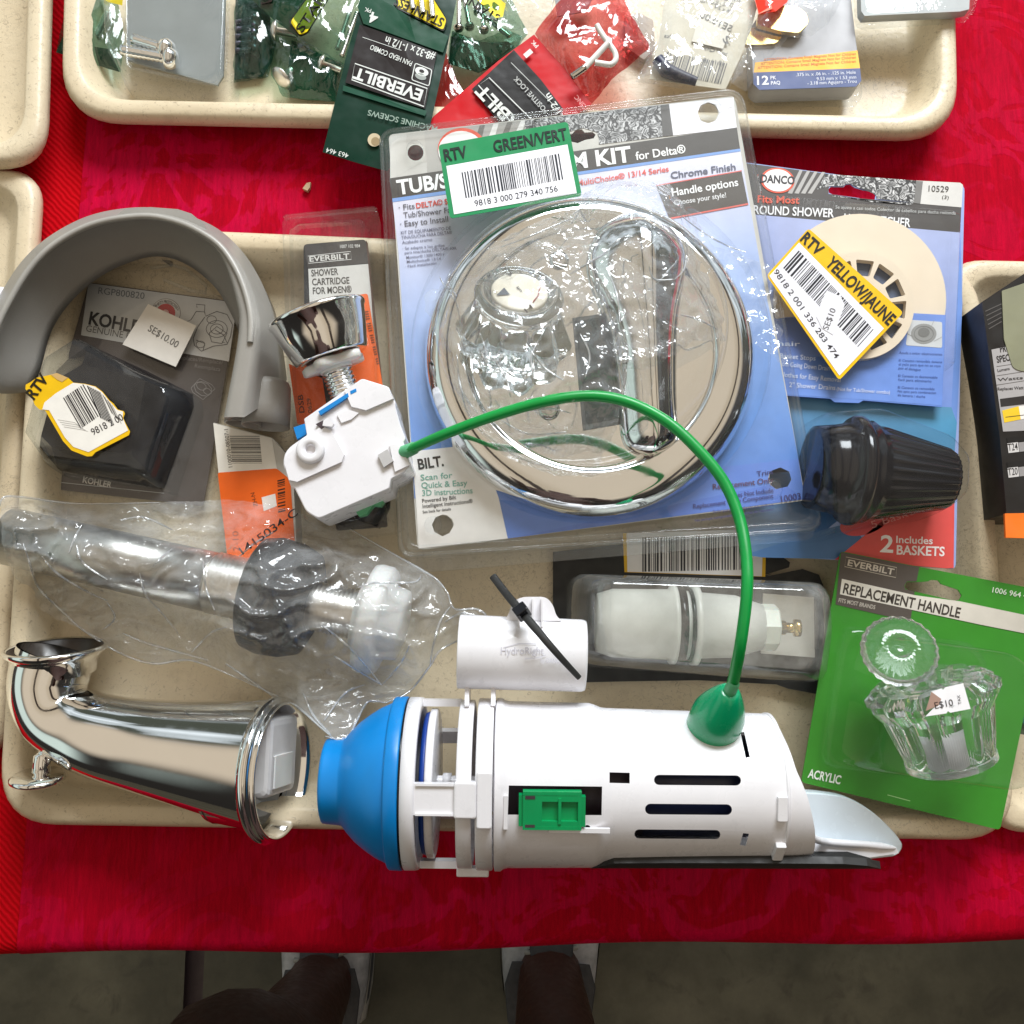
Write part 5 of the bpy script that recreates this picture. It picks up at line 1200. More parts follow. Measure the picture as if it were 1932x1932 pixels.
mb = MB(); a, b = P(*RE((640, 1840)), .026), P(*RE((700, 1690)), .026); mb.lathe(axis_frame(a, b), [(0, .008), (.012, .009), (.018, .007), (.03, .006)], M_BLACK, 24, True, True); mb.build('cartridge', sc)
sh = MB(); o_ = rp(E((180, 165), (700, 100), (722, 180), (792, 1640), (800, 1890), (470, 1930), (300, 1900), (205, 1000)), [10, 10, 4, 4, 8, 8, 4, 4], 4); ow = W(o_, CP, .001)
sh.poly(ow, M_CLEAR2); sh.loft([ow, [p + Vector((0, 0, -.010)) for p in ow]], M_CLEAR2)
ib = resample(rp(E((240, 225), (655, 190), (668, 240), (745, 1640), (770, 1840), (480, 1890), (320, 1860), (255, 1000)), [10, 10, 4, 4, 8, 8, 4, 4], 4), 60); dome(sh, W(ib, CP, .001), .014, M_CLEAR, .94, 5)
sh.tube([P(*RE(p), .0225) for p in ((190, 160), (200, 150), (680, 104), (698, 110))], .0016, M_CLEAR2, 8)
sh.build('clear_shell', sc)

# ================================================================== WHITE AND ORANGE LABELLED BOX
ob = thing('labelled_carton', 'narrow flat carton with white barcode label and orange sticker, half under the film bag', 'carton', P(475, 910, ZT)); OP = Plane(.022)
D2 = lambda *p: [RD(x) for x in p]
mb = MB(); mb.prism(W(rp([(402, 797), (514, 826), (552, 870), (560, 1045), (430, 1060)], 3, 3), OP), .015, M_PAPER); mb.build('carton_body', ob)
pr = MB(); pr.px([(403, 799), (513, 827), (524, 892), (414, 908)], OP, 1, (240, 236, 226)); pr.px(rp([(411, 892), (522, 884), (548, 905), (558, 1043), (430, 1057)], 4, 3), OP, 2, (248, 106, 24))
pr.barcode(RD((1520, 1440)), RD((1535, 1600)), RD((1345, 1440)), OP, 2, (54, 52, 50), 4, 26); pr.text('1100010-08507-1', RD((1362, 1622)), RD((1335, 1400)), 8, OP, 2, (80, 76, 70), .0)
pr.barcode(RD((1668, 1690)), RD((1672, 1880)), RD((1625, 1700)), OP, 3, (70, 34, 14), 6, 12); pr.px(D2((1532, 1800), (1612, 1778), (1622, 1850), (1545, 1880)), OP, 3, (238, 232, 226)); pr.text('ZH-N', RD((1510, 1850)), RD((1490, 1770)), 8, OP, 3, (110, 50, 20), .0); pr.text('2-10', (452, 1040), (450, 1002), 12, OP, 3, (176, 80, 40), .0)
pr.build('printed_label', ob)

# ================================================================== FILL VALVE PACK
fp_ = thing('fill_valve_pack', 'black carded pack whose long clear bubble holds a white valve with brass stem', 'blister pack', P(1310, 1175, ZT)); FP = Plane(.0125); LL = lambda *p: [RL(x) for x in p]
mb = MB(); mb.prism(W(LL((135, 130), (480, 90), (1160, 60), (1185, 110), (1280, 180), (1275, 205), (1160, 240), (1180, 245), (1340, 212), (1420, 240), (1440, 290), (1450, 760), (1445, 805), (1400, 815), (1270, 790), (1215, 770), (840, 750), (500, 755), (280, 760), (135, 500)), FP), .0008, M_MATTEBLACK); mb.build('backing_card', fp_)
pr = MB(); pr.px(LL((472, 40), (1165, 20), (1160, 250), (480, 228)), FP, 1, (228, 180, 30)); pr.px(LL((490, 40), (1150, 20), (1143, 248), (494, 226)), FP, 2, (236, 234, 234)); pr.barcode(RL((566, 60)), RL((1060, 50)), RL((566, 226)), FP, 3, (46, 46, 54), 12, 40)
pr.build('barcode_label', fp_)
fz = .030; a, b = P(*RL((330, 470)), fz), P(*RL((1400, 500)), fz); f = axis_frame(a, b); kl = mpp(1350, 1180, fz) * RL.k
def fx(x): return (x - 330) * kl
mb = MB(); mb.lathe(f, [(fx(345), 20 * kl), (fx(345), 140 * kl), (fx(420), 165 * kl), (fx(690), 170 * kl), (fx(700), 190 * kl), (fx(722), 190 * kl), (fx(722), 165 * kl), (fx(800), 165 * kl), (fx(800), 192 * kl), (fx(830), 192 * kl), (fx(832), 160 * kl), (fx(1010), 150 * kl), (fx(1140), 110 * kl), (fx(1140), 30 * kl)], plain('greyish_valve_plastic', (.66, .67, .63), .35), 48, True); mb.build('valve_body', fp_)
mb = MB(); mb.lathe(f, [(fx(722), 170 * kl), (fx(724), 189 * kl), (fx(760), 189 * kl), (fx(758), 170 * kl)], M_BLACK, 48); mb.lathe(f, [(fx(780), 170 * kl), (fx(782), 180 * kl), (fx(796), 180 * kl), (fx(798), 170 * kl)], M_BLACK, 48); mb.build('seal_ring', fp_)
mb = MB(); mb.lathe(f, [(fx(1128), 30 * kl), (fx(1128), 108 * kl), (fx(1134), 112 * kl), (fx(1205), 112 * kl), (fx(1212), 106 * kl), (fx(1212), 30 * kl)], plain('pale_green_nut', (.70, .74, .66), .4, sss=.2), 8, smooth=False); mb.build('nut', fp_)
mb = MB(); mb.lathe(f, [(fx(1205), 42 * kl), (fx(1225), 44 * kl), (fx(1230), 36 * kl), (fx(1255), 34 * kl), (fx(1260), 26 * kl), (fx(1295), 24 * kl), (fx(1300), 42 * kl), (fx(1326), 42 * kl), (fx(1330), 30 * kl), (fx(1330), .0001)], M_BRASS, 24); mb.build('brass_stem', fp_)
mb = MB(); mb.prism(W(LL((1150, 330), (1395, 350), (1400, 640), (1140, 620)), Plane(.0145)), .001, M_PAPER); mb.prism(W(LL((1405, 360), (1420, 362), (1418, 600), (1400, 600)), Plane(.0155)), .001, M_BLACK); mb.build('paper_insert', fp_)
sh = MB(); o_ = resample(rp(LL((215, 225), (1440, 268), (1490, 330), (1500, 520), (1470, 740), (1420, 770), (300, 690), (205, 640)), [26, 20, 16, 16, 16, 20, 30, 26], 4), 80)
dome(sh, DR(o_, .036, .0133), .048, M_TUBE, .72, 12); sh.build('clear_bubble', fp_)

# ================================================================== GREEN CARD: REPLACEMENT HANDLE
rh = thing('replacement_handle_pack', 'green blister card with a clear fluted acrylic handle, lower right', 'blister pack', P(1730, 1310, ZT)); RP = Plane(.0345, gx=.0, gy=-.006, c=(1730, 1310)); MM = lambda *p: [RM(x) for x in p]
gq = MM((378, 70), (870, 168), (1700, 325), (1520, 1100), (1372, 1808), (132, 1510))
hh = [RM(p) for p in ((778, 285), (790, 262), (880, 262), (920, 258), (945, 248), (985, 252), (1005, 275), (1110, 310), (1132, 345), (1120, 372), (1090, 378), (800, 312), (780, 300))]
mb = MB(); mb.prism(W(rp(gq, [6, 0, 6, 0, 8, 8], 3), RP), .0008, M_PRINT, [W(hh, RP)[::-1]], col=lin((54, 136, 38))); mb.build('backing_card', rh)
pr = MB(); GC = (58, 150, 44)
hdr = MM((380, 75), (868, 170), (812, 508), (345, 402)); pr.px(MM((380, 75), (868, 170), (845, 262), (790, 258), (776, 285), (780, 306), (1, 1)) if False else MM((380, 75), (868, 170), (850, 258), (790, 258), (774, 285), (780, 306), (838, 322), (812, 508), (345, 402)), RP, 1, (86, 78, 72))
pr.px(MM((384, 242), (776, 330), (838, 344), (1120, 382), (1690, 502), (1660, 608), (1250, 528), (372, 338)), RP, 2, (206, 200, 188), cols=[(226, 220, 208)] * 3 + [(206, 200, 188)] + [(190, 184, 172)] * 2 + [(206, 200, 188), (226, 220, 208)])
pr.frame(MM((410, 106), (726, 172), (720, 234), (402, 166)), 1.1, RP, 2, (196, 186, 170)); pr.text('EVERBILT', RM((418, 158)), RM((706, 218)), 12, RP, 2, (206, 196, 182), .022)
pr.text('REPLACEMENT HANDLE', RM((388, 330)), RM((1115, 486)), 20, RP, 3, (64, 58, 52), .022); pr.text('FITS MOST BRANDS', RM((362, 386)), RM((590, 432)), 8, RP, 2, (196, 188, 176), .012)
pr.text('1006 964 486', RM((1320, 326)), RM((1585, 374)), 10.5, RP, 2, (214, 226, 206), .008); pr.text('ACRYLIC', RM((170, 1478)), RM((372, 1522)), 17, RP, 2, (232, 238, 226), .025)
pr.stroke(MM((668, 1588), (810, 1626)), 1.4, RP, 2, (170, 200, 150)); pr.build('printed_artwork', rh)
hz = .048; a, b = P(*RM((925, 880)), .068), P(*RM((1068, 1385)), .062); f = axis_frame(a, b); L = (b - a).length; km = mpp(1750, 1350, hz) * RM.k
fl8 = lambda a_, x: .07 * (abs(math.cos(7 * a_)) * 1.5 - .9) * (1 if x < L * .9 else 0)
mb = MB(); mb.lathe(f, [(-.001, .0001), (-.001, 150 * km), (0, 310 * km), (.004, 375 * km), (.007, 370 * km), (L * .35, 312 * km), (L * .7, 276 * km), (L * .92, 256 * km), (L * .93, 264 * km), (L, 264 * km), (L + .0006, 252 * km), (L + .0006, .0001)], M_GLASS, 140, flute=fl8, smooth=False)
ah = mb.build('acrylic_handle', rh)
mb = MB(); mb.lathe(f, [(L * .55, .0001), (L * .55, 60 * km), (L * .62, 80 * km), (L * .97, 88 * km), (L * .97, .0001)], M_LGREY, 24); mb.build('spline_socket', ah)
o = P(*RM((742, 692)), .070); ax = Vector((-.18, .42, 1)).normalized(); f2 = (o, ax, Vector((1, 0, 0)) - ax * ax.x, ax.cross(Vector((1, 0, 0)) - ax * ax.x))
mb = MB(); mb.lathe(f2, [(-.003, .0001), (-.003, 160 * km), (-.001, 222 * km), (.0008, 226 * km), (.002, 210 * km), (.0042, 130 * km), (.005, 75 * km), (.0045, 60 * km), (.003, 50 * km), (.003, .0001)], M_GLASS, 96, flute=lambda a_, x: .018 * math.cos(24 * a_), ky=1, kz=1); mb.build('acrylic_cap', rh)
PQ = Quad(RM((945, 935)), RM((1140, 893)), RM((1186, 1052)), RM((905, 1100)))
PT = Plane(.0965)
def pparts(s, p):
    s.text('E$10', RM((965, 1052)), RM((1078, 1030)), 13, p, 1, (70, 68, 72), .0, m=M_STICK); s.text('TAX', RM((1128, 1022)), RM((1118, 965)), 6, p, 1, (80, 78, 82), .0, m=M_STICK)
    s.px(MM((940, 945), (1002, 990), (985, 1030), (905, 1066)), p, 1, (170, 140, 126), M_STICK)
sticker(rh, PQ, PT, pparts, 'price_sticker', outline=MM((940, 945), (1005, 925), (1015, 935), (1030, 918), (1140, 893), (1186, 1052), (1060, 1076), (1045, 1066), (1035, 1080), (905, 1100), (985, 1020)), back=(244, 243, 246))
sh = MB(); o_ = resample(rp(MM((470, 520), (1330, 640), (1420, 820), (1400, 1540), (1290, 1580), (300, 1440), (340, 1200), (420, 700)), [60, 60, 40, 30, 20, 50, 20, 20], 5), 90)
ow = DR(o_, .055, .0355); dome(sh, ow, .006, M_CLEAR, .93, 4, cap=False); c_ = sum(ow, Vector()) / len(ow); up = [c_ + (p - c_) * .93 + Vector((0, 0, .006)) for p in ow]; dome(sh, [c_ + (p - c_) * .97 for p in up], .054, M_CLEAR, .86, 7); sh.loft([up, [c_ + Vector((0, 0, .006)) + (p - c_ - Vector((0, 0, .006))) * .97 for p in up]], M_CLEAR)
sh.build('clear_bubble', rh)

# ================================================================== PLASTIC BAG WITH TAILPIECE
J = lambda *p: [RJ(x) for x in p]
bag = thing('tailpiece_bag', 'crumpled clear plastic bag holding a steel pipe, black rubber washer and white nut', 'plastic bag', P(450, 1150, ZT))
bz = .036; q0, q1 = P(18, 1012, .034), P(760, 1180, .040); f = axis_frame(q0, q1); LB = (q1 - q0).length; kb = LB / math.hypot(742, 168)
mb = MB(); mb.lathe(f, [(0, 44 * kb), (0, 54 * kb), (395 * kb, 56 * kb), (395 * kb, 44 * kb), (0, 44 * kb)], M_PIPE, 44); mb.lathe(f, [(10 * kb, 44 * kb), (10 * kb, .0001)], M_DARKIN, 24); mb.build('steel_pipe', bag)
mb = MB(); pr_ = []
for i in range(10): pr_ += [((398 + i * 8) * kb, 53 * kb), ((402 + i * 8) * kb, 58 * kb)]
mb.lathe(f, [(392 * kb, 50 * kb)] + pr_, M_ZINC, 36); mb.build('pipe_thread', bag)
mb = MB(); mb.lathe(f, [(478 * kb, 45 * kb), (474 * kb, 88 * kb), (482 * kb, 102 * kb), (510 * kb, 109 * kb), (550 * kb, 106 * kb), (582 * kb, 94 * kb), (594 * kb, 66 * kb), (588 * kb, 40 * kb)], M_RUBBER, 56); mb.build('rubber_washer', bag)
mb = MB(); pr_ = []
for i in range(14): pr_ += [((580 + i * 7.5) * kb, 40 * kb), ((583.7 + i * 7.5) * kb, 46 * kb)]
mb.lathe(f, pr_ + [(700 * kb, 40 * kb)], M_ZINC, 36); mb.build('threaded_stem', bag)
mb = MB(); mb.lathe(f, [(676 * kb, 40 * kb), (676 * kb, 60 * kb), (690 * kb, 62 * kb), (692 * kb, 98 * kb), (702 * kb, 101 * kb), (722 * kb, 100 * kb), (730 * kb, 94 * kb), (732 * kb, 70 * kb), (760 * kb, 64 * kb), (766 * kb, 40 * kb), (768 * kb, .0001)], M_WHITE2, 48); mb.build('white_nut', bag)
bo_ = [(0, 955), (7, 938), (43, 938), (145, 950), (300, 948), (400, 943), (470, 946), (548, 960), (660, 998), (740, 1044), (792, 1073), (827, 1096), (846, 1121), (858, 1149), (898, 1149), (918, 1167), (888, 1199), (833, 1225), (811, 1257), (772, 1305), (727, 1326), (694, 1324), (672, 1362), (652, 1398), (630, 1394), (600, 1368), (566, 1338), (520, 1312), (452, 1281), (361, 1246), (290, 1252), (224, 1231), (152, 1187), (72, 1151), (22, 1079), (3, 1025)]
def bag_z(u, v):
    z = .0205; e0 = 1e9
    for k in range(len(bo_)): e0 = min(e0, seg_d((u, v), bo_[k], bo_[(k + 1) % len(bo_)])[0])
    pf = lambda d, Rr, hh: hh * math.sqrt(1 - (d / Rr) ** 2) if d < .8 * Rr else .6 * hh * math.exp(-(d - .8 * Rr) / (.32 * Rr)) - .02 * (1 - math.exp(-(d - .8 * Rr) / (.5 * Rr)))
    d, t_ = seg_d((u, v), (20, 1012), (470, 1118)); z = max(z, .0355 + pf(d, 66, .0190))
    d, t_ = seg_d((u, v), (492, 1120), (598, 1144)); z = max(z, .0385 + pf(d, 122, .0325))
    d, t_ = seg_d((u, v), (572, 1142), (760, 1180)); z = max(z, .038 + pf(d, 62, .0165))
    d, t_ = seg_d((u, v), (684, 1163), (770, 1183)); z = max(z, .039 + pf(d, 112, .0295))
    if v > 1250 and u > 560: z = max(z, .030 + .030 * max(0, (v - 1250) / 130))
    if u > 840: z = max(z, .046)
    w1 = abs(noise.noise((u * .0065 + v * .010, v * .014 - u * .004, 2.2))); w2 = abs(noise.noise((u * .016 - v * .02, v * .022 + u * .012, 7.4)))
    s = min(1, e0 / 26)
    z += s * (.0070 * (1 - min(1, w1 * 6.5)) ** 1.5 + .0040 * (1 - min(1, w2 * 6)) ** 1.5 + .0008 + .0008 * noise.noise((u * .045, v * .045, 4)))
    return z
mb = MB(); mb.sheet(bo_, 6, bag_z, M_BAG, jag=4)
folds(mb, [J(*l) for l in (((120, 330), (150, 420), (200, 560), (330, 690), (430, 780), (560, 850)), ((220, 400), (300, 490), (450, 580), (560, 630)), ((730, 490), (760, 600), (850, 700), (930, 800)), ((640, 800), (760, 850), (900, 890), (1080, 940)), ((630, 210), (750, 195), (900, 260)), ((1060, 430), (1075, 560), (1120, 680)), ((800, 450), (850, 400), (900, 360)), ((1440, 1140), (1300, 1040), (1180, 960)), ((1250, 400), (1330, 330), (1450, 260)), ((430, 230), (390, 300), (360, 380)), ((400, 340), (430, 430), (560, 520)), ((1000, 900), (1100, 800), (1180, 770)), ((560, 640), (600, 720), (540, 780)))]
 + [[RK(p) for p in l] for l in (((200, 620), (330, 700), (480, 790)), ((480, 790), (590, 660), (640, 560)), ((130, 440), (300, 580), (470, 780)), ((340, 220), (450, 190), (660, 190), (710, 150)), ((880, 330), (820, 420), (780, 560), (760, 680)), ((1085, 400), (950, 370), (850, 420)), ((140, 1000), (260, 840), (380, 790)), ((20, 840), (80, 970), (180, 1080)), ((150, 1090), (250, 1115), (280, 1080)))]
 + [bo_[k:k + 5] for k in (0, 8, 12, 16, 20, 24, 28)], bag_z, .0006)
mb.build('film', bag)
mb = MB(); mb.sheet([(a * .99 + 4, b * .99 + 12) for a, b in bo_], 40, lambda u, v: .0075 if v < 1300 else .03, M_BAG); mb.build('film', bag)
class BagPl:
    nn = Vector((0, 0, 1))
    def at(s, u, v, off=0): return P(u, v, bag_z(u, v) + .0012 + off)
mb = MB(); mb.text('1415034-C', RJ((1268, 390)), RJ((1560, 178)), 15, BagPl(), 1, (40, 38, 40), .008); mb.build('printed_code', bag)

# ================================================================== PACKETS ON THE TOP TRAY
A_ = lambda *p: [RA(x) for x in p]; B_ = lambda *p: [RB(x) for x in p]; C_ = lambda *p: [RC(x) for x in p]
GP = 'packets of screws and hooks heaped on the top tray'
def pillow(outline, z0, h, m, step=11, freq=.03, amp=.0022, seed=1, jag=3):
    mb = MB(); ed = outline
    def zf(u, v):
        e0 = min(seg_d((u, v), ed[k], ed[(k + 1) % len(ed)])[0] for k in range(len(ed)))
        s = min(1, e0 / 40); return z0 + h * math.sin(s * math.pi / 2) + s * amp * (noise.noise((u * freq, v * freq, seed)) + .8 * (1 - min(1, abs(noise.noise((u * freq * 1.4, v * freq * .8, seed + 5))) * 4)))
    mb.sheet(outline, step, zf, m, jag=jag); return mb, zf
def screw(mb, a, b, za, zb, r, head=True, m=None, hr=2.0):
    m = m or M_ZINC; p, q = P(*a, za), P(*b, zb); f = axis_frame(p, q); L = (q - p).length; pr = [(0, .0001), (.0003, r * .8)]; n = max(6, int(L / (r * .75)))
    for i in range(n): x = .0005 + (L - .001) * i / n; pr += [(x, r), (x + L / n * .5, r * .82)]
    mb.lathe(f, pr, m, 12)
    if head: mb.lathe(f, [(L - .0002, r), (L, r * hr), (L + r * .7, r * hr), (L + r * 1.5, r * hr * .75), (L + r * 1.8, r * hr * .3), (L + r * 1.8, .0001)], m, 18)
def packet(name, label, c, cat='screw packet', loc_z=.008): return thing(name, label, cat, P(c[0], c[1], loc_z), GP)
class OnTop:
    nn = Vector((0, 0, 1))
    def __init__(s, zf, lift=.0014): s.zf, s.lift = zf, lift
    def at(s, u, v, off=0): return P(u, v, s.zf(u, v) + s.lift + off)
# far left green bag
o = packet('screw_packet', 'green film screw packet poking out under the clear bolt box, top left', (165, 70))
mb, zf = pillow(A_((385, -30), (340, 150), (308, 290), (420, 330), (560, 370), (665, 400), (690, 200), (640, -30)), .014, .004, M_BAGGRN, seed=2); mb.build('film', o)
mb = MB(); screw(mb, RA((530, 205)), RA((600, 60)), .014, .014, .0022, False); mb.build('screw', o)
mb = MB(); mb.px(A_((345, 205), (440, 245), (600, 270), (660, 398), (560, 368), (420, 328), (310, 288)), OnTop(zf, -.0015), 0, (62, 86, 72), M_FILMPRINT); mb.px(A_((530, -30), (680, -30), (675, 30), (600, 12)), OnTop(zf, .0004), 0, (226, 204, 36), M_FILMPRINT); mb.build('green_backing', o)
# dark bag of bolts
o = packet('screw_packet', 'dark green packet full of blackened bolts between clear box and stainless packets', (500, 60))
mb, zf = pillow(A_((1300, -30), (1490, -30), (1530, 200), (1500, 340), (1480, 430), (1290, 455)), .012, .006, M_BAGGRN, seed=3, jag=5); mb.build('film', o)
mb = MB(); mb.prism([P(*RA(p), .010) for p in ((1300, -30), (1485, -30), (1500, 330), (1450, 420), (1295, 440))], .0006, plain('dark_green_film', (.012, .035, .028), .35, coat=.3)); mb.build('backing', o)
for k in range(5):
    mb = MB(); screw(mb, RA((1300, 130 + k * 38)), RA((1400, 110 + k * 42)), .013, .0135, .0021, True, plain('dark_steel_%s' % 'abcde'[k], (.10, .10, .13), .3, metal=.8) if k == 0 else bpy.data.materials['dark_steel_a']); mb.build('bolt', o)
# carriage bolt bag
o = packet('screw_packet', 'green packet of round headed carriage bolts in front of the yellow tagged one', (580, 130))
mb = MB(); mb.prism([P(*RA(p), .0105) for p in ((1610, 220), (1880, 350), (1850, 555), (1700, 550), (1600, 535), (1590, 380))], .0006, plain('green_film_backing', (.02, .10, .05), .3, coat=.4)); mb.build('backing', o)
mb, zf = pillow(A_((1440, 70), (1640, 200), (1900, 350), (1850, 560), (1700, 550), (1560, 535), (1500, 420), (1480, 250)), .013, .007, M_BAGGRN, seed=4, amp=.004); mb.build('film', o)
for a, b, r in (((1610, 390), (1545, 440), 70), ((1640, 190), (1500, 165), 60), ((1880, 390), (1760, 345), 52)):
    mb = MB(); p, q = P(*RA(a), .016), P(*RA(b), .019); f = axis_frame(p, q); L = (q - p).length; k = r * .3418 * 2.75e-4
    mb.lathe(f, [(0, k * .35), (L * .8, k * .35), (L * .82, k), (L * .86, k * 1.05), (L * 1.0, k * .7), (L * 1.06, .0001)], M_ZINC, 26); mb.build('carriage_bolt', o)
# clear bolt box
o = packet('bolt_box', 'clear plastic clamshell with grey insert and two silver bolts, top left of the top tray', (310, 90), 'clamshell')
mb = MB(); mb.prism([P(*RA(p), .018) for p in ((700, -60), (1245, -60), (1232, 420), (1200, 470), (700, 330))], .0015, M_GREYCARD); mb.build('grey_insert', o)
for a, b in (((735, 215), (905, 268)), ((672, 275), (925, 320))):
    mb = MB(); screw(mb, RA(a), RA(b), .024, .026, .0034, True, M_CHROME, 1.75); mb.build('bolt', o)
mb = MB(); ol = [P(p[0], p[1], .020) for p in resample(rp(A_((590, -80), (1320, -80), (1285, 520), (1215, 572), (700, 500), (660, 390), (592, 290)), 14, 5), 70)]
cc_ = sum(ol, Vector()) / len(ol); mb.loft([[p + Vector((0, 0, -.012)) for p in ol], [p + Vector((0, 0, -.001)) for p in ol], ol], M_CLEAR2)
i2 = [P(p[0], p[1], .0205) for p in resample(rp(A_((610, -80), (1275, -80), (1250, 470), (1190, 520), (690, 440), (660, 330), (615, 260)), 14, 5), 70)]
mb.loft([ol, i2], M_CLEAR2); dome(mb, i2, .013, M_CLEAR2, .95, 5)
i3 = [P(p[0], p[1], .036) for p in resample(rp(A_((700, -80), (1235, -80), (1215, 420), (1170, 468), (700, 370)), 12, 5), 50)]; mb.tube(i3 + [i3[0]], .0009, M_CLEAR2, 6); mb.build('clear_shell', o)
# tilted packet with yellow tag
o = packet('screw_packet', 'green packet slanting down with its yellow tag reading STAIN and two long screws', (600, 40))
ol = A_((1330, -60), (1510, 110), (1700, 240), (1895, 362), (1960, 250), (2080, -60))
mb = MB(); mb.prism([P(u, v, .0205) for u, v in A_((1335, -60), (1510, 108), (1640, 200), (1780, 20), (1830, -60))], .0006, plain('deep_green_print', (.012, .075, .035), .3, coat=.4)); mb.build('green_backing', o)
mb, zf = pillow(ol, .0205, .003, M_BAGGRN, seed=6); mb.build('film', o)
mb = MB(); mb.px(rp(A_((1590, 120), (1730, -70), (1850, -60), (1700, 185), (1655, 205)), 5, 3), OnTop(zf, .0004), 0, (30, 30, 24), M_FILMPRINT); mb.px(rp(A_((1602, 122), (1735, -64), (1842, -58), (1692, 180), (1655, 194)), 5, 3), OnTop(zf, .0004), 2, (236, 214, 34), M_FILMPRINT); mb.text('STAINLESS', RA((1668, 185)), RA((1930, -220)), 17, OnTop(zf, .0006), 3, (30, 30, 24), .02, m=M_FILMPRINT); mb.px(A_((1430, -60), (1520, -60), (1500, 10), (1440, 25)), OnTop(zf, .0004), 2, (40, 30, 26), M_FILMPRINT); mb.build('printed_tag', o)
for a, b in (((1860, 275), (1945, 20)), ((1885, 312), (1975, 60))):
    mb = MB(); screw(mb, RA(a), RA(b), .0215, .0215, .0016, False); mb.build('screw', o)
# LESS packet
o = packet('screw_packet', 'green packet with half hidden yellow tag and pan head screws, beside the red packet', (930, 70))
mb = MB(); mb.prism([P(u, v, .020) for u, v in B_((840, 170), (1000, 230), (1180, 250), (990, 400), (820, 350))], .0006, M_BAGGRN); mb.prism([P(u, v, .0195) for u, v in B_((835, 200), (960, 235), (1150, 230), (1190, 265), (985, 398), (820, 345))], .0005, bpy.data.materials['deep_green_print']); mb.build('green_backing', o)
mb, zf = pillow(B_((850, -40), (1150, -40), (1260, 190), (1200, 265), (990, 402), (815, 350)), .0205, .004, M_BAGGRN, seed=8); mb.build('film', o)
for a, b in (((905, -20), (935, 140)), ((880, -30), (876, 148)), ((990, -20), (1015, 158)), ((1160, 205), (985, 62))):
    mb = MB(); screw(mb, RB(a), RB(b), .0225, .0225, .0015, True, M_STEEL); mb.build('screw', o)
mb = MB(); mb.px(B_((950, -30), (1060, -40), (1135, 20), (1120, 92), (1080, 100)), OnTop(zf), 0, (232, 212, 34), M_FILMPRINT); mb.text('STAINLESS', RB((1110, 88)), RB((830, -80)), 15, OnTop(zf, .0008), 2, (30, 30, 24), .02, m=M_FILMPRINT, mirror=False); mb.build('printed_tag', o)
# dark red scrap of film behind
o = packet('hook_packet', 'sliver of dark red film packet showing between the green and red packets', (850, 160), 'packet')
mb, zf = pillow(B_((800, 280), (880, 470), (950, 560), (740, 640), (720, 560)), .020, .002, M_BAGRED, seed=9); mb.build('film', o)
# main green packet hanging over the rim
o = packet('screw_packet', 'large dark green packet printed upside down, hanging over the rim of the top tray', (730, 150))
zz = lambda u, v: .0305 + .0012 * math.exp(-((u - 730) / 150) ** 2) + .0007 * noise.noise((u * .015, v * .015, 3.3)) - .00002 * max(0, v - 230)
mo_ = B_((345, -60), (330, 40), (250, 330), (125, 840), (300, 895), (480, 945), (720, 690), (830, 180), (875, -60))
mb = MB(); mb.sheet(mo_, 12, zz, M_FILMPRINT, colf=lambda u, v: (16, 52, 40)); mb.build('film', o)
class Zp:
    nn = Vector((0, 0, 1))
    def at(s, u, v, off=0): return P(u, v, zz(u, v) + .0011 + off)
zp = Zp(); pr = MB()
pr.px(B_((318, 40), (345, -60), (560, -60), (525, 40), (600, 90), (820, 200), (790, 290), (640, 235), (350, 130)), zp, 0, (22, 72, 52), M_FILMPRINT)
pr.px(B_((330, 135), (560, 215), (757, 290), (690, 600), (250, 455)), zp, 1, (34, 28, 28), M_FILMPRINT)
pr.px(B_((240, 470), (470, 545), (700, 612), (690, 640), (235, 500)), zp, 1, (30, 78, 60), M_FILMPRINT)
pr.px(rp(B_((535, -40), (720, -40), (815, 110), (795, 175), (530, 45)), 5, 3), zp, 2, (30, 28, 22), M_FILMPRINT); pr.px(rp(B_((545, -40), (715, -40), (808, 110), (790, 165), (538, 38)), 5, 3), zp, 3, (238, 216, 34), M_FILMPRINT)
WH = (222, 226, 222)
pr.text('STAINLESS', RB((800, 105)), RB((535, -22)), 18, zp, 4, (34, 32, 26), .022, m=M_FILMPRINT)
pr.text('4', RB((436, 76)), RB((390, 64)), 21, zp, 2, WH, .02, m=M_FILMPRINT); pr.text('PK', RB((395, 50)), RB((360, 40)), 8, zp, 2, WH, .01, m=M_FILMPRINT)
pr.text('#8-32 x 1-1/2 in', RB((750, 296)), RB((478, 200)), 15, zp, 2, WH, .012, m=M_FILMPRINT); pr.text('PAN HEAD COMBO', RB((622, 340)), RB((394, 246)), 10, zp, 2, WH, .01, m=M_FILMPRINT); pr.stroke(B_((345, 205), (560, 278)), .9, zp, 2, WH, M_FILMPRINT)
pr.frame(B_((303, 350), (702, 488), (684, 588), (286, 440)), 2.0, zp, 2, WH, M_FILMPRINT); pr.text('EVERBILT', RB((682, 500)), RB((308, 372)), 22, zp, 2, WH, .03, m=M_FILMPRINT)
pr.frame(rp(B_((636, 348), (728, 385), (712, 475), (616, 440)), 4, 3), 1.6, zp, 2, WH, M_FILMPRINT); pr.px(circ(RB((672, 395)), 13, 8, rot=.35), zp, 2, WH, M_FILMPRINT); pr.px(circ(RB((666, 422)), 11, 6, rot=.35), zp, 2, (150, 156, 152), M_FILMPRINT); pr.px(circ(RB((672, 392)), 5, 3, rot=.35), zp, 3, (40, 34, 34), M_FILMPRINT)
pr.text('MACHINE SCREWS', RB((760, 700)), RB((378, 606)), 11, zp, 2, (150, 170, 158), .012, m=M_FILMPRINT); pr.text('463 464', RB((270, 848)), RB((148, 815)), 9.5, zp, 2, WH, .006, m=M_FILMPRINT)
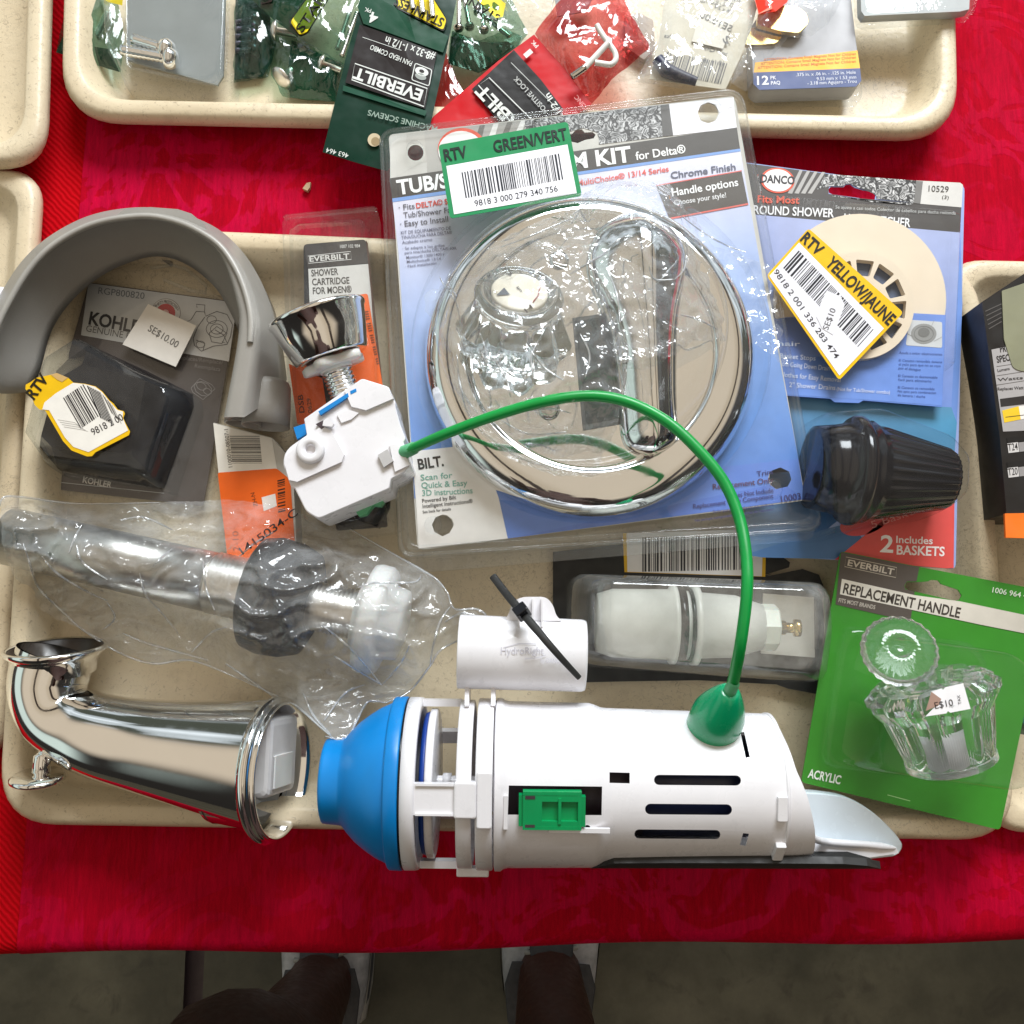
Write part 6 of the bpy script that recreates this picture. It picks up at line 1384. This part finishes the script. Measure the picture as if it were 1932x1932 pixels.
pr.px(circ(RB((410, 772)), 12.5), zp, 2, (206, 190, 160), M_FILMPRINT); pr.px(circ(RB((416, 780)), 8), zp, 3, (160, 140, 108), M_FILMPRINT)
pr.build('printed_label', o)
for k in range(3):
    mb = MB(); screw(mb, RB((610 + k * 55, -50)), RB((625 + k * 55, 60 + k * 22)), .0365, .0365, .0015, False); mb.build('screw', o)
# red hook packet
o = packet('hook_packet', 'red packet holding a white wire hook, black label tilted and half under the blister pack', (1010, 110), 'packet')
rz = lambda u, v: .0285 + .0012 * math.exp(-((u - 1050) / 190) ** 2) + .0007 * noise.noise((u * .015, v * .015, 6.3))
class Rp_:
    nn = Vector((0, 0, 1))
    def at(s, u, v, off=0): return P(u, v, rz(u, v) + .0012 + off)
rpz = Rp_(); mb = MB(); mb.sheet(B_((690, 700), (740, 640), (1095, 335), (1292, 190), (1460, 380), (1610, 575), (1300, 800), (900, 900)), 12, lambda u, v: rz(u, v), M_FILMPRINT, colf=lambda u, v: (196, 14, 26)); mb.build('card', o)
pr = MB(); pr.px(B_((948, 492), (1180, 275), (1330, 440), (1455, 605), (1330, 800), (1200, 800)), rpz, 1, (24, 22, 22), M_FILMPRINT)
pr.text('EVERBILT', RB((1350, 815)), RB((1010, 462)), 24, rpz, 10, WH, .03, m=M_FILMPRINT); pr.frame(B_((1044, 428), (1420, 800), (1340, 870), (985, 470)), 1.8, rpz, 10, WH, M_FILMPRINT)
pr.text('POSITIVE LOCK', RB((1372, 610)), RB((1196, 418)), 10, rpz, 10, (190, 192, 190), .01, m=M_FILMPRINT); pr.stroke(B_((1165, 345), (1420, 600)), .9, rpz, 10, WH, M_FILMPRINT); pr.text('2-1/2 in', RB((1480, 660)), RB((1375, 510)), 13, rpz, 10, WH, .012, m=M_FILMPRINT)
pr.text('1', RB((1286, 290)), RB((1268, 269)), 17, rpz, 10, WH, .02, m=M_FILMPRINT); pr.text('PK', RB((1318, 250)), RB((1288, 220)), 8, rpz, 10, WH, .01, m=M_FILMPRINT); pr.text('ZINC', RB((1586, 590)), RB((1530, 522)), 9, rpz, 10, (226, 150, 150), .008, m=M_FILMPRINT); pr.build('printed_label', o)
mb, zf = pillow(B_((1292, 185), (1480, -60), (1760, -60), (1850, 120), (1935, 262), (1720, 440), (1612, 575), (1450, 380)), .029, .007, M_BAGRED, seed=12, amp=.003); mb.build('film', o)
mb = MB(); hk = [RB(p) for p in ((1638, 138), (1662, 180), (1702, 238), (1738, 290), (1742, 330), (1715, 356), (1670, 352), (1628, 345))]; sp = spline([(a, b, .040) for a, b in hk], 5); mb.tube([P(*p) for p in sp], .0016, plain('white_wire', (.80, .80, .76), .3), 10)
mb.tube([P(*RB((1702, 236)), .0415), P(*RB((1575, 372)), .040)], .0017, bpy.data.materials['white_wire'], 10); screw(mb, RB((1575, 372)), RB((1490, 432)), .040, .038, .0022, False, M_STEEL); mb.build('wire_hook', o)
# clamshell edge at the top, middle
o = packet('bolt_box', 'clear clamshell corner cut off by the top of the picture, above the red packet', (1010, 5), 'clamshell')
mb = MB(); ol = [P(p[0], p[1], .027) for p in resample(rp(B_((1105, -120), (1420, -120), (1390, 50), (1200, 98), (1140, 84)), 8, 4), 40)]; mb.prism(ol, .012, M_CLEAR2); dome(mb, ol, .008, M_CLEAR2, .9, 4); mb.build('clear_shell', o)
mb = MB(); mb.prism([P(*RB(p), .016) for p in ((1400, -60), (1640, -60), (1580, 60), (1420, 90))], .001, plain('grey_bag_contents', (.16, .17, .17), .4)); mb.build('insert', o)
# clear bag with label seen from behind
o = packet('hardware_bag', 'clear bag with a label seen from behind, barcode and dark blue wall plug', (1310, 90), 'plastic bag')
mb = MB(); lz = Plane(.030); mb.prism(W(C_((300, -60), (740, -60), (690, 130), (640, 260), (572, 408), (400, 385), (225, 360), (270, 170)), lz), .0004, M_PRINT, col=lin((206, 198, 176)))
TXT = (80, 78, 74)
for s_, a, b, h in (('SWITCH PLATE', (480, -8), (640, 12), 9), ('OVAL - SLOTTED', (455, 10), (606, 36), 9), ('#6 x 3/4', (520, 40), (600, 62), 8), ('1 Pcs', (292, 170), (346, 180), 7), ('Qty', (470, 222), (520, 240), 7), ('Item 123', (530, 236), (575, 256), 7)): mb.text(s_, RC(b), RC(a), h, lz, 1, TXT, .01, mirror=True)
mb.barcode(RC((300, 235)), RC((580, 290)), RC((270, 330)), lz, 1, (70, 68, 66), 14, 32); mb.text('18 11 18', RC((560, 300)), RC((470, 285)), 9, lz, 1, TXT, .0, mirror=True)
mb.build('paper_label', o)
mb = MB(); mb.prism(W(C_((455, 62), (612, 95), (560, 222), (418, 188)), Plane(.0312)), .0003, M_PRINT, col=lin((226, 220, 206))); mb.text('SE10.00', RC((594, 146)), RC((452, 78)), 13, Plane(.0313), 1, (90, 86, 82), .0, mirror=True); mb.text('S', RC((600, 188)), RC((580, 160)), 13, Plane(.0313), 1, (90, 86, 82), .01); mb.build('price_label', o)
mb = MB(); mb.tube([P(*RC(p), .033) for p in ((262, 270), (300, 320), (360, 345), (440, 372))], [.0035, .004, .0034, .0024], plain('navy_plastic', (.012, .016, .05), .4), 12); mb.build('wall_plug', o)
mb, zf = pillow(C_((290, -60), (760, -60), (715, 120), (650, 330), (575, 418), (400, 410), (160, 372), (215, 270), (255, 180)), .0315, .006, M_WRAP, seed=14, amp=.003); mb.build('film', o)
# blue and yellow card pack with 12 pieces
o = packet('fastener_box', 'small thick blue and yellow carded box marked 12 PK', (1520, 110), 'carton'); oz = Plane(.0255)
mb = MB(); ocq = rp(C_((690, 120), (800, -40), (1140, -40), (1165, 180), (1190, 370), (1165, 396), (725, 412), (698, 385)), [0, 0, 0, 0, 5, 5, 6, 6], 3); mb.prism(W(ocq, oz), .0125, M_PRINT, col=lin((150, 152, 158))); mb.build('carton_body', o)
pr = MB(); pr.px(C_((800, -40), (1140, -40), (1168, 234), (705, 286), (690, 130)), oz, 1, (168, 168, 172)); pr.px(C_((706, 286), (1172, 231), (1184, 312), (700, 332)), oz, 2, (248, 186, 30)); pr.px(C_((698, 332), (1184, 312), (1190, 370), (1165, 396), (725, 411), (698, 384)), oz, 2, (66, 82, 132))
for i in range(3): pr.text('ATTENTION: Contains Small Magnets Not for Children', RC((745 - i * 14, 280 + i * 18)), RC((1165, 252 + i * 18 - (i > 0) * 2)), 5, oz, 3, (214, 110, 22), .01)
pr.text('12', RC((715, 388)), RC((768, 386)), 17, oz, 3, (246, 246, 246), .02); pr.text('PK', RC((776, 364)), RC((802, 363)), 7, oz, 3, (230, 232, 240)); pr.text('PAQ', RC((778, 388)), RC((820, 386)), 7, oz, 3, (230, 232, 240))
for s_, a, b in (('.375 in. x .06 in. - .125 in. Hole', (892, 350), (1164, 338)), ('9.53 mm x 1.53 mm', (986, 369), (1166, 360)), ('- 3.18 mm Agujero - Trou', (944, 389), (1168, 379))): pr.text(s_, RC(a), RC(b), 6.5, oz, 3, (214, 218, 232), .006)
pr.build('printed_label', o)
mb = MB(); mb.prism(W(rp(C_((690, 395), (1195, 380), (1195, 440), (1180, 462), (720, 455)), 5, 3), Plane(.016)), .006, M_CLEAR2); mb.build('clear_tray', o)
# brass bits in a clear bag
o = packet('brass_plate_bag', 'clear bag with two brass plates lying across the blue and yellow box', (1450, 60), 'plastic bag')
for q_, z_ in (((720, 60), (770, 20), (900, 30), (940, 60), (950, 105), (905, 150), (820, 140), (715, 112)), .032), (((640, 140), (720, 120), (845, 150), (800, 198), (665, 205)), .028):
    mb = MB(); mb.prism([P(*p, z_) for p in rp(C_(*q_), 6, 3)], .003, M_BRASS); mb.build('brass_plate', o)
mb, zf = pillow(C_((700, -60), (1130, -60), (1040, 110), (960, 165), (860, 170), (760, 280), (662, 418), (590, 372), (660, 230)), .0325, .005, M_WRAP, seed=16, amp=.003); mb.build('film', o)
mb = MB(); lb = C_((690, -60), (880, -60), (852, 10), (800, 52), (722, 66)); mb.px(lb, OnTop(zf, .001), 0, (232, 60, 40), M_STICK); mb.px(C_((690, -60), (760, -60), (785, 40), (722, 64)), OnTop(zf, .001), 1, (248, 150, 130), M_STICK); mb.build('round_label', o)
# blister at the top right corner
o = packet('grey_blister', 'clear blister with a pale grey insert resting on the top right corner of the tray', (1720, 10), 'blister pack')
mb = MB(); mb.prism([P(*RC(p), .034) for p in ((1185, -140), (1690, -140), (1682, 42), (1640, 52), (1205, 72), (1190, 50))], .006, plain('pale_grey_insert', (.46, .48, .48), .45)); mb.build('insert', o)
mb = MB(); ol = [P(p[0], p[1], .030) for p in resample(rp(C_((1160, -160), (1712, -160), (1700, 60), (1680, 84), (1190, 116), (1172, 95)), 7, 4), 50)]; mb.prism(ol, .004, M_CLEAR2); dome(mb, [p + Vector((0, 0, .0002)) for p in ol], .008, M_CLEAR2, .94, 5); mb.build('clear_shell', o)
# more film and bags piled behind the red packet
o = packet('hardware_bag', 'flattened empty clear bag between the red hook packet and the label bag', (1180, 60), 'plastic bag')
mb, zf = pillow(B_((1640, -60), (1940, -60), (1960, 120), (2020, 330), (1930, 420), (1700, 470), (1560, 560), (1640, 300)), .022, .006, M_WRAP, seed=21, amp=.003); mb.build('film', o)
mb = MB(); mb.prism([P(*RB(p), .012) for p in rp([(1790, 90), (1870, 70), (1950, 110), (1960, 260), (1900, 330), (1800, 260)], 12, 3)], .004, plain('tan_hardware', (.30, .22, .15), .4)); mb.build('hinge_leaf', o)
o = packet('screw_packet', 'crumpled green film corner beneath the LESS tagged packet', (960, 130))
mb, zf = pillow(B_((830, 330), (990, 395), (1110, 345), (1180, 300), (1230, 200), (1130, 160), (980, 230), (850, 180)), .0165, .003, M_BAGGRN, seed=23); mb.build('film', o)
mb = MB(); mb.prism([P(*RB(p), .0155) for p in ((835, 345), (985, 400), (1100, 350), (1190, 262), (1000, 300), (850, 270))], .0005, bpy.data.materials['deep_green_print']); mb.build('green_backing', o)
# scraps
mb = MB(); mb.prism([P(*RA(p), .014) for p in ((455, 348), (490, 362), (520, 365), (532, 400), (515, 436), (478, 422), (466, 385))], .0004, plain('orange_paper', (.95, .30, .01), .6)); tag(mb.build('paper_scrap'), 'torn orange paper scrap stuck on the top tray by the green packet', 'paper scrap')
mb = MB()
cr = [P(*RB(p), .006) for p in ((14, 1040), (36, 1010), (58, 1005), (54, 1035), (40, 1052))]; mb.prism(cr, .0025, M_CRUMB); tag(mb.build('crumb'), 'tan crumb on the red cloth above the grey arch', 'crumb')

# ================================================================== EDGES OF THE PICTURE
o = thing('lamp_carton', 'tall black carton with specification panel and olive tape on the right tray', 'carton', P(1930, 760, .006))
HPb = Plane(.050); II = lambda *p: [RI(x) for x in p]
mb = MB(); top = [HPb.at(*p) for p in II((1100, 690), (1295, 560), (1700, 520), (1720, 1650), (1212, 1655), (1180, 1300))]; mb.prism(top, .043, M_PRINT, col=lin((30, 27, 26))); mb.build('carton_body', o)
pr = MB(); pr.px(II((1140, 905), (1300, 870), (1300, 1640), (1225, 1300), (1165, 1280)), HPb, 1, (196, 192, 190), cols=[(196, 192, 190)] * 5) if False else None
pr.px(II((1142, 908), (1420, 850), (1440, 1270), (1195, 1280)), HPb, 1, (172, 168, 168)); pr.text('PRODUCT', RI((1182, 920)), RI((1300, 905)), 13, HPb, 2, (40, 36, 36), .02); pr.text('SPECIFICATIONS', RI((1168, 968)), RI((1370, 930)), 13, HPb, 2, (40, 36, 36), .02)
for i, s_ in enumerate(('Lumens', 'Watts', 'Replaces Watt (Cold)')): pr.text(s_, RI((1170, 1010 + i * 42)), RI((1225 + i * 60, 1000 + i * 42)), 6, HPb, 2, (60, 56, 56)); pr.stroke(II((1165, 985 + i * 42), (1420, 945 + i * 42)), .8, HPb, 2, (90, 86, 86))
pr.px(II((1180, 1132), (1430, 1100), (1430, 1140), (1184, 1168)), HPb, 2, (44, 40, 40)); pr.px(II((1190, 1185), (1265, 1165), (1275, 1225), (1200, 1240)), HPb, 2, (236, 196, 40)); pr.px(II((1265, 1165), (1400, 1150), (1400, 1210), (1275, 1225)), HPb, 2, (236, 232, 226)); pr.stroke(II((1205, 1215), (1290, 1205)), 1, HPb, 3, (50, 46, 40))
for i, s_ in enumerate(('T24', 'T20')):
    y = 1360 + i * 112; pr.px(II((1212, y - 52), (1420, y - 72), (1424, y - 50), (1214, y - 28)), HPb, 2, (24, 22, 22)); pr.px(II((1214, y - 26), (1262, y - 32), (1268, y + 12), (1220, y + 18)), HPb, 1, (206, 202, 200)); pr.text(s_, RI((1218, y + 8)), RI((1262, y + 3)), 14, HPb, 2, (40, 38, 40), .004); pr.px(II((1264, y - 30), (1420, y - 48), (1424, y - 4), (1270, y + 12)), HPb, 1, (150, 146, 146))
for i in range(5): pr.text('Material content printed here small', RI((1112 + i * 4, 728 + i * 22)), RI((1192, 690 + i * 22)), 4.5, HPb, 1, (150, 146, 144)) if False else None
for i in range(5): pr.stroke(II((1114 + i * 4, 734 + i * 20), (1188, 700 + i * 20)), 1.6, HPb, 1, (92, 88, 86))
pr.build('printed_panel', o)
mb = MB(); mb.prism([Plane(.0506).at(*p) for p in rp(II((1190, 640), (1480, 540), (1500, 960), (1290, 1010), (1240, 990), (1200, 860)), [2, 2, 2, 12, 8, 2], 3)], .0004, plain('olive_tape', (.24, .24, .15), .5)); mb.build('olive_tape', o)
mb = MB(); mb.prism([P(*RI(p), .0512) for p in ((1204, 1652), (1420, 1648), (1424, 1768), (1208, 1762))], .0015, plain('orange_label', (.90, .18, .01), .5)); mb.build('orange_label', o)
mb = MB(); mb.prism([P(*RM(p), .034) for p in ((1465, 620), (1545, 560), (1640, 560), (1640, 720), (1530, 700))], .012, plain('pale_blue_plastic', (.33, .50, .60), .4)); mb.prism([P(*RM(p), .030) for p in rp([(1498, 960), (1560, 900), (1640, 900), (1640, 1240), (1540, 1180), (1504, 1120)], 20, 3)], .02, plain('teal_plastic', (.0, .10, .12), .4)); tag(mb.build('plastic_fitting'), 'pale blue and teal plastic fitting at the right edge beside the green card', 'fitting')
mb = MB(); a, b = P(*RD((-160, 690)), .030), P(*RD((50, 668)), .034); L = (b - a).length; mb.lathe(axis_frame(a, b), [(0, .0095), (L * .75, .0098), (L * .92, .0092), (L * .98, .007), (L, .003), (L, .0001)], M_WHITE, 30, True); tag(mb.build('plastic_plug'), 'white rounded plastic plug at the left edge beside the grey arch', 'plug')

# ================================================================== PERSON STANDING AT THE TABLE (legs and shoes seen beyond the edge)
person = None
def skin_body():
    J_ = {}
    kneeL, ankL = P(432, 1996, -.285), P(604, 1862, -.640); ankR = P(1038, 1850, -.640); kneeR = P(1085, 2230, -.285)
    hipL, hipR = Vector((-.155, kneeL.y - .13, .13)), Vector((.03, kneeL.y - .14, .13)); pel = (hipL + hipR) / 2 + Vector((0, 0, .06))
    chest = pel + Vector((0, .0, .36)); neck = chest + Vector((0, .02, .17)); head = neck + Vector((0, .05, .12))
    shL, shR = chest + Vector((-.17, 0, .10)), chest + Vector((.17, 0, .10)); elL, elR = shL + Vector((-.05, .02, -.29)), shR + Vector((.05, .02, -.29))
    wrL, wrR = elL + Vector((.09, .22, .02)), elR + Vector((-.09, .22, .02))
    vs = [pel, chest, neck, head, head + Vector((0, .02, .10)), hipL, kneeL, ankL, ankL + Vector((0, .02, -.05)), hipR, kneeR, ankR, ankR + Vector((0, .02, -.05)), shL, elL, wrL, wrL + Vector((.02, .07, 0)), shR, elR, wrR, wrR + Vector((-.02, .07, 0)), (kneeL + ankL) / 2 + Vector((0, -.03, .06)), (kneeR + ankR) / 2 + Vector((0, -.03, .06))]
    rs = [.15, .155, .058, .085, .07, .095, .076, .040, .036, .095, .060, .040, .037, .06, .042, .03, .035, .06, .042, .03, .035, .058, .056]
    es = [(0, 1), (1, 2), (2, 3), (3, 4), (0, 5), (5, 6), (6, 21), (21, 7), (7, 8), (0, 9), (9, 10), (10, 22), (22, 11), (11, 12), (1, 13), (13, 14), (14, 15), (15, 16), (1, 17), (17, 18), (18, 19), (19, 20)]
    me = bpy.data.meshes.new('person'); me.from_pydata([tuple(v) for v in vs], es, []); o = bpy.data.objects.new('person', me); COL.objects.link(o)
    m = o.modifiers.new('skin', 'SKIN'); o.modifiers.new('sub', 'SUBSURF').levels = 2
    for i, r in enumerate(rs): me.skin_vertices[0].data[i].radius = (r, r)
    me.skin_vertices[0].data[0].use_root = True
    dg = bpy.context.evaluated_depsgraph_get(); dg.update(); m2 = bpy.data.meshes.new_from_object(o.evaluated_get(dg)); o.modifiers.clear(); o.data = m2
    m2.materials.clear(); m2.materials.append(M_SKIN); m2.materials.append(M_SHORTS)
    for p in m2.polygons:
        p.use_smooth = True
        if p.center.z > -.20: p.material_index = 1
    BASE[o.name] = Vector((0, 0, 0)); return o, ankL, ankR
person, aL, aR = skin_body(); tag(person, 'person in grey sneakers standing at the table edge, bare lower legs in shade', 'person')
def shoe(ank, yaw, w):
    z0 = -.74; fwd = Vector((math.sin(yaw), math.cos(yaw), 0)); sd = Vector((fwd.y, -fwd.x, 0)); heel = Vector((ank.x, ank.y, z0)) - fwd * .065
    def ring(s, hw, h0, h1, sq=.6, n=24):
        c = heel + fwd * s; out = []
        for k in range(n):
            a = 2 * math.pi * k / n; x = math.cos(a); y = math.sin(a); x = math.copysign(abs(x) ** sq, x); y = math.copysign(abs(y) ** sq, y)
            out.append(c + sd * (hw * x) + Vector((0, 0, (h0 + h1) / 2 + (h1 - h0) / 2 * y)))
        return out
    up = MB(); tabu = [(-.004, .022, .03, .07), (.004, .034, .028, .098), (.03, .040, .025, .102), (.06, .044, .025, .100), (.10, .047, .025, .092), (.15, .051, .025, .074), (.19, .051, .025, .062), (.235, .045, .025, .052), (.265, .032, .026, .044), (.28, .014, .028, .036)]
    up.loft([ring(s, a * w, b, c) for s, a, b, c in tabu], M_SHOE, True, True); so = up.build('shoe', person, 'grey sneaker with dark side panel and pale sole')
    s_ = MB(); s_.loft([ring(s, a * w, 0, .027, .45) for s, a in ((-.012, .022), (0, .036), (.04, .043), (.10, .047), (.16, .053), (.21, .052), (.25, .044), (.28, .028), (.292, .012))], M_SOLE, True, True, False); s_.build('sole', so)
    c_ = MB(); c_.loft([ring(s, a * w, .10, h, 1.0) for s, a, h in ((.006, .030, .103), (.02, .038, .107), (.06, .042, .106), (.085, .036, .104))], M_SHOEDK, True, True); c_.build('collar_lining', so)
    tg_ = MB(); tg_.loft([ring(s, a * w, h - .006, h + .006, 1.0) for s, a, h in ((.075, .016, .112), (.10, .020, .108), (.14, .022, .090), (.17, .020, .076))], M_SHOEDK, True, True); tg_.build('tongue', so)
    for q in range(4):
        lc = MB(); s0 = .095 + q * .02; zz2 = .106 - q * .008; c0 = heel + fwd * s0; lc.tube([c0 - sd * .03 + Vector((0, 0, zz2 - .006)), c0 + Vector((0, 0, zz2 + .006)), c0 + sd * .03 + fwd * .008 + Vector((0, 0, zz2 - .006))], .003, M_SOLE, 8); lc.build('lace', so)
    for side in (-1, 1):
        st = MB(); g = []
        for s, a, b, c in tabu[2:7]: ctr = heel + fwd * s; g.append([ctr + sd * (side * (a * w + .002)) + Vector((0, 0, zz_)) for zz_ in (.035, .06)])
        st.loft([[g[i][0] for i in range(5)], [g[i][1] for i in range(5)]], M_SHOEDK, closed=False); st.build('side_panel', so)
shoe(aL, -.02, 1.12); shoe(aR, .04, 1.25)
